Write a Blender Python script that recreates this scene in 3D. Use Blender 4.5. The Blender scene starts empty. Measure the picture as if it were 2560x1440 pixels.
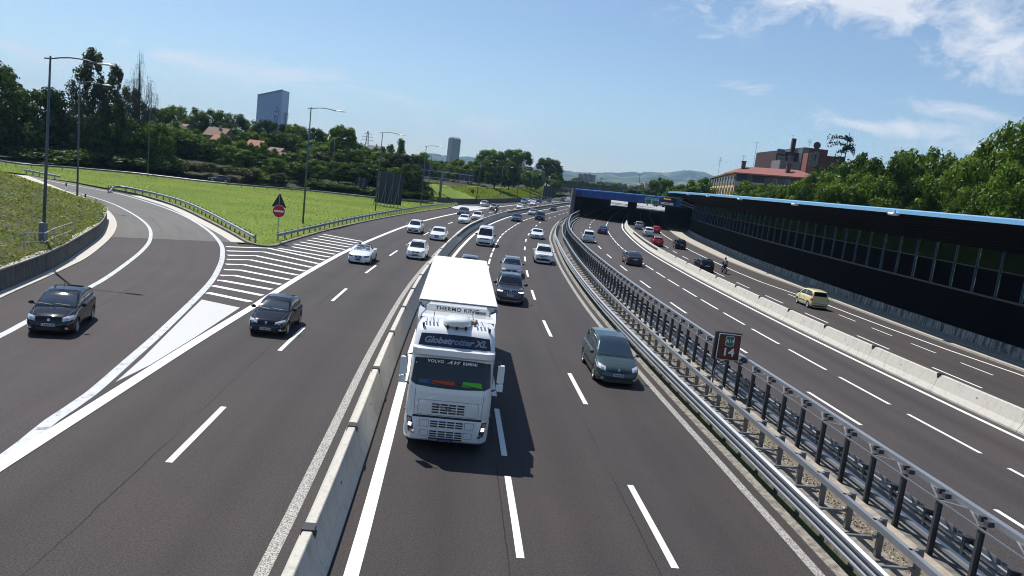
import bpy, bmesh, math, random
import numpy as np
from mathutils import Vector, Matrix
from mathutils.bvhtree import BVHTree
random.seed(7); rng = np.random.default_rng(7)
SC = bpy.context.scene; COL = SC.collection
rad = math.radians

# ---------------------------------------------------------------- camera, sky, sun
FPX, PITCH, ROLL, CAMH = 1880.8, rad(8.33), rad(6.89), 8.19
cam_d = bpy.data.cameras.new("camera"); cam = bpy.data.objects.new("camera", cam_d); COL.objects.link(cam)
cam_d.lens = 36*FPX/2560; cam_d.sensor_width = 36; cam_d.clip_start = .1; cam_d.clip_end = 30000
fw = Vector((0, math.cos(PITCH), -math.sin(PITCH))); up0 = Vector((0, math.sin(PITCH), math.cos(PITCH))); rt0 = Vector((1, 0, 0))
c_, s_ = math.cos(ROLL), math.sin(ROLL)
crt = c_*rt0 + s_*up0; cup = -s_*rt0 + c_*up0
cam.matrix_world = Matrix(((crt.x, cup.x, -fw.x, 0), (crt.y, cup.y, -fw.y, 0), (crt.z, cup.z, -fw.z, CAMH), (0, 0, 0, 1)))
SC.camera = cam
SC.view_settings.view_transform = 'Standard'; SC.view_settings.look = 'None'
SC.view_settings.exposure = 0.30; SC.view_settings.gamma = 1
try: SC.view_settings.use_curve_mapping = False
except Exception: pass
SC.cycles.max_bounces = 6; SC.cycles.diffuse_bounces = 2; SC.cycles.glossy_bounces = 3; SC.cycles.transparent_max_bounces = 12
SC.cycles.volume_bounces = 0; SC.cycles.pixel_filter_type = 'BLACKMAN_HARRIS'; SC.cycles.filter_width = 1.05

def ray(px, py):
    x = (px-1280)/FPX; y = -(py-720)/FPX
    X = x*c_-y*s_; Y = x*s_+y*c_
    cp, sp = math.cos(PITCH), math.sin(PITCH)
    return np.array([X, cp+Y*sp, -sp+Y*cp])
def G(px, py, z=0.):
    "point at height z that the photograph shows at px, py"
    d = ray(px, py); t = (z-CAMH)/d[2]; return np.array([d[0]*t, d[1]*t, z])
def A(px, py, Y):
    "point at distance Y that the photograph shows at px, py"
    d = ray(px, py); t = Y/d[1]; return np.array([d[0]*t, Y, CAMH+d[2]*t])

SUN = Vector((-.359, .401, .843)).normalized()
sun_el = math.asin(SUN.z); sun_az = math.atan2(SUN.x, SUN.y)
sd = bpy.data.lights.new("sun", 'SUN'); sd.energy = 5.0; sd.angle = rad(.5); sd.color = (1, .96, .9)
so_ = bpy.data.objects.new("sun", sd); COL.objects.link(so_); so_.location = (0, 0, 80)
so_.rotation_euler = SUN.to_track_quat('Z', 'Y').to_euler()

W = bpy.data.worlds.new("World"); SC.world = W; W.use_nodes = True
nt = W.node_tree; nt.nodes.clear()
class NT:
    "tiny helper for building node trees"
    def __init__(s, t): s.t = t
    def n(s, typ, ins=None, **kw):
        nd = s.t.nodes.new(typ)
        for k, v in kw.items(): setattr(nd, k, v)
        for k, v in (ins or {}).items():
            i = nd.inputs[k]
            if hasattr(v, 'is_output') or isinstance(v, bpy.types.NodeSocket): s.t.links.new(v, i)
            else: i.default_value = v
        return nd
    def math(s, op, a, b=None, clamp=False):
        nd = s.t.nodes.new('ShaderNodeMath'); nd.operation = op; nd.use_clamp = clamp
        for i, v in enumerate((a, b)):
            if v is None: continue
            if isinstance(v, bpy.types.NodeSocket): s.t.links.new(v, nd.inputs[i])
            else: nd.inputs[i].default_value = v
        return nd.outputs[0]
    def link(s, a, b): s.t.links.new(a, b)
    def mix(s, fac, a, b):
        nd = s.t.nodes.new('ShaderNodeMix'); nd.data_type = 'RGBA'
        for i, v in ((0, fac), (6, a), (7, b)):
            if isinstance(v, bpy.types.NodeSocket): s.t.links.new(v, nd.inputs[i])
            else: nd.inputs[i].default_value = v if not isinstance(v, tuple) or len(v) == 4 else (*v, 1)
        return nd.outputs[2]
    def ramp(s, fac, stops):
        nd = s.t.nodes.new('ShaderNodeValToRGB'); el = nd.color_ramp.elements
        while len(el) < len(stops): el.new(.5)
        for e, (p, c) in zip(el, stops):
            e.position = p; e.color = (c, c, c, 1) if not isinstance(c, tuple) else (*c, 1)
        if isinstance(fac, bpy.types.NodeSocket): s.t.links.new(fac, nd.inputs[0])
        return nd.outputs[0]
N_ = NT(nt)
sky = N_.n('ShaderNodeTexSky'); sky.sky_type = 'NISHITA'; sky.sun_disc = False
sky.sun_elevation = sun_el; sky.sun_rotation = sun_az; sky.altitude = 60; sky.air_density = 1.0; sky.dust_density = .3; sky.ozone_density = 2.2
tc = N_.n('ShaderNodeTexCoord')
sep = N_.n('ShaderNodeSeparateXYZ', {0: tc.outputs['Generated']})
az = N_.math('ARCTAN2', sep.outputs[0], sep.outputs[1]); el = N_.math('ARCSINE', sep.outputs[2])
def dir_of(px, py):
    d = ray(px, py); d = d/np.linalg.norm(d); return math.atan2(d[0], d[1]), math.asin(d[2])
# thin streaks of cloud: stretched noise over azimuth / elevation, gathered where the clouds hang
cmb = N_.n('ShaderNodeCombineXYZ', {0: az, 1: el, 2: 0.})
mp = N_.n('ShaderNodeMapping', {'Vector': cmb.outputs[0], 'Rotation': (0, 0, rad(-2)), 'Scale': (5.5, 24, 1)})
nz = N_.n('ShaderNodeTexNoise', {'Vector': mp.outputs[0], 'Scale': 1.3, 'Detail': 11., 'Roughness': .66, 'Distortion': .6})
mp2 = N_.n('ShaderNodeMapping', {'Vector': cmb.outputs[0], 'Scale': (9, 15, 1)})
nz2 = N_.n('ShaderNodeTexNoise', {'Vector': mp2.outputs[0], 'Scale': 1.5, 'Detail': 12., 'Roughness': .66, 'Distortion': .45})
total = None
CL = [ # px, py, half width, half height (photo px), tilt deg, strength, streaky
 (2350, -10, 560, 75, 5, 1.1, 0), (2540, 100, 170, 140, 20, 1.05, 0), (2460, 190, 130, 60, 10, .7, 0), (2430, 275, 150, 30, 10, .62, 0), (1880, 225, 80, 20, 5, .62, 1),
 (2200, 315, 165, 24, 7, .95, 0), (2020, 303, 110, 15, 3, .65, 1), (1790, 94, 62, 15, 2, .9, 1), (590, 170, 260, 34, 9, 1.15, 1),
 (180, 140, 190, 26, 8, .7, 1), (800, 244, 120, 20, 8, .75, 1), (1150, 325, 330, 42, 7, .75, 1), (1260, 300, 90, 18, 6, .6, 1), (1060, 255, 170, 16, 8, .45, 1),
 (2430, 380, 120, 26, 6, .6, 0), (1900, 262, 60, 12, 3, .45, 1), (1400, 300, 80, 12, 5, .4, 1), (1990, 345, 50, 12, 3, .5, 0)]
for px, py, hw, hh, tilt, st, streak in CL:
    a0, e0 = dir_of(px, py); th = ROLL - rad(tilt)
    dx = N_.math('SUBTRACT', az, a0); dy = N_.math('SUBTRACT', el, e0)
    ct, sn = math.cos(th), math.sin(th)
    u = N_.math('ADD', N_.math('MULTIPLY', dx, ct*FPX/hw), N_.math('MULTIPLY', dy, sn*FPX/hw))
    v = N_.math('ADD', N_.math('MULTIPLY', dx, -sn*FPX/hh), N_.math('MULTIPLY', dy, ct*FPX/hh))
    r2 = N_.math('ADD', N_.math('MULTIPLY', u, u), N_.math('MULTIPLY', v, v))
    g = N_.math('EXPONENT', N_.math('MULTIPLY', r2, -1.1))
    nf = (nz if streak else nz2).outputs[0]
    m = N_.math('MULTIPLY', g, st)
    m = N_.math('MULTIPLY', N_.math('SUBTRACT', N_.math('ADD', N_.math('MULTIPLY', m, .55), N_.math('MULTIPLY', N_.math('SUBTRACT', nf, .5), 2.3)), .20), 2.0, True)
    m = N_.math('MULTIPLY', m, N_.math('MULTIPLY', g, 3.0, True), True)
    total = m if total is None else N_.math('MAXIMUM', total, m)
total = N_.math('MULTIPLY', total, .86)
skyc = N_.n('ShaderNodeHueSaturation', {'Color': sky.outputs[0], 'Saturation': .95, 'Value': 1.12})
tn_ = N_.n('ShaderNodeMix'); tn_.data_type = 'RGBA'; tn_.blend_type = 'MULTIPLY'; tn_.inputs[0].default_value = 1; N_.link(skyc.outputs[0], tn_.inputs[6]); tn_.inputs[7].default_value = (1.0, 1.08, 1.13, 1)
col = N_.mix(total, tn_.outputs[2], (9.6, 9.8, 10.4))
bg = N_.n('ShaderNodeBackground', {'Color': col, 'Strength': .076})
wo = N_.n('ShaderNodeOutputWorld', {'Surface': bg.outputs[0]})

# ---------------------------------------------------------------- the road's own frame: s metres along it, o metres to its right
M_ = [(3.1,-20),(2.2,-6),(1.7,4),(1.3,10),(.9,15.4),(.38,21.4),(-.62,33),(-1.7,49),(-2.3,65),(-2.55,80),(-2.45,100),(-1.85,115),(-.3,137),(1.9,160),(5.6,186),(10.6,220),(17,262),(24,306),(33,358),(44,420),(60,500),(88,620),(130,780),(190,1000)]
def catmull(P, step=1.):
    P = np.array(P, float); Q = np.vstack([2*P[0]-P[1], P, 2*P[-1]-P[-2]]); out = []
    for i in range(1, len(Q)-2):
        n = max(2, int(np.linalg.norm(Q[i+1]-Q[i])/step))
        for k in range(n):
            t = k/n; a, b, c, d = Q[i-1:i+3]
            out.append(.5*((2*b)+(c-a)*t+(2*a-5*b+4*c-d)*t*t+(3*b-a-3*c+d)*t**3))
    out.append(P[-1]); return np.array(out)
MC = catmull(M_, 1.); MT = np.gradient(MC, axis=0); MT /= np.linalg.norm(MT, axis=1)[:, None]
MS = np.r_[0, np.cumsum(np.linalg.norm(np.diff(MC, axis=0), axis=1))]
MS -= np.interp(4, MC[:, 1], MS)
def RT(s): 
    t = np.array([np.interp(s, MS, MT[:, 0]), np.interp(s, MS, MT[:, 1])]); return t/np.linalg.norm(t)
def R(s, o, z=0.):
    t = RT(s); return np.array([np.interp(s, MS, MC[:, 0])+t[1]*o, np.interp(s, MS, MC[:, 1])-t[0]*o, z])
def I(pts): 
    xs, ys = zip(*pts); return lambda s: float(np.interp(s, xs, ys))
dR = I([(-25,14.5),(23,14.35),(47,14.1),(67,13.85),(85,13.6),(105,13.4),(148,13.),(166,12.7),(190,12.3),(400,12.)])
oT3 = I([(-25,7.),(94,7.),(110,6.7),(145,6.3),(190,5.6),(400,5.3)])
oT2 = I([(-25,3.52),(106,3.5),(136,3.26),(166,2.95),(225,2.6),(400,2.4)])
oT0 = I([(-25,-3.5),(98,-3.5),(118,-3.7),(155,-3.8),(400,-4.)])
oL1 = I([(-25,-8.75),(89,-8.85),(125,-9.15),(158,-9.2),(200,-9.6),(400,-10.)])
oL2 = I([(-25,-12.3),(14,-12.3),(36,-12.15),(60,-12.6),(100,-12.75),(140,-12.8),(184,-13.6),(242,-13.9),(400,-14.)])
oJ = I([(-25,-4.36),(60,-4.42),(120,-4.75),(160,-4.85),(400,-5.)])
oQ3 = I([(-25,32.5),(38,31.6),(44,31.1),(52,30.75),(62,30.5),(68,29.9),(76,29.),(84,28.75),(101,28.75),(118,28.4),(166,27.8),(200,27.3),(400,27.)])
oK = I([(-25,32.7),(75,32.5),(86,31.9),(106,31.4),(154,30.7),(180,30.3),(400,29.8)])
oW = I([(-25,35.5),(130,35.5),(166,34.9),(185,34.6),(400,33.5)])
ZR = .3   # the right-hand carriageway lies a step higher

# ---------------------------------------------------------------- materials
MATS = {}
def principled(name, color, rough=.6, metal=0., coat=0., emit=None, spec=.5):
    m = bpy.data.materials.new(name); m.use_nodes = True; t = NT(m.node_tree)
    b = m.node_tree.nodes['Principled BSDF']
    b.inputs['Base Color'].default_value = (*color, 1); b.inputs['Roughness'].default_value = rough; b.inputs['Metallic'].default_value = metal
    b.inputs['Coat Weight'].default_value = coat; b.inputs['Coat Roughness'].default_value = .03; b.inputs['Specular IOR Level'].default_value = spec
    if emit: b.inputs['Emission Color'].default_value = (*emit[0], 1); b.inputs['Emission Strength'].default_value = emit[1]
    return m, t, b
def mat(name, color, rough=.6, metal=0., coat=0., var=0., vscale=3., spec=.5, bump=0., emit=None, detail=5., stretch=None, tint=None):
    "plain material whose colour wanders with noise in the object's own space"
    if name in MATS: return MATS[name]
    m, t, b = principled(name, color, rough, metal, coat, emit, spec)
    if var or bump:
        c = t.n('ShaderNodeTexCoord'); v = c.outputs['Object']
        if stretch: v = t.n('ShaderNodeMapping', {'Vector': v, 'Scale': stretch}).outputs[0]
        nz = t.n('ShaderNodeTexNoise', {'Vector': v, 'Scale': vscale, 'Detail': detail, 'Roughness': .62})
        if var:
            f = t.ramp(nz.outputs[0], [(.3, 0.), (.7, 1.)])
            dk = tuple(x*(1-var) for x in color); lt = tint if tint else tuple(min(1, x*(1+var*.8)) for x in color)
            t.link(t.mix(f, dk, lt), b.inputs['Base Color'])
        if bump:
            bp = t.n('ShaderNodeBump', {'Height': nz.outputs[0], 'Strength': bump, 'Distance': .05}); t.link(bp.outputs[0], b.inputs['Normal'])
    MATS[name] = m; return m

def asphalt(name, base, brown, lanes=(), cracks=()):
    m, t, b = principled(name, base, .8, spec=.28)
    c = t.n('ShaderNodeTexCoord'); uv = t.n('ShaderNodeUVMap').outputs[0]
    sp = t.n('ShaderNodeSeparateXYZ', {0: uv})
    fine = t.n('ShaderNodeTexNoise', {'Vector': c.outputs['Object'], 'Scale': 24., 'Detail': 3., 'Roughness': .8}).outputs[0]
    grit = t.n('ShaderNodeTexVoronoi', {'Vector': c.outputs['Object'], 'Scale': 22.}).outputs['Distance']
    big = t.n('ShaderNodeTexNoise', {'Vector': c.outputs['Object'], 'Scale': .16, 'Detail': 4., 'Roughness': .55}).outputs[0]
    st = t.n('ShaderNodeMapping', {'Vector': uv, 'Scale': (1.25, .035, 1)})
    streak = t.n('ShaderNodeTexNoise', {'Vector': st.outputs[0], 'Scale': 1., 'Detail': 5., 'Roughness': .6}).outputs[0]
    col = t.mix(t.ramp(big, [(.35, 0.), (.65, 1.)]), base, brown)
    val = t.math('ADD', t.math('MULTIPLY', t.ramp(fine, [(.40, 0.), (.60, 1.)]), .95), t.math('MULTIPLY', t.ramp(streak, [(.3, 0.), (.72, 1.)]), .34))
    val = t.math('ADD', val, t.math('MULTIPLY', t.ramp(grit, [(.15, 0.), (.55, 1.)]), .45))
    val = t.math('ADD', val, .40)
    # worn wheel tracks and the oil line: bands of the lane cross-section
    for (o0, wd, amt) in lanes:
        d = t.math('DIVIDE', t.math('ABSOLUTE', t.math('SUBTRACT', sp.outputs[0], o0)), wd)
        band = t.math('SUBTRACT', 1., d, True)
        band = t.math('MULTIPLY', band, t.ramp(streak, [(.3, .2), (.7, 1.)]))
        val = t.math('MULTIPLY', val, t.math('SUBTRACT', 1., t.math('MULTIPLY', band, amt)))
    wob = t.n('ShaderNodeTexNoise', {'Vector': t.n('ShaderNodeMapping', {'Vector': uv, 'Scale': (0, .5, 1)}).outputs[0], 'Scale': 1., 'Detail': 9., 'Roughness': .85}).outputs[0]
    brk = t.n('ShaderNodeTexNoise', {'Vector': t.n('ShaderNodeMapping', {'Vector': uv, 'Scale': (0, .12, 1)}).outputs[0], 'Scale': 1., 'Detail': 2.}).outputs[0]
    for (o0, wd, amp) in cracks:
        x = t.math('ADD', sp.outputs[0], t.math('MULTIPLY', t.math('SUBTRACT', wob, .5), amp))
        d = t.math('ABSOLUTE', t.math('SUBTRACT', x, o0))
        ln = t.math('SUBTRACT', 1., t.math('DIVIDE', d, wd), True)
        ln = t.math('MULTIPLY', t.ramp(ln, [(0., 0.), (.5, 1.)]), t.ramp(brk, [(.42, 0.), (.56, .85)]))
        val = t.math('MULTIPLY', val, t.math('SUBTRACT', 1., ln))
    mul = t.n('ShaderNodeMix'); mul.data_type = 'RGBA'; mul.blend_type = 'MULTIPLY'; mul.inputs[0].default_value = 1
    t.link(col, mul.inputs[6]); t.link(t.n('ShaderNodeCombineXYZ', {0: val, 1: val, 2: val}).outputs[0], mul.inputs[7])
    t.link(mul.outputs[2], b.inputs['Base Color'])
    bp = t.n('ShaderNodeBump', {'Height': fine, 'Strength': .35, 'Distance': .02}); t.link(bp.outputs[0], b.inputs['Normal'])
    return m
def paint_mat(name, color, wear=.3, scale=3.2):
    "road paint with worn flecks where the asphalt shows"
    m, t, b = principled(name, color, .6, spec=.3)
    c = t.n('ShaderNodeTexCoord')
    nz = t.n('ShaderNodeTexNoise', {'Vector': c.outputs['Object'], 'Scale': scale, 'Detail': 9., 'Roughness': .72}).outputs[0]
    n2 = t.n('ShaderNodeTexNoise', {'Vector': c.outputs['Object'], 'Scale': 30., 'Detail': 3., 'Roughness': .7}).outputs[0]
    f = t.math('ADD', t.math('MULTIPLY', nz, .7), t.math('MULTIPLY', n2, .3))
    f = t.ramp(f, [(.28+wear*.33, 1.), (.36+wear*.36, 0.)])
    t.link(t.mix(f, color, (.1, .095, .095)), b.inputs['Base Color'])
    return m

asph_T = asphalt('asphalt_main', (.027, .0238, .0236), (.034, .0275, .0262), [(-1.75,.8,.30),(1.75,.8,.26),(5.2,.8,.2),(-6.9,.8,.30),(-10.6,.8,.34)], [(-.28,.018,.12),(3.1,.016,.1),(-9.3,.026,.3),(-15.4,.02,.3)])
asph_R = asphalt('asphalt_right', (.036, .0318, .0318), (.042, .0345, .0335), [(12.6,.9,.2),(16.,.9,.34),(19.6,.8,.42),(24.,.9,.28),(27.6,.9,.24)], [(17.3,.018,.1),(24.4,.018,.1)])
asph_ramp = asphalt('asphalt_ramp', (.032, .0265, .0272), (.038, .030, .0295), [], [(4.5,.02,.5)])
asph_old = asphalt('asphalt_old', (.076, .073, .067), (.086, .082, .075), [], [(3.6,.03,.9)])
white = paint_mat('road_paint', (.74, .74, .72), .12); white_worn = paint_mat('road_paint_worn', (.44, .42, .38), .50, 30.); white_dull = paint_mat('road_paint_grey', (.5, .51, .53), .3, 2.2)
conc = mat('concrete', (.40, .375, .33), .85, var=.28, vscale=1.6, bump=.3, detail=8.)
def stained(name, base, dark, amt=(.5, .72)):
    m, t, b = principled(name, base, .85)
    c = t.n('ShaderNodeTexCoord').outputs['Object']
    v = t.n('ShaderNodeMapping', {'Vector': c, 'Scale': (2.2, 2.2, .35)}).outputs[0]
    a = t.n('ShaderNodeTexNoise', {'Vector': v, 'Scale': 1.8, 'Detail': 9., 'Roughness': .68}).outputs[0]
    g = t.n('ShaderNodeTexNoise', {'Vector': c, 'Scale': 14., 'Detail': 6., 'Roughness': .7}).outputs[0]
    f = t.ramp(a, [(amt[0], 0.), (amt[1], 1.)])
    col = t.mix(f, base, dark); col = t.mix(t.math('MULTIPLY', t.ramp(g, [(.45, 0.), (.75, 1.)]), .45), col, dark)
    t.link(col, b.inputs['Base Color'])
    bp = t.n('ShaderNodeBump', {'Height': g, 'Strength': .3, 'Distance': .02}); t.link(bp.outputs[0], b.inputs['Normal'])
    return m
conc_w = stained('weathered_concrete', (.52, .49, .43), (.28, .26, .22), (.5, .82)); conc_d = stained('dark_stained_concrete', (.13, .125, .12), (.04, .04, .04), (.4, .6))
galv = mat('galvanised_steel', (.36, .375, .40), .45, .7, var=.12, vscale=.8); galv_d = mat('dull_steel', (.2, .21, .23), .5, .6, var=.2, vscale=2.)
darksteel = mat('dark_steel', (.075, .078, .086), .5, .5); black = mat('black', (.012, .012, .013), .5); rubber = mat('rubber', (.02, .02, .021), .75)

# ---------------------------------------------------------------- mesh helpers
def put(o, parent=None, loc=None):
    COL.objects.link(o)
    if parent is not None: o.parent = parent
    if loc is not None: o.location = loc
    return o
def tag(o, label=None, cat=None, group=None, kind=None):
    if label: o['label'] = label
    if cat: o['category'] = cat
    if group: o['group'] = group
    if kind: o['kind'] = kind
    return o
def thing(name, label, cat, loc=(0, 0, 0), rz=0., group=None):
    o = bpy.data.objects.new(name, None); o.empty_display_size = .3; COL.objects.link(o)
    o.location = Vector([float(x) for x in loc]); o.rotation_euler = (0, 0, rz)
    return tag(o, label, cat, group)
class MB:
    def __init__(s): s.v = []; s.f = []; s.uv = None
    def add(s, vs, fs):
        n = len(s.v); s.v += [tuple(float(c) for c in v) for v in vs]; s.f += [tuple(i+n for i in f) for f in fs]; return s
    def box(s, c, d, rz=0., ry=0., rx=0.):
        m = Matrix.Rotation(rz, 3, 'Z') @ Matrix.Rotation(ry, 3, 'Y') @ Matrix.Rotation(rx, 3, 'X'); c = Vector([float(x) for x in c])
        vs = [c+m@Vector((x*d[0]/2, y*d[1]/2, z*d[2]/2)) for x in (-1, 1) for y in (-1, 1) for z in (-1, 1)]
        return s.add(vs, [(0, 1, 3, 2), (4, 6, 7, 5), (0, 4, 5, 1), (2, 3, 7, 6), (0, 2, 6, 4), (1, 5, 7, 3)])
    def beam(s, a, b, w, h=None):
        "square bar from a to b"
        a = Vector([float(x) for x in a]); b = Vector([float(x) for x in b]); h = h or w; d = (b-a)
        if d.length < 1e-6: return s
        q = d.to_track_quat('X', 'Z').to_matrix(); L = d.length; c = (a+b)/2
        vs = [c+q@Vector((x*L/2, y*w/2, z*h/2)) for x in (-1, 1) for y in (-1, 1) for z in (-1, 1)]
        return s.add(vs, [(0, 1, 3, 2), (4, 6, 7, 5), (0, 4, 5, 1), (2, 3, 7, 6), (0, 2, 6, 4), (1, 5, 7, 3)])
    def tube(s, pts, r, n=8, caps=True):
        pts = [Vector([float(x) for x in p]) for p in pts]; rs = r if isinstance(r, (list, tuple)) else [r]*len(pts); rings = []
        ref = Vector((0, 0, 1))
        for i, p in enumerate(pts):
            d = (pts[min(i+1, len(pts)-1)]-pts[max(i-1, 0)]).normalized()
            if abs(d.dot(ref)) > .95: ref = Vector((1, 0, 0))
            x = d.cross(ref).normalized(); y = x.cross(d).normalized()
            if i and x.dot(px_) < 0: x, y = -x, -y
            px_ = x
            rings.append([p+(x*math.cos(2*math.pi*k/n)+y*math.sin(2*math.pi*k/n))*rs[i] for k in range(n)])
        b = len(s.v); s.v += [tuple(v) for rg in rings for v in rg]
        for i in range(len(rings)-1):
            for k in range(n):
                k2 = (k+1) % n; s.f.append((b+i*n+k, b+i*n+k2, b+(i+1)*n+k2, b+(i+1)*n+k))
        if caps: s.f.append(tuple(b+k for k in range(n))[::-1]); s.f.append(tuple(b+(len(rings)-1)*n+k for k in range(n)))
        return s
    def loft(s, rings, closed=True, caps=True):
        n = len(rings[0]); b = len(s.v); s.v += [tuple(float(c) for c in v) for rg in rings for v in rg]
        for i in range(len(rings)-1):
            for k in range(n if closed else n-1):
                k2 = (k+1) % n; s.f.append((b+i*n+k, b+i*n+k2, b+(i+1)*n+k2, b+(i+1)*n+k))
        if caps and closed: s.f.append(tuple(b+k for k in range(n))[::-1]); s.f.append(tuple(b+(len(rings)-1)*n+k for k in range(n)))
        return s
    def sweep(s, S, fo, prof, closed=True, caps=True):
        "profile [(o, z)...] carried along the road frame at offset fo(s)"
        return s.loft([[R(q, fo(q)+o, z) for o, z in prof] for q in S], closed, caps)
    def sweepw(s, path, prof, closed=True, caps=True):
        "the same along a world polyline (n,2) or (n,3); o to the right of travel"
        P = np.array(path, float); T = np.gradient(P[:, :2], axis=0); T /= np.linalg.norm(T, axis=1)[:, None]+1e-9
        z0 = P[:, 2] if P.shape[1] > 2 else np.zeros(len(P))
        return s.loft([[(p[0]+t[1]*o, p[1]-t[0]*o, zz+z) for o, z in prof] for p, t, zz in zip(P, T, z0)], closed, caps)
    def build(s, name, m, parent=None, smooth=False, world=None, sharp=None):
        me = bpy.data.meshes.new(name); me.from_pydata(s.v, [], s.f); me.validate(); 
        for x in (m if isinstance(m, (list, tuple)) else [m]): me.materials.append(x)
        if smooth:
            me.polygons.foreach_set('use_smooth', [True]*len(me.polygons))
            if sharp: me.set_sharp_from_angle(angle=rad(sharp))
        me.update()
        o = bpy.data.objects.new(name, me); COL.objects.link(o)
        if parent is not None:
            o.parent = parent
            if world is None and (parent.location.length > 0 or parent.rotation_euler.z):
                o.matrix_parent_inverse = (Matrix.Translation(parent.location) @ parent.rotation_euler.to_matrix().to_4x4()).inverted()
            if world == 'child': pass
        return o
# build(..., parent) with vertices in world space; build(..., parent, world=False) with vertices in the thing's own space
def copy_tree(o, parent=None, loc=None, rz=None, scale=None, label=None, group=None):
    c = o.copy(); COL.objects.link(c)
    if parent is not None: c.parent = parent
    if loc is not None: c.location = Vector([float(x) for x in loc])
    if rz is not None: c.rotation_euler = (0, 0, rz)
    if scale is not None: c.scale = scale
    if label: c['label'] = label
    if group: c['group'] = group
    for ch in list(o.children): copy_tree(ch, c)
    return c
def smooth_px(L, z=0., step=1.):
    return catmull([G(x, y, z)[:2] for x, y in L], step)
def struct(name, mb, m, **k):
    o = mb.build(name, m, **k); o['kind'] = 'structure'; return o
def strip(name, S, fa, fb, z, m, kind='structure', nx=6):
    "road sheet between two offsets, with UV = (offset, s)"
    mb = MB(); rows = []; uvs = []
    for q in S:
        a, b = fa(q), fb(q); rows.append([R(q, a+(b-a)*k/nx, z) for k in range(nx+1)]); uvs.append([(a+(b-a)*k/nx, q) for k in range(nx+1)])
    mb.loft(rows, closed=False, caps=False)
    o = mb.build(name, m); flat = [u for r in uvs for u in r]
    ul = o.data.uv_layers.new(name='UVMap')
    for lp in o.data.loops: ul.data[lp.index].uv = flat[lp.vertex_index]
    if o.data.polygons[0].normal.z < 0: o.data.flip_normals()
    o['kind'] = kind; return o
def strip2(name, PA, PB, z, m, nx=6, kind='structure'):
    "sheet between two world polylines"
    n = max(len(PA), len(PB)); 
    def rs(P):
        P = np.array(P, float)[:, :2]; d = np.r_[0, np.cumsum(np.linalg.norm(np.diff(P, axis=0), axis=1))]; q = np.linspace(0, d[-1], n)
        return np.stack([np.interp(q, d, P[:, 0]), np.interp(q, d, P[:, 1])], 1), d[-1]
    a, la = rs(PA); b, lb = rs(PB); mb = MB(); flat = []; rows = []
    for i in range(n):
        rows.append([(*(a[i]+(b[i]-a[i])*k/nx), z) for k in range(nx+1)]); w = np.linalg.norm(b[i]-a[i]); flat += [(w*k/nx, la*i/(n-1)) for k in range(nx+1)]
    mb.loft(rows, closed=False, caps=False); o = mb.build(name, m)
    ul = o.data.uv_layers.new(name='UVMap')
    for lp in o.data.loops: ul.data[lp.index].uv = flat[lp.vertex_index]
    if o.data.polygons[0].normal.z < 0: o.data.flip_normals()
    o['kind'] = kind; return o
NTH = 'first second third fourth fifth sixth seventh eighth ninth tenth eleventh twelfth thirteenth fourteenth fifteenth sixteenth seventeenth eighteenth nineteenth twentieth'.split()
def nth(k): return NTH[k] if k < 20 else (['twenty', 'thirty', 'forty', 'fifty'][(k+1)//10-2]+'-'+NTH[(k+1) % 10-1] if (k+1) % 10 else ['thirtieth', 'fortieth', 'fiftieth'][(k+1)//10-3])
def frange(a, b, st): return list(np.linspace(a, b, max(2, int(round((b-a)/st))+1)))
# ---------------------------------------------------------------- ground, roads, paint
S_all = frange(-20, 190, 2)+frange(195, 560, 5); S_far = frange(560, 900, 10)[1:]
grass_ground = None
def ground_mat(name, k1, k2, k3, scale=.05, fine=1.2):
    cols = (k1, k2, k3)
    m, t, b = principled(name, cols[0], .9, spec=.2)
    c = t.n('ShaderNodeTexCoord').outputs['Object']
    a = t.n('ShaderNodeTexNoise', {'Vector': c, 'Scale': scale, 'Detail': 6., 'Roughness': .6}).outputs[0]
    g = t.n('ShaderNodeTexNoise', {'Vector': c, 'Scale': fine, 'Detail': 8., 'Roughness': .75}).outputs[0]
    col = t.mix(t.ramp(a, [(.4, 0.), (.6, 1.)]), cols[0], cols[1]); col = t.mix(t.ramp(g, [(.4, 0.), (.68, .8)]), col, cols[2])
    t.link(col, b.inputs['Base Color'])
    bp = t.n('ShaderNodeBump', {'Height': g, 'Strength': .6, 'Distance': .3}); t.link(bp.outputs[0], b.inputs['Normal'])
    return m
m_meadow = ground_mat('meadow', (.12, .20, .018), (.19, .24, .03), (.07, .13, .015), .09, 1.6)
m_slope = ground_mat('slope_soil', (.030, .036, .016), (.065, .065, .026), (.016, .022, .010), .12, .9)
m_country = ground_mat('country', (.05, .075, .03), (.09, .1, .045), (.03, .045, .02), .004, .03)
struct('ground', MB().add([(-9000, -600, -.12), (9000, -600, -.12), (9000, 9000, -.12), (-9000, 9000, -.12)], [(0, 1, 2, 3)]), m_country)

# left and middle carriageways lie on one sheet; the gore widens it to the left
oEdgeL = I([(-20, -17.), (40, -18.5), (64, -20.4), (81, -17.9), (107, -17.9), (158, -17.6), (190, -21.), (260, -19.), (400, -18.5), (560, -19.)])
strip('road', S_all, oEdgeL, lambda s: oT3(s)+.42, 0., asph_T, nx=12)
strip('road', [q for q in S_all if q < 395], lambda s: dR(s)-3.75, oK, ZR, asph_R, nx=10)
strip('road', [q for q in S_all if q >= 395]+S_far, lambda s: -19., lambda s: 36. if s > 430 else 6.1+(s-395)*.85, .02, mat('pale_far_asphalt', (.3, .3, .31), .8, var=.1, vscale=.1), nx=8)

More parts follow.
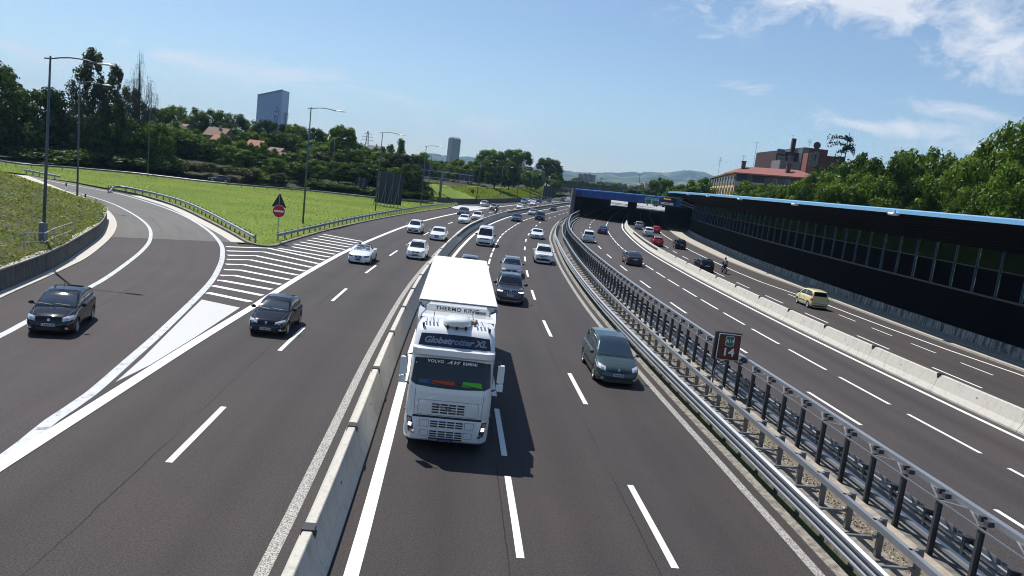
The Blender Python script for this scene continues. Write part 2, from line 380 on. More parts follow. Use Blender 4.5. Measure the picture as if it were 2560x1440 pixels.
# the ramp: brown newer asphalt, then the old grey surface behind the seam
gut_out = [(-260, 900), (-80, 790), (15, 740), (100, 702), (175, 667), (225, 640), (275, 597), (291, 570), (288, 548), (270, 527), (235, 507), (205, 492), (165, 478), (120, 460), (70, 440)]
ramp_kerb = [(-60, 1190), (260, 970), (470, 840), (560, 750), (590, 690), (606, 640), (575, 585), (512, 552), (437, 517), (350, 490), (272, 474), (180, 455), (120, 447), (70, 430)]
PA = smooth_px(gut_out); PB = smooth_px(ramp_kerb)
ya = G(270, 600)[1]; yb = G(630, 597)[1]
def cut(P, px_a): # split where the seam crosses
    y = px_a; i = int(np.argmax(P[:, 1] > y)); return P[:i+1], P[i:]
PA1, PA2 = cut(PA, G(276, 595)[1]); PB1, PB2 = cut(PB, G(600, 601)[1])
strip2('ramp', PA1, PB1, .004, asph_ramp, 8)
kerbA = smooth_px([(616, 607), (575, 587), (512, 554), (437, 519), (350, 492), (272, 476), (180, 457), (120, 447), (70, 430)])
strip2('ramp', PA2, kerbA, .008, asph_old, 8)

def line(name, S, fo, w, z=0., m=white):
    mb = MB(); mb.loft([[R(q, fo(q)-w/2, z+.009), R(q, fo(q)+w/2, z+.009)] for q in S], closed=False, caps=False)
    return mb
def paint(name, mb, m=white):
    o = mb.build(name, m)
    if len(o.data.polygons) and o.data.polygons[0].normal.z < 0: o.data.flip_normals()
    o['kind'] = 'structure'; return o
def dashes(mb, fo, starts, L, w, z=0.):
    for s0 in starts:
        n = 3; mb.loft([[R(s0+L*k/n, fo(s0+L*k/n)-w/2, z+.009), R(s0+L*k/n, fo(s0+L*k/n)+w/2, z+.009)] for k in range(n+1)], closed=False, caps=False)
mk = MB()
for S, f, w, z in ((S_all, oT0, .3, 0), ([q for q in S_all if q < 400], lambda s: dR(s)-3.4, .22, ZR), ([q for q in S_all if q < 390], lambda s: dR(s)+6.85, .24, ZR), ([q for q in S_all if q < 390], oQ3, .2, ZR)):
    mk.loft([[R(q, f(q)-w/2, z+.009), R(q, f(q)+w/2, z+.009)] for q in S], closed=False, caps=False)
oL2r = lambda s: oL2(s)
mk.loft([[R(q, oL2(q)-.2, .018), R(q, oL2(q)+.2, .018)] for q in S_all if q < 560], closed=False, caps=False)
dashes(mk, lambda s: 0., [17.5-6*3+6*k for k in range(70)], 4.5, .18)
dashes(mk, oT2, [15.9+12*k-12-4.3 for k in range(34)], 4.5, .18)
dashes(mk, oL1, [15.-12+12*k for k in range(34)], 4.6, .18)
dashes(mk, dR, [23.3-24+12*k for k in range(36)], 4.6, .17, ZR)
dashes(mk, lambda s: dR(s)+3.4, [21.1-24+6*k for k in range(62)], 4.6, .17, ZR)
dashes(mk, lambda s: dR(s)+11.6, [32.8-36+9*k-.2 for k in range(42)], 4.3, .15, ZR)
dashes(mk, lambda s: dR(s)+15., [38.9-36+5.6*k for k in range(12)], 3., .13, ZR)
paint('road_markings', mk)
paint('road_markings', MB().loft([[R(q, oT3(q)-.13, .009), R(q, oT3(q)+.13, .009)] for q in S_all if q < 400], closed=False, caps=False), white_worn)
paint('road_markings', MB().loft([[R(q, oJ(q)-.96, .009), R(q, oJ(q)-.68, .009)] for q in S_all if q < 400], closed=False, caps=False), white_worn)
def wpath(L, w, z=.012, step=1.):
    P = smooth_px(L, 0, step) if len(L) > 2 else np.array([G(*p)[:2] for p in L]); w = w if isinstance(w, (list, tuple)) else (w, w)
    T = np.gradient(P, axis=0); T /= np.linalg.norm(T, axis=1)[:, None]; n = len(P); ww = np.interp(range(n), [0, n-1], w)
    return MB().loft([[(p[0]-t[1]*h/2, p[1]+t[0]*h/2, z), (p[0]+t[1]*h/2, p[1]-t[0]*h/2, z)] for p, t, h in zip(P, T, ww)], closed=False, caps=False)
ramp_right = [(-30, 1175), (60, 1108), (131, 1050), (225, 986), (319, 904), (412, 821), (517, 717), (545, 675), (556, 640), (550, 607), (512, 570), (450, 535), (375, 507), (287, 482), (195, 466), (122, 452), (60, 442)]
ramp_left = [(-200, 935), (0, 840), (60, 808), (227, 717), (262, 697), (312, 662), (357, 625), (376, 596), (370, 565), (332, 535), (275, 507), (207, 486), (170, 479), (120, 468)]
paint('road_markings', wpath(ramp_right, (.36, .28)), white_dull)
paint('road_markings', wpath(ramp_left, (.3, .22)), white_dull)
# hatching of the gore: each stripe follows the nose of the island
hs = []
lefts = [(1375,352),(1410,305),(1440,270),(1460,237),(1485,198),(1497,162),(1505,130),(1508,102),(1505,73),(1500,45)]
rights = [(1672,412),(1750,370),(1812,330),(1872,297),(1930,265),(1985,235),(2033,208),(2080,183),(2120,158),(2165,135)]
kinks = [None, None, (557.5,702), (586,689), (600,675.5), (610,662), (627,650), (640,639.5), (660,630), (670,620.5)]
for a, b, k in zip(lefts, rights, kinks):
    P = [(a[0]/2.667+3, 600+a[1]/2.667)]+([k] if k else [])+[(b[0]/2.667, 600+b[1]/2.667)]; hs.append([G(*p) for p in P])
for a, b in [((697,621),(825,643)),((719,615),(838,636)),((735,610),(850,630)),((751,605),(862,624)),((767,600),(873,618)),((781,595),(884,613)),((796,590),(895,608)),((809,586),(906,604))]: hs.append([G(*a), G(*b)])
hm = MB()
for P in hs:
    n = len(P); e = .23
    dirs = [(P[min(i+1, n-1)]-P[max(i-1, 0)])[:2] for i in range(n)]
    hm.loft([[(p[0]-d[1]/np.linalg.norm(d)*e, p[1]+d[0]/np.linalg.norm(d)*e, .011), (p[0]+d[1]/np.linalg.norm(d)*e, p[1]-d[0]/np.linalg.norm(d)*e, .011)] for p, d in zip(P, dirs)], closed=False, caps=False)
paint('road_markings', hm)
fill = [(1345,398),(1600,452),(1560,478),(1300,650),(1000,835),(770,948),(820,905),(960,780),(1100,640),(1240,500)]
paint('road_markings', MB().add([(*G(x/2.667, 600+y/2.667)[:2], .010) for x, y in fill], [tuple(range(len(fill)))]), paint_mat('gore_fill_paint', (.50, .50, .49), .1, 2.5))
paint('road_markings', MB().add([(*G(x, y)[:2], .010) for x, y in [(1126,518),(1148,513.5),(1190,515),(1224,518.5),(1190,524),(1160,528)]], [tuple(range(6))]), white_dull)

# gutters and footway strips
def gutter(name, mb, m): return struct(name, mb, m)
gutter('gutter', MB().sweep([q for q in S_all if q < 400], oT3, [(.42, -.02), (.42, .02), (.70, .04), (.70, -.2), (1.15, -.2), (1.15, .05), (2.35, .05), (2.35, -.02)], closed=False, caps=False), stained('dirty_gutter', (.30, .27, .22), (.07, .062, .055), (.38, .66)))
struct('shade_strip', MB().sweep([q for q in S_all if q < 190], oT3, [(.71, -.15), (1.14, -.15)], closed=False, caps=False), mat('shade_strip_black', (.012, .011, .01), .95, var=.4, vscale=2.))  # near-black strip puts the deep shade below the wave rail into the colour
gutter('kerb', MB().sweep([q for q in S_all if q < 390], oK, [(0, ZR-.05), (0, ZR+.13), (.35, ZR+.14), (.36, ZR+.1), (1.3, ZR+.1), (1.32, ZR+.12), (8, ZR+.12)], closed=False, caps=False), stained('pale_kerb_concrete', (.42, .39, .33), (.25, .22, .18), (.5, .8)))
gutter('gutter', MB().sweepw(smooth_px(gut_out), [(0, 0.), (0, .05), (-2.6, .06), (-2.6, -.1)], closed=False, caps=False), conc_w)
isl = smooth_px([(272, 472), (350, 488), (437, 515), (512, 550), (575, 583), (612, 605), (630, 612), (655, 617), (687, 617), (715, 608), (760, 594), (840, 572), (960, 546), (1060, 529), (1125, 519), (1150, 509)], 0, .8)
gutter('kerb', MB().sweepw(isl, [(0, -.1), (0, .13), (-.32, .14), (-.34, -.1)], closed=False, caps=False), mat('old_kerb', (.2, .17, .14), .85, var=.35, vscale=1.))
gutter('gutter', MB().sweepw(smooth_px([(350, 490), (437, 517), (512, 552), (575, 585), (612, 607)], 0, 1.), [(.02, .016), (1.1, .014)], closed=False, caps=False), conc_w)
# meadow inside the island up to the far road
far_rail = [(-60, 396), (42, 412), (195, 424), (330, 436), (425, 446), (560, 461), (760, 478), (860, 488), (935, 496), (1010, 501), (1085, 506), (1140, 509)]
FR = smooth_px(far_rail, 0, 2.)
me_pts = [tuple(p) for p in FR]+[tuple(p) for p in isl[::-1]]+[tuple(G(180, 455)[:2]), tuple(G(70, 428)[:2])]
me_pts = [tuple(p) for p in FR][1:]+[tuple(p) for p in isl[::-1]][2:]+[tuple(G(*q)[:2]) for q in ((260, 470), (180, 455), (120, 447), (60, 436), (-60, 420))]
bm = bmesh.new(); vs = [bm.verts.new((x, y, .06)) for x, y in me_pts]; f = bm.faces.new(vs); bmesh.ops.triangulate(bm, faces=[f])
me = bpy.data.meshes.new('meadow'); bm.to_mesh(me); bm.free(); me.materials.append(m_meadow)
meadow = bpy.data.objects.new('meadow', me); COL.objects.link(meadow); meadow['kind'] = 'structure'
if me.polygons[0].normal.z < 0: me.flip_normals()
# far road behind the meadow and the slope beyond it
FRx = np.vstack([FR, [R(190, -23.5)[:2]], [R(215, -19.6)[:2]], [R(260, -18.8)[:2]], [R(330, -18.4)[:2]], [R(400, -18.2)[:2]]])
far_road_end = FR[-1]
def offs(P, d):
    P = np.array(P, float); T = np.gradient(P, axis=0); T /= np.linalg.norm(T, axis=1)[:, None]; return np.stack([P[:, 0]-T[:, 1]*d, P[:, 1]+T[:, 0]*d], 1)
strip2('far_road', FR, offs(FR, 7.5), .03, asph_T, 4)
def interp_path(P, n):
    P = np.array(P, float); d = np.r_[0, np.cumsum(np.linalg.norm(np.diff(P, axis=0), axis=1))]; q = np.linspace(0, d[-1], n)
    return np.stack([np.interp(q, d, P[:, k]) for k in range(P.shape[1])], 1)
WL = smooth_px([(1090, 506), (1120, 509), (1147, 510), (1200, 509), (1293, 505), (1335, 501), (1365, 497), (1384, 494)], 0, 2.)  # foot of the dark wall along the slip road
e1_ = offs(FR, 7.8); e1_ = e1_[(e1_[:, 0] < -34)]; edge = np.vstack([e1_, WL[WL[:, 1] > 196], [[19.6, 440.]], [[27., 490.]], [[42., 570.]]]); edge = interp_path(edge, 180)
for _ in range(10): edge[1:-1] = (edge[:-2]+2*edge[1:-1]+edge[2:])/4
edge = interp_path(edge, 90)
iW = int(np.argmin(np.hypot(edge[:, 0]-WL[8][0], edge[:, 1]-WL[8][1])))
def slope_h(d): return np.interp(d, [0, 1, 12, 20, 60, 300], [.2, .4, 3.4, 3.8, 3.8, 3.8])
rows = []
for k, d in enumerate([0, 2, 5, 8, 12, 18, 30, 55, 90, 130]):
    e = offs(edge, d); rows.append([(p[0], p[1], slope_h(d)+(1.1 if i > iW else 0)*min(1, (i-iW)/2 if i > iW else 0)*(1 if d < 10 else .3)+(random.uniform(-.15, .15) if 0 < k < 8 else 0)) for i, p in enumerate(e)])
sl = struct('hillside', MB().loft(rows, closed=False, caps=False), [m_slope, m_meadow], smooth=True)
for p in sl.data.polygons:
    if p.center.x > -26 and p.center.y < 420 and p.index < 89*4: p.material_index = 1
if sl.data.polygons[0].normal.z < 0: sl.data.flip_normals()
# embankment on the left behind its retaining wall
wall_base = [(-330, 868), (-120, 778), (42, 712), (140, 667), (212, 620), (250, 590), (264, 562), (266, 548)]
WB = smooth_px(wall_base, 0, 1.)
crest_front = [(x, y) for x, y in WB]
ramp_edge = smooth_px([(266, 548), (258, 524), (222, 505), (186, 492), (150, 482), (110, 470), (70, 458), (20, 444), (-60, 430)], 0, 1.)
ramp_edge = offs(ramp_edge, 1.2)
bd = np.vstack([WB, ramp_edge[3:]]); nb = len(bd)
bd_h = np.array([1.0]*len(WB)+list(np.linspace(1., .15, 14))+[.15]*max(0, nb-len(WB)-14))[:nb]
def emb_h(p):
    d = np.hypot(bd[:, 0]-p[0], bd[:, 1]-p[1]); i = d.argmin(); dd = d[i]
    w = np.exp(-(d-dd)/3.); h0 = float((bd_h*w).sum()/w.sum())
    return h0+np.interp(dd, [0, 1.2, 6, 14, 24, 60], [0, .35, 1.8, 3.9, 5.2, 5.4])
pc = np.array([-75., 55.])
ebm = MB(); rows = []
bdi = interp_path(bd, 90)
for k in range(26):
    f = (k/25)**1.25; row = []
    for p in bdi:
        q = p+(pc-p)*f*.97; row.append((q[0], q[1], emb_h(q)+(random.uniform(-.1, .1) if k else 0)))
    rows.append(row)
rows[0] = [(p[0]-.0, p[1], emb_h(p)-.03) for p in bdi]
emb = struct('embankment', ebm.loft(rows, closed=False, caps=False), ground_mat('embankment_soil', (.06, .08, .022), (.1, .095, .035), (.035, .05, .015), .3, 2.), smooth=True)
if emb.data.polygons[0].normal.z < 0: emb.data.flip_normals()
# raised ground behind the noise barrier, and behind the tunnel
struct('terrace', MB().loft([[R(q, oW(q)+a, z) for a, z in ((.8, .2), (2.5, 3.4), (12, 4.4), (60, 4.6), (260, 4.6))] for q in frange(-20, 420, 10)], closed=False, caps=False), m_slope, smooth=True)
# ---------------------------------------------------------------- concrete median blocks
def nj(zb=0., h=1.0, wb=.42, wt=.1):
    return [(-wb, zb), (-wb, zb+.08), (-.26, zb+.34), (-wt, zb+h-.02), (-wt+.02, zb+h), (wt-.02, zb+h), (wt, zb+h-.02), (.26, zb+.34), (wb, zb+.08), (wb, zb)]
def block(s0, s1, fo, zb, h, label, group, mtl, hooks, wb=.42, lifter=True, name='concrete_barrier_block'):
    c = R((s0+s1)/2, fo((s0+s1)/2), zb); t = thing(name, label, 'barrier', c, 0, group)
    g = .012
    mb = MB().sweep(list(np.linspace(s0+g, s1-g, 5)), fo, nj(zb, h, wb)); mb.build('block', mtl, t)
    if hooks:
        q = MB(); a = R(s0, fo(s0), zb+h-.03); ang = math.atan2(*RT(s0)[::-1])
        q.box(a, (.3, .24, .12), ang); q.box(a+np.array([0, 0, -.1]), (.16, .3, .1), ang); q.build('joint_clamp', black, t)
        if lifter:
            for sg in (-1, 1): MB().box(R((s0+s1)/2, fo((s0+s1)/2)+sg*.175, zb+h*.62), (.11, .03, .11), ang).build('lifting_hole', black, t)
def grate_block(s0, s1, fo, zb, h, label, group, mtl):
    c = R((s0+s1)/2, fo((s0+s1)/2), zb); t = thing('slotted_barrier_block', label, 'barrier', c, 0, group)
    lo = .52*h
    MB().sweep(list(np.linspace(s0+.01, s1-.01, 4)), fo, [(-.42, zb), (-.42, zb+.08), (-.26, zb+.34), (-.2, zb+lo), (.2, zb+lo), (.26, zb+.34), (.42, zb+.08), (.42, zb)]).build('block', mtl, t)
    MB().sweep(list(np.linspace(s0, s1, 4)), fo, [(-.13, zb+h-.14), (-.13, zb+h), (.13, zb+h), (.13, zb+h-.14)]).build('top_rail', mtl, t)
    k = MB(); E = []; z0, z1, z2 = zb+lo-.02, zb+h-.15, zb+h-.13
    for q in np.arange(s0+.12, s1-.1, .46): E += [q, q+.12]
    for q in E:
        for sd in (-.12, .12): k.v += [tuple(R(q, fo(q)+sd, z)) for z in (z0, z1, z2)]
    for i in range(len(E)-1):
        a_, b_ = i*6, i*6+6
        k.f += [(a_+1, b_+1, b_+2, a_+2), (a_+4, a_+5, b_+5, b_+4), (a_+2, b_+2, b_+5, a_+5)]
        if i % 2 == 0: k.f += [(a_, b_, b_+1, a_+1), (a_+3, a_+4, b_+4, b_+3), (a_, a_+1, a_+4, a_+3), (b_, b_+3, b_+4, b_+1)]
    k.build('upright_bars', galv_d, t)
    if True: MB().sweep([s0+.02, s1-.02], fo, [(-.03, zb+lo), (-.03, zb+h-.14), (.03, zb+h-.14), (.03, zb+lo)]).build('inner_plate', black, t)
s = -8.
jn = 0
bounds = [-8+6.05*k for k in range(58)]
for a, b in zip(bounds, bounds[1:]):
    jn += 1
    if jn < 3: continue
    if 79 < a < 116 or a > 152: grate_block(a, b, oJ, 0, 1.0, 'slotted grey block of the curved median, %s block counted up from the photo bottom' % nth(jn-3), 'slotted median barrier blocks left of the truck lanes', conc_w)
    else: block(a, b, oJ, 0, 1.0, ('plain concrete median block left of the truck lanes, %s counted up from the photo bottom' if a < 79 else 'plain concrete block between two slotted median stretches, %s block from the photo bottom') % nth(jn-3), 'concrete median blocks left of the truck' if a < 79 else 'concrete blocks between the slotted stretches', conc_w, True)
oJR = lambda s: dR(s)+7.8
bounds = [18.2-6*4+6.05*k for k in range(33)]
for jn, (a, b) in enumerate(zip(bounds, bounds[1:])):
    if jn < 4: continue
    if 96 < a < 131: grate_block(a, b, oJR, ZR, .92, 'slotted pale block of the right-hand median, %s block counted from the right photo edge' % nth(max(0, jn-4)), 'slotted barrier blocks of the right carriageways', conc_w)
    elif a < 96: block(a, b, oJR, ZR, .92, 'pale weathered concrete block of the right-hand median, %s counted from the right photo edge' % nth(max(0, jn-4)), 'pale concrete blocks of the right carriageways', conc_w, True)
    else: block(a, b, oJR, ZR, .92, 'pale concrete block near the tunnel mouth, %s block counted from the right photo edge' % nth(jn-4), 'pale concrete blocks by the tunnel mouth', conc_w, False)
# small feet gaps: drain notches under the right blocks
# ---------------------------------------------------------------- steel barriers of the wide median
Sg = frange(-6, 186, 1.5)
gr = thing('guardrail', 'galvanised guardrail with three-wave rail and raised upper beam right of the middle carriageway', 'guardrail', R(10, oT3(10)+1.2, 0))
on = lambda s: oT3(s)+.72
wave = [(-.0, .32), (-.07, .36), (-.07, .41), (.06, .44), (.06, .52), (-.07, .55), (-.07, .60), (.06, .63), (.06, .71), (-.07, .74), (-.07, .80), (.0, .84), (.03, .84), (.03, .32)]
MB().sweep(Sg, on, wave).build('wave_rail', galv, gr)
ob = lambda s: oT3(s)+1.72
MB().sweep(Sg, ob, [(-.06, .86), (-.06, 1.02), (.07, 1.02), (.07, .86)]).build('upper_beam', galv, gr)
pb = MB()
for k, q in enumerate(np.arange(-6, 132, 1.45)):
    ang = math.atan2(*RT(q)[::-1]); mb = MB(); p = R(q, oT3(q)+1.98, 0)
    mb.box((p[0], p[1], .53), (.1, .14, 1.06), ang); mb.box(R(q, oT3(q)+1.85, .97), (.1, .28, .1), ang); mb.box(R(q, oT3(q)+1.35, .56), (.08, 1.2, .05), ang)
    mb.box(R(q, oT3(q)+.86, .56), (.16, .14, .3), ang)
    if k < 96: mb.build('post', galv_d, gr)
    else: pb.add(mb.v, mb.f)
for q in np.arange(132, 186, 1.45):
    p = R(q, oT3(q)+1.98, 0); pb.box((p[0], p[1], .53), (.1, .14, 1.06)); pb.box(R(q, oT3(q)+1.2, .56), (.08, 1.2, .05))
o = pb.build('posts', galv_d, gr); o['kind'] = 'stuff'
for q in np.arange(4, 60, 9.): pass
# gravel bed, low wall, slab
struct('gravel_bed', MB().sweep(Sg, oT3, [(2.35, .05), (2.75, .06)], closed=False, caps=False), ground_mat('gravel', (.30, .25, .19), (.22, .2, .16), (.10, .09, .07), .8, 6.))
wl = thing('low_wall', 'low stained concrete wall stepping up inside the wide median', 'wall', R(20, oT3(20)+2.75, 0))
MB().sweep(Sg, oT3, [(2.7, 0.), (2.7, .42), (2.95, .43), (2.95, 0.)]).build('wall', stained('beige_wall', (.36, .31, .24), (.15, .13, .11), (.45, .75)), wl)
struct('slab', MB().sweep(Sg, lambda s: 0, [(0, 0)]*2, closed=False, caps=False), conc) if False else None
mbs = MB(); mbs.loft([[R(q, oT3(q)+2.93, .36), R(q, dR(q)-3.74, .36), R(q, dR(q)-3.73, .2)] for q in Sg], closed=False, caps=False)
struct('slab', mbs, stained('dark_slab', (.2, .19, .17), (.07, .065, .06), (.35, .65)))
oH = lambda s: dR(s)-4.3
tb = thing('bridge_barrier', 'tall dark-posted steel barrier with grey top beam between middle and right carriageways', 'barrier', R(10, oH(10), .36))
MB().sweep(Sg, oH, [(.2, 1.88), (.2, 2.02), (.36, 2.02), (.36, 1.88)]).build('top_beam', galv, tb)
MB().sweep(Sg, oH, [(-.1, 1.76), (-.1, 1.8), (-.05, 1.8), (-.05, 1.76)]).build('inner_strap', galv_d, tb)
MB().sweep(Sg, lambda s: oH(s)+.42, [(x, z+.34) for x, z in [(0, .32), (.07, .36), (.07, .42), (-.02, .46), (-.02, .51), (.07, .55), (.07, .61), (-.02, .65), (-.02, .70), (.07, .74), (.07, .80), (0, .84), (-.03, .84), (-.03, .32)]]).build('wave_rail', galv_d, tb)
MB().sweep(Sg, oH, [(.1, .62), (.1, .70), (.2, .70), (.2, .62)]).build('lower_beam', galv, tb)
for zz in (.92, 1.08):
    MB().tube([R(q, oH(q)+.26, zz) for q in frange(-6, 120, 2)], .055, 8).build('pipe', galv_d, tb)
rest = MB(); diag = MB()
for k, q in enumerate(np.arange(-4.6, 186, 1.43)):
    ang = math.atan2(*RT(q)[::-1]); mb = MB(); p = R(q, oH(q), 0)
    mb.box((p[0], p[1], 1.09), (.03, .11, 1.46), ang)
    for sg in (-.06, .06): mb.box(R(q, oH(q)+sg, 1.09), (.085, .02, 1.46), ang)
    mb.box(R(q, oH(q)+.14, 1.9), (.14, .16, .12), ang); mb.box(R(q+.2, oH(q+.2)+.13, 1.92), (.08, .14, .13), ang)
    if k < 97: mb.build('post', darksteel, tb)
    else: rest.add(mb.v, mb.f)
    b2 = MB(); b2.box(R(q+.7, oH(q+.7)+.3, 1.02), (.1, .2, .4), ang); b2.box(R(q+.7, oH(q+.7)+.25, 1.24), (.2, .36, .03), ang, rx=.2)
    rest.add(b2.v, b2.f)
    diag.beam(R(q, oH(q)-.06, 1.78), R(q+.75, oH(q+.75)+.24, 1.9), .045, .012); 
    if k % 2: diag.beam(R(q+.75, oH(q+.75)+.24, 1.9), R(q+1.4, oH(q+1.4)-.02, 1.78), .1, .012)
o = rest.build('posts', darksteel, tb); o['kind'] = 'stuff'
diag.build('bracing', galv_d, tb)
# kilometre sign on its curved bracket
p0 = min((A(1822, 868, y_) for y_ in np.arange(15, 40, .1)), key=lambda p: abs(p[0]-R(p[1]-4.2, oH(p[1]-4.2)-.42)[0])); KS = p0[1]/22.3; sg = thing('distance_sign', 'brown A14 14 sign with green shield above the steel median', 'sign', (p0[0], p0[1], .36))
def face_frame(c, yaw):
    x = Vector((math.cos(yaw), math.sin(yaw), 0)); return Vector([float(q) for q in c]), x, Vector((0, 0, 1)), x.cross(Vector((0, 0, 1)))
def rrect(w, h, r, n=5):
    P = []
    for cx, cz, a0 in ((w/2-r, h/2-r, 0), (-w/2+r, h/2-r, 90), (-w/2+r, -h/2+r, 180), (w/2-r, -h/2+r, 270)):
        for k in range(n+1): a = rad(a0+90*k/n); P.append((cx+r*math.cos(a), cz+r*math.sin(a)))
    return P
def plate(name, c, yaw, P, d, mtl, parent, off=0., world=None):
    "flat shape P (x, z) facing -normal*: front towards x cross z"
    c, x, z, nrm = face_frame(c, yaw); mb = MB(); n = len(P)
    f = [c+x*a+z*b+nrm*(off+d) for a, b in P]; k = [c+x*a+z*b+nrm*off for a, b in P]
    mb.add(f+k, [tuple(range(n)), tuple(range(2*n-1, n-1, -1))]+[(i, n+i, n+(i+1) % n, (i+1) % n) for i in range(n)])
    return mb.build(name, mtl, parent, world=world)
def text(name, s, c, yaw, size, mtl, parent, off, bold=0., shear=0., world=None, sx=1., pitch=0., font_w=1.):
    cu = bpy.data.curves.new(name, 'FONT'); cu.body = s; cu.size = size; cu.align_x = 'CENTER'; cu.align_y = 'CENTER'; cu.offset = bold; cu.shear = shear; cu.extrude = .002; cu.resolution_u = 3; cu.space_character = 1.12 if s.isupper() else 1.0
    o = bpy.data.objects.new(name, cu); COL.objects.link(o); dg = bpy.context.evaluated_depsgraph_get(); me = bpy.data.meshes.new_from_object(o.evaluated_get(dg)); bpy.data.objects.remove(o); bpy.data.curves.remove(cu)
    c, x, z, nrm = face_frame(c, yaw); z = (z*math.cos(pitch)-nrm*math.sin(pitch)).normalized(); nrm = x.cross(z)
    M = Matrix(((x.x*sx, z.x, nrm.x, 0), (x.y*sx, z.y, nrm.y, 0), (x.z*sx, z.z, nrm.z, 0), (0, 0, 0, 1)))
    M = Matrix.Translation(c+nrm*off) @ M; me.transform(M); me.materials.clear(); me.materials.append(mtl)
    r = bpy.data.objects.new(name, me); COL.objects.link(r); r.parent = parent
    if world is None and parent is not None: r.matrix_parent_inverse = (Matrix.Translation(parent.location) @ parent.rotation_euler.to_matrix().to_4x4()).inverted()
    return r
# with yaw 0: x to the right, normal = x cross z = -y, i.e. towards the camera
m_brown = mat('sign_brown', (.10, .022, .012), .4); m_white = mat('sign_white', (.78, .78, .78), .4); m_green = mat('sign_green', (.0, .17, .09), .4); m_back = mat('sign_back', (.03, .034, .045), .55, .3)
yaw = rad(4)
K = KS
plate('sign_box', p0+np.array([-.02, .1, 0]), yaw, rrect(.80*K, .86*K, .03), .16, black, sg, -.2)
plate('sign_border', p0, yaw, rrect(.70*K, .80*K, .06), .012, m_white, sg, 0.)
plate('sign_face', p0, yaw, rrect(.665*K, .765*K, .05), .01, m_brown, sg, .012)
plate('shield_border', p0+np.array([0, 0, .19*K]), yaw, rrect(.27*K, .31*K, .09), .006, m_white, sg, .022)
plate('shield', p0+np.array([0, 0, .19*K]), yaw, rrect(.245*K, .285*K, .08), .006, m_green, sg, .028)
text('lettering', 'A14', p0+np.array([0, 0, .185*K]), yaw, .16*K, m_white, sg, .036, .002, 0, sx=.85)
text('lettering', '14', p0+np.array([0, 0, -.16*K]), yaw, .34*K, m_white, sg, .026, .008, 0, sx=1.15)
MB().tube([(p0[0]+.1, p0[1]+.1, p0[2]-.42*K), (p0[0]-.2, p0[1]+.08, p0[2]-.5*K), (p0[0]-.36, p0[1]+.06, p0[2]-.62*K), (p0[0]-.42, p0[1]+.05, p0[2]-.8*K), (p0[0]-.42, p0[1]+.05, .36)], .035, 8).build('bracket', galv_d, sg, smooth=True)

# ---------------------------------------------------------------- roadside guardrails on the left
wprof = [(-.02, .44), (.05, .48), (.05, .54), (-.03, .58), (-.03, .61), (.05, .65), (.05, .71), (-.02, .75), (-.05, .75), (-.05, .44)]
def w_rail(L, zt, label, group=None, side=1, step=1.1, start_down=False, sp=2.0, z0=0.):
    P = smooth_px(L, zt, step); P3 = np.c_[P, np.full(len(P), z0)]
    if start_down: P3[:3, 2] = [z0-.55, z0-.35, z0-.1]
    t = thing('guardrail', label, 'guardrail', (P[0][0], P[0][1], z0), 0, group)
    MB().sweepw(P3, [(x*side, z) for x, z in wprof]).build('rail', galv, t)
    d = np.r_[0, np.cumsum(np.linalg.norm(np.diff(P, axis=0), axis=1))]; T = np.gradient(P, axis=0); T /= np.linalg.norm(T, axis=1)[:, None]
    for k, q in enumerate(np.arange(.5, d[-1], sp)):
        x, y = np.interp(q, d, P[:, 0]), np.interp(q, d, P[:, 1]); tx, ty = np.interp(q, d, T[:, 0]), np.interp(q, d, T[:, 1]); a = math.atan2(ty, tx)
        mb = MB().box((x-ty*.2*side, y+tx*.2*side, z0+.42), (.1, .1, .9), a) if False else MB().box((x-side*ty*.16, y+side*tx*.16, z0+.41), (.09, .12, .88), a)
        mb.box((x-side*ty*.07, y+side*tx*.07, z0+.6), (.12, .1, .2), a)
        if k < 98: mb.build('post', galv_d, t)
    return t, P
w_rail([(272, 471), (300, 466.5), (375, 481), (450, 501), (512, 527), (575, 560), (634, 592)], .62, 'curved galvanised guardrail along the exit ramp side of the meadow', side=-1 if False else 1, start_down=True)
w_rail([(695, 587), (780, 568), (880, 546), (980, 528), (1060, 515.5), (1110, 510), (1142, 508)], .62, 'long galvanised guardrail running behind the hatched gore beside the left carriageway', side=1)
w_rail([(60, 424), (100, 432), (150, 441)], .62, 'short end of guardrail by the hidden bend of the ramp', side=1)
t_, P_ = w_rail([(-60, 388), (42, 408), (195, 420), (330, 432), (425, 443), (560, 458), (760, 475), (860, 485), (935, 493), (1010, 499), (1085, 504)], .62, 'dark guardrail along the far side road behind the meadow', side=1, sp=2.6)
for ch in t_.children:
    if ch.name.startswith('rail'): ch.data.materials[0] = galv_d
# end plates
wd = thing('retaining_wall', 'dark concrete retaining wall along the slip road below the green slope', 'wall', (*WL[0], 0))
MB().sweepw(WL, [(-.3, 0), (-.3, 1.35), (0, 1.35), (.02, 0)]).build('wall', stained('dark_wall', (.11, .105, .095), (.05, .05, .048)), wd)
wv = thing('retaining_wall', 'grey stained retaining wall holding the leafy bank beside the exit ramp', 'wall', (*WB[10], 0))
MB().sweepw(WB, [(-.32, 0), (-.32, 1.04), (.0, 1.05), (.05, 0)]).build('wall', stained('ramp_wall', (.12, .115, .11), (.05, .05, .048), (.42, .62)), wv)
MB().sweepw(WB, [(-.36, 1.03), (-.36, 1.11), (.06, 1.11), (.06, 1.05)]).build('coping', conc, wv)
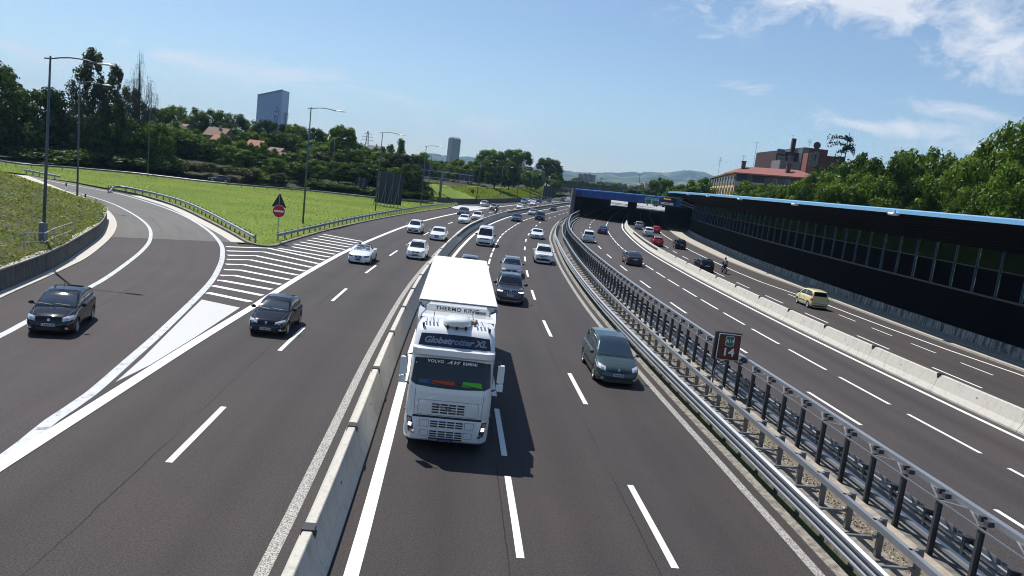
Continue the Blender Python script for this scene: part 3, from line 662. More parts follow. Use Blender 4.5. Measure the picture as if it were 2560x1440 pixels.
# handrail and switch box on the bank
hr = thing('handrail', 'thin grey handrail on top of the ramp retaining wall', 'railing', G(130, 625, 1.1))
def on_bank(px, py):
    z = 1.1
    for _ in range(12): p = G(px, py, z); z = emb_h(p[:2])
    return p
H1 = [G(60, 617, 1.5), G(111, 630, 1.1), G(135, 617, 1.1), G(157, 607, 1.1), G(179, 597, 1.1)]
H1 = [np.array([p[0], p[1], emb_h(p[:2])]) for p in H1]
hb = MB(); 
for p in H1: hb.tube([p-np.array([0, 0, .3]), p+np.array([0, 0, 1.05])], .025, 6)
hb.build('posts', galv, hr)
MB().tube([p+np.array([0, 0, 1.05]) for p in H1], .025, 6).tube([p+np.array([0, 0, .55]) for p in H1], .02, 6).build('rails', galv, hr)
pbx = on_bank(107, 605); bx = thing('switch_box', 'grey metal switch box at the foot of the nearest street lamp', 'box', pbx)
MB().box(pbx+np.array([0, 0, .5]), (.34, .3, 1.1)).build('cabinet', mat('grey_cabinet', (.16, .19, .22), .5), bx); MB().box(pbx+np.array([0, 0, 1.1]), (.38, .34, .06)).build('lid', mat('grey_lid', (.25, .28, .3), .5), bx)
def post_sign(px, py, label, z=0.):
    p = G(px, py, z); t = thing('marker_post', label, 'post', p); MB().loft([[(p[0]+a, p[1]+b, p[2]+zz) for a, b in ((-.07, -.04), (.07, -.04), (.05, .04), (-.05, .04))] for zz in (0, .62, .64)]).build('post_body', m_white, t)
    MB().box(p+np.array([0, 0, .82]), (.14, .1, .36)).build('black_band', black, t)
post_sign(165, 478, 'leaning black and white marker post at the far bend of the ramp'); post_sign(213, 508, 'black and white marker post beside the second street lamp')

# ---------------------------------------------------------------- street lamps
m_pole = mat('lamp_pole', (.10, .125, .14), .5, .5, var=.15, vscale=.6); m_lamp = mat('lamp_head', (.78, .79, .8), .35)
def lamp(base, top, head, label, r=1., group=None):
    b = Vector([float(x) for x in base]); t_ = Vector([float(x) for x in top]); h = Vector([float(x) for x in head]); t_.x = b.x+(t_.x-b.x)*.6
    t = thing('street_lamp', label, 'street lamp', b, 0, group)
    MB().tube([b-Vector((0, 0, .4)), b.lerp(t_, .5), t_+Vector((0, 0, .15))], [.11*r, .09*r, .06*r], 10).build('pole', m_pole, t, smooth=True)
    d = h-t_; P = [t_-d*.09+Vector((0, 0, 0))]+[t_+d*k+Vector((0, 0, .32*math.sin(min(1, k/.75)*math.pi)*.6)) for k in (0, .15, .3, .45, .6, .72)]
    MB().tube(P, [.045*r]*7, 8).build('arm', m_pole, t, smooth=True)
    e = P[-1]; L = (h-e); rings = []
    q = L.to_track_quat('X', 'Z').to_matrix(); n = 10
    for k, (wd, hh) in zip((0, .08, .35, .7, .93, 1.), ((.05, .05), (.1, .07), (.16, .11), (.17, .12), (.1, .07), (.02, .02))):
        rings.append([e+L*k+q@Vector((0, wd*r*math.cos(2*math.pi*i/n), max(-.02, hh*r*math.sin(2*math.pi*i/n)))) for i in range(n)])
    MB().loft(rings).build('lamp_head', m_lamp, t, smooth=True)
    return t
def lampp(b, z, tp, hd, label, r=1.):
    g = G(*b, z); return lamp(g, A(*tp, g[1]), A(*hd, g[1]), label, r)
l1 = on_bank(108, 603); l1[2] -= .3
lamp(l1, A(129, 147, l1[1]), A(289, 166, l1[1]), 'nearest tall street lamp standing on the leafy bank at far left', .9)
lampp((193, 502), .3, (197, 207), (279, 215), 'second tall street lamp at the inner bend of the ramp')
lampp((757, 560), 0, (776, 271), (865, 281), 'tall street lamp standing in the meadow right of the no entry sign')
lampp((938, 528), 0, (957, 332), (1015, 339), 'street lamp standing just left of the big billboard back')
lampp((828, 480), .1, (836, 346), (866, 348), 'street lamp in front of the dark trees beyond the meadow')
lampp((1052, 513), .1, (1065, 366), (1110, 368), 'street lamp whose pole passes in front of the left gantry panel')
lampp((1068, 499), .8, (1079, 388), (1112, 391), 'street lamp behind the gantry, arm just under the blue hill')
lampp((1191, 501), 1., (1203, 406), (1233, 409), 'street lamp on the green slope just right of the twin round signs')
lampp((1250, 497), 1., (1257, 418), (1284, 419), 'second street lamp from the left along the green slope')
lampp((1292, 496), 1., (1300, 427), (1323, 429), 'third street lamp from the left along the green slope')
lampp((1325, 497), 1., (1332, 434), (1352, 437), 'fourth street lamp from the left along the green slope')
lampp((1350, 496), 1., (1357, 440), (1377, 442), 'fifth street lamp along the green slope, near the far billboard')
lampp((369, 440), .2, (375, 270), (390, 262), 'lone thin street lamp under the bare weeping tree')

# ---------------------------------------------------------------- signs and billboards
ps = G(692, 606); t = thing('no_entry_sign', 'red no entry disc below a dark triangular sign back at the meadow tip', 'sign', ps)
MB().tube([ps, ps+np.array([.05, 0, 4.35])], .04, 8).build('pole', galv, t)
Y = ps[1]; c = A(698, 528, Y); 
cir = lambda r, n=28: [(r*math.cos(2*math.pi*k/n), r*math.sin(2*math.pi*k/n)) for k in range(n)]
m_red = mat('sign_red', (.5, .012, .012), .4)
plate('disc', c-np.array([0, .08, 0]), 0, cir(.56), .02, m_white, t); plate('red_face', c-np.array([0, .08, 0]), 0, cir(.53), .01, m_red, t, .02); plate('white_bar', c-np.array([0, .08, 0]), 0, rrect(.84, .16, .01), .01, m_white, t, .03)
c2 = A(699, 503, Y); plate('triangle_back', c2+np.array([0, -.05, -.1]), 0, [(-.66, -.42), (.66, -.42), (.06, .72), (-.06, .72)], .02, m_back, t)
MB().box(c2+np.array([0, -.09, 0]), (.05, .03, 1.0)).build('stiffener', galv, t)
def back_sign(px, py, tops, label, kind, z=0.):
    b = G(px, py, z); t = thing('road_sign', label, 'sign', b); hi = 0
    for (x, y, rr, sh) in tops:
        c = A(x, y, b[1]); hi = max(hi, c[2]+rr)
        plate('sign_back', c-np.array([0, .05, 0]), 0, cir(rr, 20) if sh == 'o' else [(-rr, -rr*.7), (rr, -rr*.7), (0, rr*1.1)], .02, m_back, t)
        MB().box(c-np.array([0, .09, 0]), (.05, .03, rr*1.6)).build('stiffener', galv, t)
    MB().tube([b, (b[0], b[1], hi-.1)], .04, 6).build('pole', galv_d, t)
back_sign(1078, 508, [(1080, 483, .62, 'v')], 'back of a triangular sign right of the gantry lamp', 'v')
back_sign(1120, 509, [(1120, 497, .5, 'o')], 'back of a single round sign right of the gantry post', 'o')
back_sign(1182, 499, [(1182, 478.5, .5, 'o'), (1181.5, 487.5, .5, 'o')], 'backs of two round signs one above the other on the green slope', 'o', .6)
def billboard(px, py, x0, y0, x1, y1, label, ns, z=0., brace=True):
    b = G(px, py, z); Y = b[1]; p0 = A(x0, y0, Y); p1 = A(x1, y1, Y); w = (p1[0]-p0[0]); cx = (p0[0]+p1[0])/2; zt = p0[2]; zb = p1[2]+.1
    t = thing('billboard', label, 'billboard', (cx, Y, z)); yaw = rad(-5)
    cc = np.array([cx, Y, (zt+zb)/2]); plate('panel', cc, yaw, [(-w/2, (zb-zt)/2), (w/2, (zb-zt)/2), (w/2, (zt-zb)/2), (-w/2, (zt-zb)/2)], .06, mat('billboard_back', (.022, .03, .05), .6), t)
    k = MB(); x = np.array([math.cos(yaw), math.sin(yaw), 0])
    for i in range(ns):
        q = cc+x*(-w/2+w*(i+.5)/ns)+np.array([0, -.12, 0]); k.beam((q[0], q[1], z), (q[0], q[1], zt), .09)
        if brace: k.beam((q[0], q[1], zt-(zt-zb)*.28), (q[0]-.5, q[1]-1.6, z), .09)
    k.build('struts', galv_d, t)
    h = MB()
    for i in range(12): h.box(cc+np.array([0, -.08, (i/11-.5)*(zt-zb)*.96]), (w*.98, .03, .03), yaw)
    h.build('ribs', mat('billboard_rib', (.05, .06, .09), .6), t)
billboard(975, 518, 943, 427, 1003, 515, 'tall dark navy back of a billboard with four slanting grey struts', 4)
billboard(902, 491, 893, 443, 914, 486, 'small dark billboard back with slanting struts at the dark slope', 2)
billboard(1372, 497, 1360, 464, 1388, 494, 'dark billboard back with pale struts at the end of the green slope', 4, 1., False)
# T shaped gantry
Yg = 187.; gp = A(1098, 507, Yg); gp[2] = 0; t = thing('sign_gantry', 'T-shaped steel gantry carrying two dark sign backs beside the left carriageway', 'gantry', gp)
MB().box((gp[0], Yg, 3.9), (.55, .5, 7.8)).build('post', mat('gantry_steel', (.17, .19, .21), .5, .5), t)
for (a, b) in (((1032, 421), (1181, 439)), ((1031, 437), (1180, 455))):
    MB().beam(A(*a, Yg-.35), A(*b, Yg-.35), .16).build('crossbar', galv, t)
k = MB()
for f in np.linspace(.05, .95, 13): 
    a = A(1032+149*f, 421+18*f, Yg-.35); b = A(1031+149*f, 437+18*f, Yg-.35); k.beam(a, b, .06)
k.build('uprights', galv_d, t)
for (x0, y0, x1, y1) in ((1033, 407, 1072, 441), (1147, 427, 1184, 454)):
    a = A(x0, y0, Yg); b = A(x1, y1, Yg); cc = (a+b)/2; w = b[0]-a[0]; h = a[2]-b[2]
    o = plate('sign_panel', cc, 0, [(-w/2, -h/2), (w/2, -h/2), (w/2, h/2), (-w/2, h/2)], .1, mat('panel_back', (.02, .028, .05), .6), t, -.1)
    g_ = MB()
    for f in np.linspace(-.45, .45, 5): g_.box(cc+np.array([f*w, -.03, 0]), (.05, .05, h*.96))
    for f in np.linspace(-.4, .4, 4): g_.box(cc+np.array([0, -.02, f*h]), (w*.96, .03, .04))
    g_.build('panel_frame', galv_d, t)

# ---------------------------------------------------------------- noise barrier on the right
Sn = frange(14, 178, 2.8); nbt = thing('noise_barrier', 'long dark noise barrier with window band, blue posts and pale blue top edge', 'noise barrier', R(60, oW(60), ZR))
m_panel = None
def ribbed(name, c1, c2, freq):
    m, t, b = principled(name, c1, .9, spec=.08)
    c = t.n('ShaderNodeTexCoord').outputs['Object']; z = t.n('ShaderNodeSeparateXYZ', {0: c}).outputs[2]
    w = t.math('SINE', t.math('MULTIPLY', z, freq)); t.link(t.mix(t.ramp(w, [(.0, 0.), (1., 1.)]), c1, c2), b.inputs['Base Color'])
    bp = t.n('ShaderNodeBump', {'Height': w, 'Strength': .8, 'Distance': .03}); t.link(bp.outputs[0], b.inputs['Normal']); return m
m_panel = mat('lower_panel', (.0035, .004, .005), .9, var=.3, vscale=.7, detail=4., spec=.05)
m_roofp = ribbed('ribbed_panel', (.003, .0035, .0045), (.010, .011, .014), 30.)
MB().sweep(Sn, oW, [(-.18, ZR), (-.12, 1.08), (.3, 1.12), (.3, ZR)]).build('concrete_base', stained('barrier_base', (.38, .37, .35), (.06, .06, .06), (.42, .58)), nbt)
MB().sweep(Sn, oW, [(.0, 1.06), (.0, 3.82), (.12, 3.82), (.12, 1.06)]).build('lower_panel', m_panel, nbt)
MB().sweep(Sn, oW, [(-.14, 3.78), (-.14, 3.92), (.14, 3.92), (.14, 3.78)]).build('sill_rail', darksteel, nbt)
MB().sweep(Sn, oW, [(.02, 5.72), (.02, 5.8), (.1, 5.8), (.1, 5.72)]).build('middle_rail', darksteel, nbt)
MB().sweep(Sn, oW, [(.05, 7.16), (-2.9, 8.35), (-5.85, 9.02), (-5.85, 9.12), (-2.8, 8.47), (.15, 7.3)]).build('overhang', m_roofp, nbt)
MB().sweep(Sn, oW, [(-5.95, 8.93), (-5.95, 9.2), (-5.2, 9.3), (-5.2, 9.2), (-5.86, 9.1)]).build('cap_strip', mat('pale_blue_metal', (.22, .46, .70), .35, .1), nbt)
bm_ = bpy.data.materials.new('tinted_pane'); bm_.use_nodes = True; tt = NT(bm_.node_tree); bm_.node_tree.nodes.clear()
tr = tt.n('ShaderNodeBsdfTransparent', {'Color': (.30, .36, .20, 1)}); gl = tt.n('ShaderNodeBsdfGlossy', {'Color': (.5, .5, .5, 1), 'Roughness': .25}); df = tt.n('ShaderNodeBsdfDiffuse', {'Color': (.02, .028, .016, 1)})
m1 = tt.n('ShaderNodeMixShader', {0: .3, 1: tr.outputs[0], 2: df.outputs[0]}); m2 = tt.n('ShaderNodeMixShader', {0: .015, 1: m1.outputs[0], 2: gl.outputs[0]}); tt.n('ShaderNodeOutputMaterial', {'Surface': m2.outputs[0]})
m_blue = mat('blue_post', (.045, .09, .24), .6, var=.1)
posts = list(np.arange(16, 176, 2.82)); 
for a, b in zip(posts, posts[1:]):
    MB().sweep([a+.06, b-.06], oW, [(.05, 5.8), (.05, 7.16), (.07, 7.16), (.07, 5.8)]).build('upper_pane', bm_, nbt)
    MB().sweep([a+.06, b-.06], oW, [(.05, 3.92), (.05, 5.72), (.07, 5.72), (.07, 3.92)]).build('lower_pane', mat('dark_pane', (.003, .0035, .005), .9, spec=.05), nbt)
for a in posts:
    an = math.atan2(*RT(a)[::-1]); k = MB().box(R(a, oW(a)-.06, 5.52), (.08, .12, 3.2), an); k.build('blue_post', m_blue, nbt)
i_ = 0
for (x, y) in ((2239, 541), (1990, 521), (1851, 507), (1770, 500), (1720, 497)):
    d = ray(x, y); best = min(np.arange(20, 176, .5), key=lambda q: abs(R(q, oW(q)-5.95)[0]*d[1]-R(q, oW(q)-5.95)[1]*d[0])); p = R(best, oW(best)-6.05, 8.86); i_ += 1
    t = thing('overhead_light', '%s white floodlight hanging under the pale blue edge of the noise barrier' % ('nearest', 'second nearest', 'third nearest', 'fourth nearest', 'farthest')[i_-1], 'light', p)
    an = math.atan2(*RT(best)[::-1]); mb = MB(); mb.loft([[Vector([float(v) for v in p])+Matrix.Rotation(an, 3, 'Z')@Vector((xx, yy*wy, zz)) for xx, yy in ((-.4, -1), (.4, -1), (.45, 0), (.4, 1), (-.4, 1), (-.45, 0))] for zz, wy in ((-.12, .16), (0, .26), (.1, .2))]); mb.build('lamp_body', m_lamp, t)
    MB().box(p+np.array([.1, 0, .18]), (.1, .1, .2)).build('hanger', galv_d, t)

# ---------------------------------------------------------------- tunnel with its blue fascia
PA_, PB_ = np.array([12.75, 192.]), np.array([40.2, 171.2]); dirp = (PB_-PA_)/np.linalg.norm(PB_-PA_); nrm_ = np.array([dirp[1], -dirp[0]]); nrm_ = -nrm_ if nrm_[1] > 0 else nrm_
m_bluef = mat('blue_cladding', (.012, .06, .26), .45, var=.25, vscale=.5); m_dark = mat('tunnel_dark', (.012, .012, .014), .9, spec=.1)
tn = thing('tunnel', 'covered carriageway with dark mouth and blue cladding across its top', 'tunnel', (*PA_, 0))
def P2(f, out=0.): p = PA_+(PB_-PA_)*f+nrm_*out; return p
zb = lambda f: 5.46+(6.1-5.46)*f; zt = lambda f: 7.16+(8.1-7.16)*f
k = MB(); k.loft([[(*P2(f, .05), zb(f)), (*P2(f, .05), zt(f)), (*P2(f, -.35), zt(f)+.02), (*P2(f, -.35), zb(f))] for f in np.linspace(0, .86, 16)]); k.build('fascia', m_bluef, tn)
k = MB()
for f in np.arange(.01, .86, .0155*1.5): k.box((*P2(f, .09), (zb(f)+zt(f))/2), (.07, .06, (zt(f)-zb(f))*.98), math.atan2(dirp[1], dirp[0]))
k.build('cladding_ribs', mat('blue_rib', (.03, .11, .38), .4), tn)
MB().loft([[(*P2(f, .12), zt(f)-.22), (*P2(f, .12), zt(f)+.04), (*P2(f, -.7), zt(f)+.1), (*P2(f, -.7), zt(f)-.1)] for f in np.linspace(0, .86, 16)]).build('fascia_cap', mat('lighter_blue', (.05, .22, .58), .4), tn)
MB().loft([[(*P2(f, .1), zb(f)-.1), (*P2(f, .1), zb(f)+.02), (*P2(f, -.2), zb(f)+.02), (*P2(f, -.2), zb(f)-.1)] for f in np.linspace(0, .9, 16)]).build('lower_edge', darksteel, tn)
St = frange(190, 384, 5)
sl_ = R(190, 6.5)
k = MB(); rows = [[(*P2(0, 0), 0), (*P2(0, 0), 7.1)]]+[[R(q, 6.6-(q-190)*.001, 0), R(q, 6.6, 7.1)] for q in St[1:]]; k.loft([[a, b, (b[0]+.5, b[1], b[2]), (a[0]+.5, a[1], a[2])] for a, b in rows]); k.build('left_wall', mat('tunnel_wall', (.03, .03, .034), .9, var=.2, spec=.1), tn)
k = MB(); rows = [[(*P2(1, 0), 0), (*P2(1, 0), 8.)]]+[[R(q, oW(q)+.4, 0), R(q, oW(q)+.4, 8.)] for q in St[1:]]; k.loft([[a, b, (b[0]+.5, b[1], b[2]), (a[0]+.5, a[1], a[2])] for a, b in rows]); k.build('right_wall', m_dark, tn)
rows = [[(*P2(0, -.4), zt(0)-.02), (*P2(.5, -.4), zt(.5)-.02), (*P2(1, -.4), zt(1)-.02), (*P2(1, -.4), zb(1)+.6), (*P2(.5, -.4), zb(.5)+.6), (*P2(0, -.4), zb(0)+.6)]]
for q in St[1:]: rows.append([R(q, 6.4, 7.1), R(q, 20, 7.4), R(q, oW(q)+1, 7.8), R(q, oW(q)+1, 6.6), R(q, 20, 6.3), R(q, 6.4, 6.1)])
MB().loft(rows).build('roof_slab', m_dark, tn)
k = MB()
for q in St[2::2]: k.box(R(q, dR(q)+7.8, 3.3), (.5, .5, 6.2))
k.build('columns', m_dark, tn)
k = MB(); k.box((PA_[0]-.15, PA_[1]-.1, 3.6), (.9, .7, 7.2), .3); k.build('corner_pillar', mat('pillar_grey', (.14, .145, .16), .8, var=.2), tn)
mb = MB(); q0 = P2(.985, .4); mb.beam((*q0, ZR), (*q0, 6.3), .3).beam((*q0, 5.9), (*P2(.86, .4), 6.7), .25).beam((*q0, 6.3), (*P2(.84, .3), 7.6), .2); mb.build('portal_frame', galv_d, tn)
# signs on the portal
def portal_px(x, y):
    d = ray(x, y); M2 = np.array([[d[0], -(PB_-PA_)[0]], [d[1], -(PB_-PA_)[1]]]); tt_, f = np.linalg.solve(M2, PA_+nrm_*.6); return f, CAMH+d[2]*tt_
yawp = math.atan2(dirp[1], dirp[0])
def portal_sign(x0, y0, x1, y1, label, cat='sign'):
    f0, z1 = portal_px(x0, y0); f1, z0 = portal_px(x1, y1); c = (*P2((f0+f1)/2, .6), (z0+z1)/2); w = (f1-f0)*np.linalg.norm(PB_-PA_); h = z1-z0
    t = thing('overhead_sign', label, cat, c); return t, np.array(c), w, h
t, c, w, h = portal_sign(1615, 492.5, 1645, 512, 'green motorway sign with white arrow on the blue tunnel front')
plate('board', c, yawp, rrect(w, h, .1), .1, m_white, t, -.1); plate('green_face', c, yawp, rrect(w-.14, h-.14, .08), .02, m_green, t, 0.)
text('lettering', 'A14  ANCONA', c+np.array([0, 0, h*.2]), yawp, .52, m_white, t, .03, .015)
plate('arrow', c+np.array([0, 0, -h*.2]), yawp, [(-.07, -.4), (.07, -.4), (.07, .05), (.25, .05), (0, .4), (-.25, .05), (-.07, .05)], .01, m_white, t, .025)
t, c, w, h = portal_sign(1655, 492, 1683, 512, 'black variable message sign with amber word above a white strip')
plate('board', c, yawp, rrect(w, h, .05), .25, black, t, -.25); 
am = mat('amber', (.5, .24, .08), .6, emit=((.9, .4, .1), .5))
text('lettering', 'Ravenna', c+np.array([-.15*dirp[0], 0, h*.27]), yawp, .55, am, t, .02, .012); 
plate('arrow', c+np.array([.1, 0, -h*.12]), yawp, [(-.06, -.35), (.06, -.35), (.06, .12), (.4, .12), (.4, .02), (.62, .2), (.4, .38), (.4, .26), (-.06, .26)], .01, mat('dim_white', (.35, .3, .25), .6), t, .01)
plate('white_strip', c+np.array([0, 0, -h*.45]), yawp, rrect(w+.1, .5, .02), .06, m_white, t, .0)
text('lettering', 'USCITA', c+np.array([0, 0, -h*.46]), yawp, .36, mat('dark_blue', (.02, .03, .15), .5), t, .07, .01)
t, c, w, h = portal_sign(1441, 474, 1452, 490, 'dark triangular warning sign back fixed to the left end of the blue tunnel front')
plate('triangle', c, yawp, [(-.75, -.5), (.75, -.5), (0, .75)], .05, mat('navy', (.01, .02, .07), .5), t); MB().box(c+np.array([0, .2, 0]), (.08, .1, 1.2)).build('bracket', darksteel, t)

# far overpass behind the tunnel corner
Yo = 430.; a = A(1391, 474, Yo); a2 = A(1391, 449, Yo); b = A(1600, 497, Yo); t = thing('overpass', 'distant dark overpass crossing the far road left of the tunnel', 'bridge', (a[0], Yo, 0))
mfc = mat('far_concrete', (.10, .10, .10), .9, var=.25, vscale=.3); mfw = mat('far_screen', (.035, .045, .03), .9, var=.5, vscale=.5)
MB().box(((a[0]+b[0])/2, Yo+6, a[2]+.7), (b[0]-a[0], 12, 1.4)).build('deck', mfc, t)
MB().box(((a[0]+b[0])/2, Yo-.1, (a[2]+1.9+a2[2])/2), (b[0]-a[0], .3, a2[2]-a[2]-1.9)).build('screen', mfw, t)
MB().box(((a[0]+b[0])/2, Yo-.2, a[2]+1.75), (b[0]-a[0], .15, .1)).build('handrail', mat('pale_rail', (.3, .3, .3), .6), t)
MB().box((a[0]-1.2, Yo+5, a2[2]/2-.6), (2.4, 12, a2[2]-1.2)).build('abutment', mfc, t)

# ---------------------------------------------------------------- buildings
def glass_wall(name, c1, c2, sx, sz):
    m, t, b = principled(name, c1, .25, spec=.8); c = t.n('ShaderNodeTexCoord').outputs['Object']
    s = t.n('ShaderNodeSeparateXYZ', {0: c}); z = t.math('FRACT', t.math('DIVIDE', s.outputs[2], sz)); x = t.math('FRACT', t.math('DIVIDE', s.outputs[0], sx))
    f = t.math('MAXIMUM', t.math('GREATER_THAN', z, .72), t.math('GREATER_THAN', x, .86)); nz = t.n('ShaderNodeTexNoise', {'Vector': c, 'Scale': .25, 'Detail': 3.}).outputs[0]
    col = t.mix(t.math('MULTIPLY', f, .75), c1, c2); col = t.mix(t.math('MULTIPLY', nz, .35), col, c2); t.link(col, b.inputs['Base Color']); return m
Yt = 1500.; P = [A(644, 238, Yt), A(707, 225, Yt)]; t = thing('office_tower', 'blue glass office tower with slanting roof above the trees', 'tower', (P[0][0], Yt, 0))
x0, x1 = P[0][0], P[1][0]; z0, z1 = P[0][2], P[1][2]
MB().add([(x0, Yt, 0), (x1, Yt, 0), (x1, Yt, z1), (x0, Yt, z0), (x0+3, Yt+30, 0), (x1+4, Yt+30, 0), (x1+4, Yt+30, z1), (x0+3, Yt+30, z0)], [(0, 1, 2, 3), (1, 5, 6, 2), (5, 4, 7, 6), (4, 0, 3, 7), (3, 2, 6, 7), (0, 4, 5, 1)]).build('facade', glass_wall('tower_glass', (.05, .12, .28), (.10, .19, .36), 3., 3.8), t)
MB().beam((x0, Yt-.5, z0), (x1, Yt-.5, z1), 1.5, 2.5).build('roof_edge', mat('tower_dark', (.02, .04, .07), .5), t)
xb = x1-9.; MB().add([(xb-4, Yt-.4, 40), (xb+4, Yt-.4, 40), (xb+4, Yt-.4, z1-33), (xb-4, Yt-.4, z1-33)], [(0, 1, 2, 3)]).build('letter_strip', mat('tower_navy', (.006, .02, .13), .5), t)
for i, ch in enumerate('UNIPOL'): text('lettering', ch, (xb, Yt-.6, z1-38-i*9.4), 0, 9.5, mat('pale_blue_text', (.3, .42, .62), .5), t, .1, .1)
Yt = 1250.; a = A(1120, 345, Yt); b = A(1152, 349, Yt); m_ = A(1131, 345, Yt); t = thing('residential_tower', 'slim grey high-rise tower beside the blue hills', 'tower', (a[0], Yt, 0))
MB().add([(a[0], Yt+9, 0), (m_[0], Yt, 0), (b[0], Yt+4, 0), (m_[0]+5, Yt+18, 0)]+[(a[0], Yt+9, a[2]), (m_[0], Yt, a[2]+.8), (b[0], Yt+4, a[2]-.2), (m_[0]+5, Yt+18, a[2])], [(0, 1, 5, 4), (1, 2, 6, 5), (2, 3, 7, 6), (3, 0, 4, 7), (4, 5, 6, 7)]).build('facade', glass_wall('tower_grey', (.085, .10, .135), (.15, .17, .21), 2.4, 3.2), t)
k = MB()
for i in range(7): k.box((a[0]+3+i*2.6, Yt+5, a[2]+1.2), (1.4, 1.4, 2.2+(i % 3)*.7))
k.build('roof_units', mat('roof_grey', (.12, .13, .15), .7), t)
# lattice mast by the blue tower, and a pylon
def mast(px, py_t, py_b, Y, w, label, name, arms):
    a = A(px, py_t, Y); b = A(px-2, py_b, Y); t = thing(name, label, name.replace('_', ' '), (b[0], Y, max(0, b[2]-15))); k = MB(); z0 = max(0, b[2]-15); n = 9
    for i in range(n):
        za, zb_ = z0+(a[2]-z0)*i/n, z0+(a[2]-z0)*(i+1)/n; wa, wb = w*(1-i/n*.8), w*(1-(i+1)/n*.8)
        for sx, sy in ((-1, -1), (1, -1), (1, 1), (-1, 1)):
            k.beam((a[0]+sx*wa, Y+sy*wa, za), (a[0]+sx*wb, Y+sy*wb, zb_), w*.12)
            k.beam((a[0]+sx*wa, Y+sy*wa, za), (a[0]-sy*wb, Y+sx*wb, zb_), w*.07)
    k.build('lattice', mat('lattice_steel', (.16, .17, .18), .6), t); q = MB()
    for (f, L) in arms: zz = z0+(a[2]-z0)*f; q.beam((a[0]-L, Y, zz), (a[0]+L, Y, zz), w*.14); q.beam((a[0]-L, Y, zz), (a[0]-L, Y, zz-w*.5), w*.1); q.beam((a[0]+L, Y, zz), (a[0]+L, Y, zz-w*.5), w*.1)
    q.build('crossarms', mat('lattice_steel', (.16, .17, .18)), t)
mast(920, 328, 366, 700., 2.2, 'slender electricity pylon rising above the trees', 'pylon', [(.72, 5), (.82, 4.5), (.92, 3.5)])
mast(714, 282, 312, 420., 1.2, 'small lattice antenna mast right of the blue tower', 'antenna_mast', [(.99, 1.8), (.93, 1.8), (.88, 1.6)])
# apartment block with red roof
Ya = 200.
def win(parent, c, yaw, w, h, frame=True, blind=None):
    f = plate('window', c, yaw, [(-w/2-.1, -h/2-.1), (w/2+.1, -h/2-.1), (w/2+.1, h/2+.1), (-w/2-.1, h/2+.1)], .05, mat('window_frame', (.42, .40, .38), .6), parent)
    g_ = plate('pane', c, yaw, [(-w/2, -h/2), (w/2, -h/2), (w/2, h/2), (-w/2, h/2)], .02, blind or mat('window_glass', (.03, .035, .045), .15), f, .05, world=False)
    g_.matrix_parent_inverse = Matrix(); 
    return f
c0 = A(1841, 431, Ya); xr = A(2046, 444, Ya-21)[0]; yaw_f = math.atan2(-21, xr-c0[0]); ex = np.array([math.cos(yaw_f), math.sin(yaw_f), 0]); Lr = np.hypot(xr-c0[0], 21); zr = c0[2]
ey = A(1776, 443, Ya+42)-c0; Ll = 42.; ey = np.array([ey[0], ey[1], 0])/np.hypot(ey[0], ey[1])
t = thing('apartment_building', 'red-roofed apartment block with yellow side and grey-brown front behind the noise barrier', 'apartment block', (c0[0], c0[1], 0)); C0 = np.array([c0[0], Ya, 0])
def quad(P, name, m, par): return MB().add(P, [tuple(range(len(P)))]).build(name, m, par)
quad([C0, C0+ex*Lr, C0+ex*Lr+[0, 0, zr], C0+[0, 0, zr]], 'front_wall', mat('brown_plaster', (.12, .095, .085), .85, var=.2, vscale=.3), t)
quad([C0+ey*Ll, C0, C0+[0, 0, zr], C0+ey*Ll+[0, 0, zr-1.0]], 'side_wall', mat('yellow_plaster', (.75, .54, .20), .85, var=.15, vscale=.3), t)
quad([C0+ex*Lr, C0+ex*Lr+ey*Ll, C0+ex*Lr+ey*Ll+[0, 0, zr], C0+ex*Lr+[0, 0, zr]], 'end_wall', mat('brown_plaster', (.12, .095, .085)), t)
e = 1.1; Z = np.array([0, 0, 1.]); r1, r2 = C0-ex*e-ey*e+Z*zr, C0+ex*(Lr+e)-ey*e+Z*zr; rb1, rb2 = C0+ey*14-ex*e+Z*zr, C0+ex*(Lr+e)+ey*14+Z*zr; ri1, ri2 = C0+ex*4+ey*6.5+Z*(zr+1.9), C0+ex*(Lr-4)+ey*6.5+Z*(zr+1.9)
MB().add([r1, r2, rb2, rb1, ri1, ri2, r1-Z*.3, r2-Z*.3, rb2-Z*.3, rb1-Z*.3], [(0, 1, 5, 4), (1, 2, 5), (2, 3, 4, 5), (3, 0, 4), (0, 6, 7, 1), (3, 9, 6, 0), (6, 9, 8, 7)]).build('roof', mat('red_tiles', (.20, .06, .045), .8, var=.2, vscale=1.2, stretch=(.4, .4, 4)), t)
MB().add([C0-ex*e+ey*9+Z*zr, C0+ex*6+ey*9+Z*(zr+1), C0+ex*6+ey*(Ll+1)+Z*(zr), C0-ex*e+ey*(Ll+1)+Z*(zr-1.1), C0-ex*e+ey*9+Z*(zr-.4), C0-ex*e+ey*(Ll+1)+Z*(zr-1.5)], [(0, 1, 2, 3), (0, 3, 5, 4)]).build('side_roof', mat('brown_tiles', (.2, .15, .12), .8, var=.2), t)
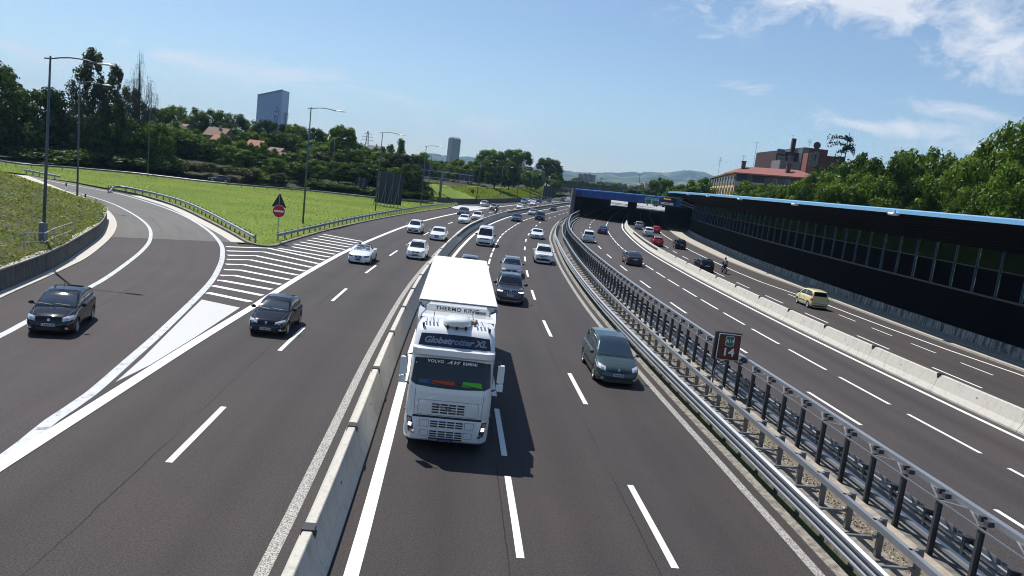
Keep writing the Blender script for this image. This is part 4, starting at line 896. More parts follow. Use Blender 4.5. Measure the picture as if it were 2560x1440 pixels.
for fl in range(4):
    zz = zr-1.75-3.05*fl
    for f, w, kind in ((.09, 3.4, 'b'), (.3, 3.6, 'b'), (.51, 1.1, 'w'), (.66, 1.2, 'w'), (.84, 1.3, 'w')):
        if kind == 'w': win(t, C0+ex*Lr*f+Z*zz-ey*.02, yaw_f, w, 1.5, blind=mat('blind', (.45, .46, .48), .6) if f > .8 else None)
        else:
            plate('recess', C0+ex*Lr*f+Z*zz-ey*.01, yaw_f, [(-w/2, -1.3), (w/2, -1.3), (w/2, 1.2), (-w/2, 1.2)], .04, mat('loggia_dark', (.025, .025, .03), .7), t)
            MB().box(C0+ex*Lr*f+Z*(zz-1.0)-ey*.55, (w, 1.1, 1.0), yaw_f).build('balcony', mat('balcony_grey', (.17, .19, .22), .6), t)
    yl = math.atan2(-ey[1], -ey[0])
    for j in range(9):
        c_w = C0+ey*(3+j*4.3)+Z*(zz-j*.02)-ex*.02; win(t, c_w, yl, 1.5, 1.7)
    k = MB()
    for j in range(10): k.box(C0+ey*(1+j*4.3)-ex*.12+Z*(zr/2-.6), (.22, .22, zr-1.2), yl)
    if fl == 0: k.build('pilasters', mat('dark_pilaster', (.16, .13, .1), .8), t)
    quad([C0+ey*Ll-ex*.06+Z*(zr-3.6), C0-ex*.06+Z*(zr-3.2), C0-ex*.06+Z*(zr-.9), C0+ey*Ll-ex*.06+Z*(zr-1.9)], 'upper_band', mat('grey_band', (.17, .15, .13), .8, var=.3, vscale=.5), t) if fl == 0 else None
for f, dy, nm in ((.12, 4, 0), (.68, 3, 0)): 
    q = C0+ex*Lr*f+ey*dy+Z*(zr+1.9); ch = MB().box(q, (.9, .9, 2.2)).build('chimney', mat('chimney_brick', (.12, .05, .04), .8), t); MB().box(q+Z*1.2, (1.2, 1.2, .2)).build('chimney_cap', mat('chimney_brick', (.12, .05, .04)), ch, world=False)
def antenna(p, h, label, n=3, dish=False):
    t = thing('rooftop_antenna', label, 'antenna', p); k = MB().tube([p, np.array(p)+Z*h], .045, 5)
    for i in range(n):
        zz = h*(1-.13*i)-.2; k.tube([np.array(p)+Z*zz-ex*.7, np.array(p)+Z*zz+ex*.7], .025, 4); 
        for j in (-.6, -.2, .3, .6): k.tube([np.array(p)+Z*zz+ex*j-Z*.18, np.array(p)+Z*zz+ex*j+Z*.18], .02, 4)
    k.build('mast', mat('antenna_grey', (.12, .12, .13), .6), t)
def apx(x, yt, yb, Y, label, n=3):
    b = A(x-2, yb, Y); antenna(b-Z*.5, A(x, yt, Y)[2]-b[2]+.5, label, n)
apx(1797, 393, 436, 236., 'branched rooftop antenna above the yellow side of the apartment block', 3); apx(1857, 388, 420, 206., 'thin tall rooftop antenna at the left of the red roof', 1); apx(1886, 354, 410, 204., 'tallest thin rooftop mast rising from the red roof chimney', 1)
# brick building behind
Yb = 245.; b0 = A(1942, 372, Yb); b1 = A(2112, 384, Yb+10); t = thing('brick_building', 'dark red brick apartment block with stepped roof behind the red-roofed block', 'apartment block', (b0[0], Yb, 0))
m_brick = mat('red_brick', (.105, .034, .026), .85, var=.25, vscale=1.5)
def pbox(x0, yt, x1, Y0, Y1, name, m, par, zb_=0): a = A(x0, yt, Y0); b = A(x1, yt, Y0); return MB().box(((a[0]+b[0])/2, (Y0+Y1)/2, (a[2]+zb_)/2), (abs(b[0]-a[0]), Y1-Y0, a[2]-zb_)).build(name, m, par)
pbox(1943, 376, 2008, Yb+4, Yb+26, 'left_wing', mat('dark_brick', (.045, .018, .018), .85, var=.25, vscale=1.5), t); pbox(2008, 370, 2024, Yb+1, Yb+22, 'glazed_stair', mat('stair_glass', (.09, .1, .12), .4), t); pbox(2024, 384, 2096, Yb-3, Yb+26, 'right_wing', m_brick, t); pbox(2012, 368, 2072, Yb+6, Yb+24, 'top_storey', m_brick, t); pbox(2096, 391, 2112, Yb, Yb+24, 'right_end', m_brick, t); pbox(2021, 382, 2047, Yb-3.4, Yb+2, 'orange_wing', mat('orange_brick', (.24, .09, .055), .85, var=.15), t)
for (x, y, w, h) in ((2031, 398, 1.8, 3.6), (2041, 392, 1., 2.8), (1953, 378, 2.4, 1.2), (1953, 395, 2.2, 1.2), (2090, 397, 2.2, 1.2), (1976, 398, 1.4, 2.), (2000, 400, 1.2, 2.)):
    c = A(x, y, Yb-3.6 if x > 2020 else Yb+3.8); win(t, c, 0, w, h)
a = A(1980, 381, Yb+8); MB().box(a+Z*2, (1.2, 1.2, 5)).build('chimney', mat('dark_brick', (.075, .03, .028)), t)
q = A(2042, 364, Yb+6); MB().loft([[q+np.array([1.2*math.cos(u)*s_r, -.3*k_, 1.2*math.sin(u)*s_r]) for u in np.linspace(0, 6.283, 17)[:-1]] for k_, s_r in ((0, .2), (.6, .8), (1., 1.))]).build('dish', mat('dish_black', (.02, .02, .03), .5), t)
pbox(1951, 400, 2003, Yb-14, Yb-6, 'roof_hut', mat('hut_plaster', (.19, .155, .16), .8, var=.1), t, zb_=0)
apx(1979, 337, 376, 250., 'thin mast on the dark left wing of the brick block', 1); apx(2024, 348, 371, 252., 'branched antenna above the stair tower of the brick block', 3)
# houses with tiled roofs among the trees on the left
def house(x0, x1, yt, yb, Y, label, m_roof, hw=3.5):
    a = A(x0, yt, Y); b = A(x1, yt, Y); e_ = A(x0, yb, Y); zr_, ze = a[2], e_[2]; w = b[0]-a[0]; cx = (a[0]+b[0])/2; t = thing('house', label, 'house', (cx, Y, 4))
    MB().box((cx, Y+hw*1.2, (ze+4)/2), (w*.96, hw*2, ze-4)).build('walls', mat('house_plaster', (.32, .22, .15), .85, var=.15, vscale=.4), t)
    rf = MB().add([(a[0]-.6, Y, ze), (b[0]+.6, Y, ze), (b[0]+.6, Y+hw*1.2, zr_), (a[0]-.6, Y+hw*1.2, zr_), (b[0]+.6, Y+hw*2.6, ze), (a[0]-.6, Y+hw*2.6, ze)], [(0, 1, 2, 3), (3, 2, 4, 5), (0, 3, 5), (1, 4, 2)]).build('roof', m_roof, t)
    if hw > 3.2: MB().box((cx+w*.1, Y+hw, zr_+.1), (.6, .6, 1.0)).build('chimney', mat('chimney_pale', (.4, .35, .3), .8), rf, world=False)
    for k in (-.3, 0, .3): win(t, np.array([cx+k*w, Y+hw*.19, ze-1.6]), 0, 1.0, 1.3)
m_tile = mat('brown_roof_tiles', (.17, .10, .075), .85, var=.25, vscale=1.2, stretch=(4, .5, 1)); m_tile2 = mat('orange_roof_tiles', (.30, .12, .075), .85, var=.3, vscale=1.4, stretch=(5, .3, 1))
house(512, 556, 314, 336, 210, 'house with brown roof and chimney showing between the left trees', m_tile); house(528, 554, 334, 352, 196, 'orange ribbed roof just below the brown roof', m_tile2, 3)
house(617, 645, 347, 365, 200, 'orange ribbed roof among the trees below the blue tower', m_tile2, 3); house(670, 694, 366, 378, 190, 'small house with pale brown roof right of the orange roofs', m_tile, 3); house(696, 722, 380, 390, 185, 'low brown roof at the edge of the trees', m_tile, 3); house(413, 452, 303, 316, 230, 'long tiled roof half hidden left of the brown house', m_tile, 4)
house(918, 950, 361, 372, 330, 'grey flat building top showing left of the fourth street lamp', mat('grey_flat_roof', (.08, .085, .09), .8), 4)

# ---------------------------------------------------------------- hills
prof = [(-600, 300), (0, 330), (500, 352), (900, 384), (1040, 392), (1066, 383), (1088, 384), (1110, 388), (1152, 392), (1172, 391), (1189, 394), (1250, 405), (1330, 418), (1407, 425), (1438, 430), (1487, 432), (1517, 431), (1546, 432), (1585, 429), (1600, 433), (1614, 429), (1663, 432), (1692, 428), (1722, 425), (1741, 428), (1761, 430), (1780, 438), (1850, 455), (2000, 470), (2300, 500), (2700, 560), (3200, 610)]
azp = []; elp = []
for x, y in prof: d = ray(x, y); azp.append(math.atan2(d[0], d[1])); elp.append(d[2]/math.hypot(d[0], d[1]))
from mathutils import noise as mnoise
mb = MB(); rows = []; Rr = [2600, 2900, 3200, 3500, 3800, 4100, 4400, 4700, 5000, 5300, 5600, 5900, 6300]
azs = np.linspace(-.75, .75, 420)
for r in Rr:
    row = []
    for a in azs:
        top = CAMH+np.interp(a, azp, elp)*5900; f = max(0, (r-2600)/3300)
        n = mnoise.noise((a*26, r*.0016, 0))+.5*mnoise.noise((a*60, r*.004, 3)); h = top*(f**.8 if f < 1 else 1-(f-1)*6)
        if f < .97: h = h*(.82+.25*n) if h > 0 else h
        else: h = h+4*mnoise.noise((a*220, 1, 1))+2.*mnoise.noise((a*600, 1, 1))
        row.append((r*math.sin(a), r*math.cos(a), max(-1, min(h, top*1.0 if f < .97 else 1e9))))
    rows.append(row)
m, t_, b_ = principled('hill_country', (.05, .08, .03), .95, spec=.1)
c = t_.n('ShaderNodeTexCoord').outputs['Object']; vo = t_.n('ShaderNodeTexVoronoi', {'Vector': t_.n('ShaderNodeMapping', {'Vector': c, 'Scale': (.004, .0022, .01)}).outputs[0], 'Scale': 1.})
nz = t_.n('ShaderNodeTexNoise', {'Vector': t_.n('ShaderNodeMapping', {'Vector': c, 'Scale': (1, 1, 4)}).outputs[0], 'Scale': .0035, 'Detail': 7., 'Roughness': .65}).outputs[0]; nf = t_.n('ShaderNodeTexNoise', {'Vector': c, 'Scale': .03, 'Detail': 5., 'Roughness': .7}).outputs[0]
fld = t_.mix(t_.n('ShaderNodeSeparateColor', {0: vo.outputs['Color']}).outputs[0], (.05, .085, .035), (.12, .14, .07)); wood = t_.mix(t_.ramp(nf, [(.35, 0.), (.65, 1.)]), (.01, .022, .012), (.025, .045, .02))
t_.link(t_.mix(t_.ramp(nz, [(.46, 0.), (.54, 1.)]), wood, fld), b_.inputs['Base Color'])
hl = struct('hills', mb.loft(rows, closed=False, caps=False), m, smooth=True)
if hl.data.polygons[5].normal.z < 0: hl.data.flip_normals()
# distant block of flats on the rise and the white far houses
def far_block(x0, x1, yt, Y, label, col, n=5):
    a = A(x0, yt, Y); b = A(x1, yt, Y); t = thing('distant_building', label, 'building', (a[0], Y, 0)); w = (b[0]-a[0])/n
    for i in range(n):
        zz = a[2]-abs(i-n/2)*w*.12-(i % 2)*w*.2; MB().box((a[0]+w*(i+.5), Y+(i % 2)*8, zz/2), (w*.97, 30, zz)).build('block', mat('distant_wall_%d' % len(label), col, .85, var=.3, vscale=.2), t)
far_block(1446, 1489, 431, 1500, 'cluster of brownish flats on the rise above the far overpass', (.16, .13, .12), 7)
far_block(1598, 1622, 455, 1300, 'pale pinkish houses in the valley above the tunnel', (.42, .33, .29), 4); far_block(1570, 1598, 461, 1100, 'low reddish roofs in the valley left of the pale houses', (.3, .17, .13), 4)
far_block(1500, 1530, 452, 1400, 'small white houses in the valley right of the brownish flats', (.5, .48, .45), 5)
# ---------------------------------------------------------------- cars
def car_paint(name, c, metal=.0):
    if name in MATS: return MATS[name]
    m, t, b = principled(name, c, .3, metal*.6, 1.0, spec=.0 if max(c) < .1 else .4); MATS[name] = m; return m
m_glass = mat('car_glass', (.008, .012, .02), .04, 0, 0, spec=.5); m_glass_l = mat('car_glass_light', (.02, .035, .055), .04, 0, .3, spec=.8)
m_chrome = mat('chrome', (.7, .7, .72), .18, 1.); m_hl = mat('headlight_glass', (.55, .58, .62), .08, .3, 1.); m_hld = mat('headlight_dark', (.06, .07, .09), .08, .2, 1.); m_tl = mat('tail_light', (.30, .008, .008), .2, 0, .6)
m_plate = mat('number_plate', (.62, .64, .66), .5); m_pblue = mat('plate_blue', (.05, .1, .35), .5); m_rim = mat('wheel_rim', (.42, .43, .45), .3, .8); m_trim = mat('black_trim', (.016, .016, .018), .55); m_under = mat('underbody', (.006, .006, .006), .9)
m_lit = mat('lit_lamp', (.9, .9, .85), .2, emit=((1, .95, .85), 3.))
PAINT = dict(black=((.006, .006, .009), .1), navy=((.010, .014, .028), .3), white=((.74, .75, .76), 0), silver=((.36, .38, .40), .6), grey=((.09, .10, .12), .6), dgrey=((.035, .042, .055), .5), green=((.045, .068, .068), .5), blue=((.03, .05, .10), .5), red=((.42, .008, .012), .0), cream=((.74, .67, .34), 0), beige=((.30, .27, .21), .5), lblue=((.12, .19, .27), .5))
# outlines in metres: deck = top of the lower body, roof = top of the glasshouse, both from the nose backwards
TYPES = {
 'hatch': dict(L=4.0, W=.845, deck=[(0, .54), (.02, .64), (.08, .73), (.3, .82), (.62, .90), (.98, .96), (1.3, .98), (3.3, 1.04), (3.85, 1.02), (3.97, .9), (4.0, .8)], roof=[(.93, .95), (1.25, 1.15), (1.75, 1.40), (2.1, 1.47), (2.7, 1.49), (3.3, 1.44), (3.6, 1.36), (3.88, 1.04)], wr=.31, fx=.78, rx=3.28),
 'small': dict(L=3.85, W=.83, deck=[(0, .50), (.03, .60), (.12, .69), (.4, .79), (.8, .89), (1.05, .94), (1.35, .97), (3.2, 1.0), (3.7, .98), (3.83, .9), (3.85, .78)], roof=[(1.0, .93), (1.35, 1.13), (1.8, 1.34), (2.15, 1.41), (2.7, 1.42), (3.2, 1.36), (3.45, 1.28), (3.74, 1.0)], wr=.30, fx=.75, rx=3.18),
 'mini': dict(L=3.6, W=.80, deck=[(0, .55), (.03, .68), (.15, .78), (.5, .90), (.75, .97), (1.0, 1.0), (3.0, 1.02), (3.5, 1.0), (3.58, .9), (3.6, .7)], roof=[(.72, .96), (1.0, 1.2), (1.35, 1.45), (1.7, 1.54), (2.5, 1.57), (3.2, 1.52), (3.4, 1.45), (3.54, 1.0)], wr=.29, fx=.68, rx=2.98),
 'sedan': dict(L=4.6, W=.89, deck=[(0, .50), (.03, .62), (.12, .70), (.5, .78), (1.0, .86), (1.3, .92), (1.6, .95), (3.5, 1.0), (4.0, 1.02), (4.45, 1.0), (4.57, .92), (4.6, .75)], roof=[(1.3, .92), (1.7, 1.14), (2.2, 1.36), (2.6, 1.42), (3.1, 1.42), (3.6, 1.3), (4.15, 1.01)], wr=.33, fx=.88, rx=3.65),
 'coupe': dict(L=4.2, W=.90, deck=[(0, .48), (.04, .6), (.14, .68), (.5, .76), (1.0, .84), (1.3, .89), (1.6, .92), (3.5, .96), (4.0, .95), (4.15, .88), (4.2, .7)], roof=[(1.3, .89), (1.75, 1.14), (2.2, 1.31), (2.5, 1.35), (2.9, 1.33), (3.4, 1.2), (3.85, .97)], wr=.34, fx=.85, rx=3.35),
 'wagon': dict(L=4.6, W=.88, deck=[(0, .50), (.03, .62), (.12, .70), (.5, .79), (1.0, .88), (1.3, .93), (1.6, .96), (3.9, 1.02), (4.4, 1.0), (4.56, .92), (4.6, .75)], roof=[(1.3, .93), (1.7, 1.15), (2.15, 1.38), (2.5, 1.45), (3.3, 1.46), (4.0, 1.40), (4.2, 1.33), (4.48, 1.0)], wr=.33, fx=.88, rx=3.6),
 'suv': dict(L=4.7, W=.94, deck=[(0, .62), (.02, .80), (.08, .93), (.4, 1.02), (.9, 1.07), (1.25, 1.1), (1.5, 1.13), (4.0, 1.17), (4.5, 1.15), (4.66, 1.05), (4.7, .8)], roof=[(1.25, 1.1), (1.6, 1.35), (1.98, 1.62), (2.3, 1.72), (3.2, 1.74), (4.1, 1.68), (4.3, 1.6), (4.56, 1.16)], wr=.38, fx=.92, rx=3.75),
 'mpv': dict(L=4.72, W=.93, deck=[(0, .52), (.03, .66), (.12, .76), (.4, .87), (.7, .96), (1.0, 1.03), (1.3, 1.06), (4.0, 1.10), (4.5, 1.08), (4.68, .98), (4.72, .7)], roof=[(.95, 1.02), (1.35, 1.27), (1.8, 1.56), (2.2, 1.70), (3.1, 1.75), (4.0, 1.70), (4.3, 1.6), (4.62, 1.1)], wr=.33, fx=.95, rx=3.85),
 'smpv': dict(L=4.0, W=.84, deck=[(0, .52), (.03, .66), (.12, .76), (.4, .88), (.66, .96), (.95, 1.01), (3.4, 1.05), (3.85, 1.03), (3.97, .92), (4.0, .7)], roof=[(.66, .96), (1.05, 1.2), (1.5, 1.46), (1.85, 1.56), (2.6, 1.58), (3.3, 1.52), (3.6, 1.44), (3.92, 1.02)], wr=.30, fx=.72, rx=3.3),
 'van': dict(L=4.9, W=.98, deck=[(0, .6), (.02, .8), (.08, .93), (.4, 1.08), (.62, 1.18), (.8, 1.22), (1.2, 1.24), (4.7, 1.26), (4.88, 1.2), (4.9, .9)], roof=[(.58, 1.16), (.95, 1.5), (1.4, 1.98), (1.75, 2.14), (3., 2.18), (4.6, 2.16), (4.86, 2.0), (4.89, 1.3)], wr=.33, fx=.85, rx=3.75),
 'cabrio': dict(L=4.25, W=.885, deck=[(0, .50), (.03, .62), (.12, .71), (.5, .80), (1.0, .88), (1.32, .93), (1.6, .95), (3.5, 1.0), (4.0, .98), (4.2, .9), (4.25, .72)], roof=None, wr=.33, fx=.85, rx=3.42)}
def wheel_meshes(r, key, rimcol):
    if ('w', key) in MATS: return MATS[('w', key)]
    n = 28; pr = [(.62*r, -.09), (.66*r, -.105), (.93*r, -.105), (r, -.075), (r, .075), (.93*r, .105), (.66*r, .105), (.62*r, .09)]
    mb = MB(); rings = [[(rr*math.cos(2*math.pi*k/n), y, rr*math.sin(2*math.pi*k/n)) for k in range(n)] for rr, y in pr]; mb.loft(rings, True, False)
    me = bpy.data.meshes.new('wheel'); me.from_pydata(mb.v, [], mb.f); me.polygons.foreach_set('use_smooth', [True]*len(me.polygons)); me.materials.append(rubber)
    rb = MB(); # rim: dished disc with spokes
    rb.loft([[(rr*math.cos(2*math.pi*k/n), y, rr*math.sin(2*math.pi*k/n)) for k in range(n)] for rr, y in ((.63*r, -.1), (.60*r, -.095), (.57*r, -.05))], True, False)
    for k in range(7):
        a = 2*math.pi*k/7; c, s = math.cos(a), math.sin(a); w1, w2 = .045, .075; 
        P = []
        for rr, w, y in ((.12*r, w1, -.085), (.6*r, w2, -.085)): P += [(rr*c-w*r/.3*s*.8, y, rr*s+w*r/.3*c*.8), (rr*c+w*r/.3*s*.8, y, rr*s-w*r/.3*c*.8)]
        rb.add(P, [(0, 1, 3, 2)])
    rb.add([(.15*r*math.cos(2*math.pi*k/12), -.09, .15*r*math.sin(2*math.pi*k/12)) for k in range(12)], [tuple(range(12))])
    m2 = bpy.data.meshes.new('rim'); m2.from_pydata(rb.v, [], rb.f); m2.materials.append(rimcol)
    db = MB().add([(.6*r*math.cos(2*math.pi*k/n), -.04, .6*r*math.sin(2*math.pi*k/n)) for k in range(n)], [tuple(range(n))]); m3 = bpy.data.meshes.new('brake_disc'); m3.from_pydata(db.v, [], db.f); m3.materials.append(m_trim)
    MATS[('w', key)] = (me, m2, m3); return MATS[('w', key)]
def make_car(kind, paint, name, label, cat, pos, yaw, detail=1, **o):
    T = TYPES[kind]; L, Wd = T['L'], T['W']; X = lambda q: L/2-q      # nose at +L/2
    root = thing(name, label, cat, pos, yaw, o.get('group'))
    pc, pm = PAINT[paint]; pmt = car_paint('paint_'+paint, pc, pm)
    dk = lambda q: float(np.interp(q, *zip(*T['deck']))); st = .05 if detail > 1 else .09
    qs = sorted(set([0, .015, .04, .08, .14, L-.015, L-.05, L-.1]+list(np.arange(.2, L-.12, st))))
    r = T['wr']; zl0 = .2 if kind not in ('suv',) else .3
    def wid(q):
        a = max(0, 1-q/.62); b = max(0, 1-(L-q)/.5); return Wd*(1-.20*a**2.4-.13*b**2.6)
    def arch(q):
        z = 0
        for c in (T['fx'], T['rx']):
            R_ = r+.065
            if abs(q-c) < R_: z = max(z, math.sqrt(R_*R_-(q-c)**2)+r*.98)
        return z
    rings = []
    for q in qs:
        w = wid(q); zt = dk(q); a = arch(q); zs = zt-.035; zl = zl0+.05*max(0, 1-q/.3)+.08*max(0, 1-(L-q)/.4); hood = q < (T['roof'][0][0] if T['roof'] else 1.3); cr = .035 if hood else .01
        mid = zl+(zs-zl)*.5
        P = [(0, .17), (.72*w, .17), (.93*w, zl), (.985*w, zl+.1), (1.0*w, mid), (.985*w, zs-.12*min(1, zs)), (.945*w, zs), (.88*w, zt), (.6*w, zt+cr*.7), (.3*w, zt+cr), (0, zt+cr*1.1)]
        P = [(y, max(z, a)) if i > 1 else (y, z if i == 0 else max(z, min(a, .5) if a else z)) for i, (y, z) in enumerate(P)]
        ring = [(X(q), y, z) for y, z in P]+[(X(q), -y, z) for y, z in P[-2:0:-1]]; rings.append(ring)
    body = MB(); body.loft(rings, True, False)
    for rg, e in ((rings[0], .02), (rings[-1], -.015)): # rounded caps
        cz = sum(p[2] for p in rg)/len(rg); inner = [(p[0]+e*.7, p[1]*.82, cz+(p[2]-cz)*.85) for p in rg]
        n0 = len(body.v); body.add(rg+inner, [((i, (i+1) % len(rg), len(rg)+(i+1) % len(rg), len(rg)+i) if e > 0 else (i, len(rg)+i, len(rg)+(i+1) % len(rg), (i+1) % len(rg))) for i in range(len(rg))]+[tuple(range(len(rg), 2*len(rg)))])
    if T['roof']:
        rf = T['roof']; q0, q1 = rf[0][0], rf[-1][0]; rz_ = lambda q: float(np.interp(q, *zip(*rf))); gq = sorted(set([a for a, b in rf]+list(np.arange(q0, q1, st)))); gr_ = []
        tumble = .24 if kind != 'van' else .12
        for q in gq:
            zb_ = dk(q)-.02; zr_ = max(rz_(q), zb_+.004); h = zr_-zb_; wb = .885*wid(q) if kind != 'van' else .93*wid(q); wt = wb-tumble*h; 
            P = [(wb, zb_), (wb-tumble*h*.3, zb_+h*.35), (wb-tumble*h*.62, zb_+h*.68), (wt+.0, zb_+h*.9), (wt*.95, zb_+h*.975), (wt*.75, zr_+.012*min(1, h*3)), (wt*.4, zr_+.026*min(1, h*3)), (0, zr_+.03*min(1, h*3))]
            gr_.append([(X(q), y, z) for y, z in P]+[(X(q), -y, z) for y, z in P[-2::-1]])
        body.loft(gr_, False, False); 
        for rg in (gr_[0], gr_[-1]): body.add(rg, [tuple(range(len(rg)))])
    ob_ = body.build('body', pmt, root, smooth=True, world=False, sharp=38)
    bvh = BVHTree.FromPolygons([Vector(v) for v in body.v], body.f)
    def cast(o_, d):
        h = bvh.ray_cast(Vector(o_), Vector(d)); 
        if h[0] is None: h = bvh.find_nearest(Vector(o_)+Vector(d)*9.2)
        n = h[1] if h[1].dot(Vector(d)) < 0 else -h[1]; return h[0], n
    def patch(nm, top, bot, side, m, par=root, nu=8, nv=4, off=.006, smooth=True):
        "surface piece lying on the body; top/bot = matching outlines in (y,z) seen from front/rear or (x,z) from the sides or (x,y) from above"
        V = []; lt = np.linspace(0, 1, len(top)); lb = np.linspace(0, 1, len(bot))
        for j in range(nv+1):
            for i in range(nu+1):
                u = i/nu; a = np.array([np.interp(u, lt, [p[k] for p in top]) for k in (0, 1)]); b = np.array([np.interp(u, lb, [p[k] for p in bot]) for k in (0, 1)]); c = a+(b-a)*j/nv
                if side == 'F': o1, d = (9.2+.0, c[0], c[1]), (-1, 0, 0)
                elif side == 'B': o1, d = (-9.2, c[0], c[1]), (1, 0, 0)
                elif side == 'U': o1, d = (c[0], c[1], 9.2), (0, 0, -1)
                else: sg = 1 if side == 'L' else -1; o1, d = (c[0], 9.2*sg, c[1]), (0, -sg, 0)
                h, n = cast(o1, d); V.append(h+n*off)
        mb = MB(); mb.add(V, [(j*(nu+1)+i, j*(nu+1)+i+1, (j+1)*(nu+1)+i+1, (j+1)*(nu+1)+i) for j in range(nv) for i in range(nu)])
        return mb.build(nm, m, par, smooth=smooth, world=False)
    hi = detail > 1; zbw = 1.0
    # glass
    if T['roof']:
        glass = o.get('glass', m_glass); qc, zc = rf[0]; top_i = next(i for i, p in enumerate(rf) if p[1] > max(b for a, b in rf)*.94); qt, ztop = rf[top_i]; wbn = .885*wid(qc)*.93; wtn = (.885*wid(qt)-tumble*(ztop-dk(qt)))*.88
        zbw = dk(qc)+.075; zt_ = ztop-.05
        if kind == 'van': wbn *= 1.02
        patch('windscreen', [(wtn*f, zt_+.02*(1-f*f)) for f in np.linspace(1, -1, 7)], [(wbn*f, zbw-.015*(1-f*f)) for f in np.linspace(1, -1, 7)], 'F', glass, nu=12, nv=7)
        qrt, zrt = rf[-2]; qrb, zrb = rf[-1]; 
        if kind != 'van' or True:
            wrt = (.885*wid(qrt)-tumble*(zrt-dk(qrt)))*.86; wrb = .885*wid(qrb)*.86
            patch('rear_window', [(wrt*f, zrt-.02 if kind != 'van' else 1.85) for f in (1, 0, -1)], [(wrb*f, zrb+(.12 if kind in ('sedan', 'coupe') else .1)) for f in (1, 0, -1)], 'B', glass, nu=8, nv=5)
        # side windows, cut by pillars
        a0 = qc+.22; a1 = qrb-.12 if kind not in ('sedan', 'coupe') else qrb-.35
        pil = o.get('pillars', [a0+(a1-a0)*.47] if L < 3.95 else [a0+(a1-a0)*.40, a0+(a1-a0)*.76])
        if kind == 'van': a1 = 1.95; pil = []
        edges = [a0]+pil+[a1]
        for sd in 'LR':
            for k in range(len(edges)-1):
                e0, e1 = edges[k]+(.0 if k == 0 else .035), edges[k+1]-(.0 if k == len(edges)-2 else .035); xs = np.linspace(e0, e1, 6); tp = []; bt = []
                for q in xs: zb_ = dk(q)+.045; tp.append((X(q), max(zb_+.01, rz_(q)-.105))); bt.append((X(q), zb_))
                patch('side_window', tp, bt, sd, glass, nu=6, nv=4)
    # front face
    w0 = wid(.03); zh = dk(.08)
    fr = o.get('front', 'plain'); hx = o.get('hl', dict(y0=.94, y1=.50, zt=zh-.0, zb=zh-.17, zt2=zh-.05, zb2=zh-.15))
    if o.get('show', 'front') == 'front' or hi:
        for sg in (1, -1):
            hm_ = o.get('hlmat', m_hl); hh = patch('headlight', [(sg*Wd*hx['y0'], hx['zt']), (sg*Wd*(hx['y0']+hx['y1'])/2, (hx['zt']+hx['zt2'])/2+.0), (sg*Wd*hx['y1'], hx['zt2'])], [(sg*Wd*hx['y0'], hx['zb']), (sg*Wd*(hx['y0']+hx['y1'])/2, hx['zb']-.015), (sg*Wd*hx['y1'], hx['zb2'])], 'F', hm_, nu=8, nv=4, off=.008)
            if hi and o.get('bulb', True):
                yy = sg*Wd*(hx['y0']*.45+hx['y1']*.55); zz = (hx['zt2']+hx['zb2'])/2; patch('bulb', [(yy-.045, zz+.045), (yy+.045, zz+.045)], [(yy-.045, zz-.045), (yy+.045, zz-.045)], 'F', o.get('bulbmat', m_chrome), hh, 2, 2, .014)
        gz = o.get('grille', (.42, zh-.06, zh-.15, .36)); gm = patch('grille', [(Wd*gz[0], gz[1]), (0, gz[1]-.01), (-Wd*gz[0], gz[1])], [(Wd*gz[3], gz[2]), (0, gz[2]), (-Wd*gz[3], gz[2])], 'F', m_trim, nu=8, nv=3, off=.007)
        if o.get('slots'):
            for k in range(7): y = (k-3)*.145; patch('grille_slot_frame', [(y-.066, gz[1]-.005), (y-.05, gz[1]-.005)], [(y-.066, gz[2]+.005), (y-.05, gz[2]+.005)], 'F', m_chrome, gm, 1, 2, .012); patch('grille_slot_frame', [(y+.05, gz[1]-.005), (y+.066, gz[1]-.005)], [(y+.05, gz[2]+.005), (y+.066, gz[2]+.005)], 'F', m_chrome, gm, 1, 2, .012)
        lz = o.get('intake', (.55, .36, .26)); patch('lower_intake', [(Wd*lz[0], lz[1]), (0, lz[1]), (-Wd*lz[0], lz[1])], [(Wd*lz[0]*.9, lz[2]), (0, lz[2]), (-Wd*lz[0]*.9, lz[2])], 'F', m_trim, nu=6, nv=2, off=.007)
        if o.get('bumper_black'): patch('bumper_strip', [(Wd*.9, .5), (0, .5), (-Wd*.9, .5)], [(Wd*.9, .3), (0, .3), (-Wd*.9, .3)], 'F', m_trim, nu=8, nv=3, off=.006)
        if fr == 'loop':
            patch('chrome_bar', [(Wd*.62, .33), (0, .33), (-Wd*.62, .33)], [(Wd*.55, .3), (0, .295), (-Wd*.55, .3)], 'F', m_chrome, nu=6, nv=1, off=.012)
        pz = o.get('platez', .46); pl = patch('number_plate', [(.26, pz+.055), (-.26, pz+.055)], [(.26, pz-.055), (-.26, pz-.055)], 'F', m_plate, nu=4, nv=1, off=.018)
        if detail > 0:
            for y0, y1 in ((.26, .22), (-.22, -.26)): patch('blue_band', [(y0, pz+.052), (y1, pz+.052)], [(y0, pz-.052), (y1, pz-.052)], 'F', m_pblue, pl, 1, 1, .021)
        if hi:
            for k, y in enumerate((.17, .11, .03, -.03, -.09, -.15)): patch('plate_characters', [(y+.02, pz+.035), (y-.018, pz+.035)], [(y+.02, pz-.035), (y-.018, pz-.035)], 'F', m_trim, pl, 1, 1, .0215)
            bz = o.get('badge', zh-.07); patch('badge', [(.045, bz+.045), (-.045, bz+.045)], [(.045, bz-.045), (-.045, bz-.045)], 'F', m_chrome, nu=2, nv=2, off=.016)
            if o.get('fogs', True):
                for sg in (1, -1): patch('fog_lamp', [(sg*Wd*.80, .39), (sg*Wd*.68, .39)], [(sg*Wd*.80, .31), (sg*Wd*.68, .31)], 'F', m_hl, nu=3, nv=2, off=.008)
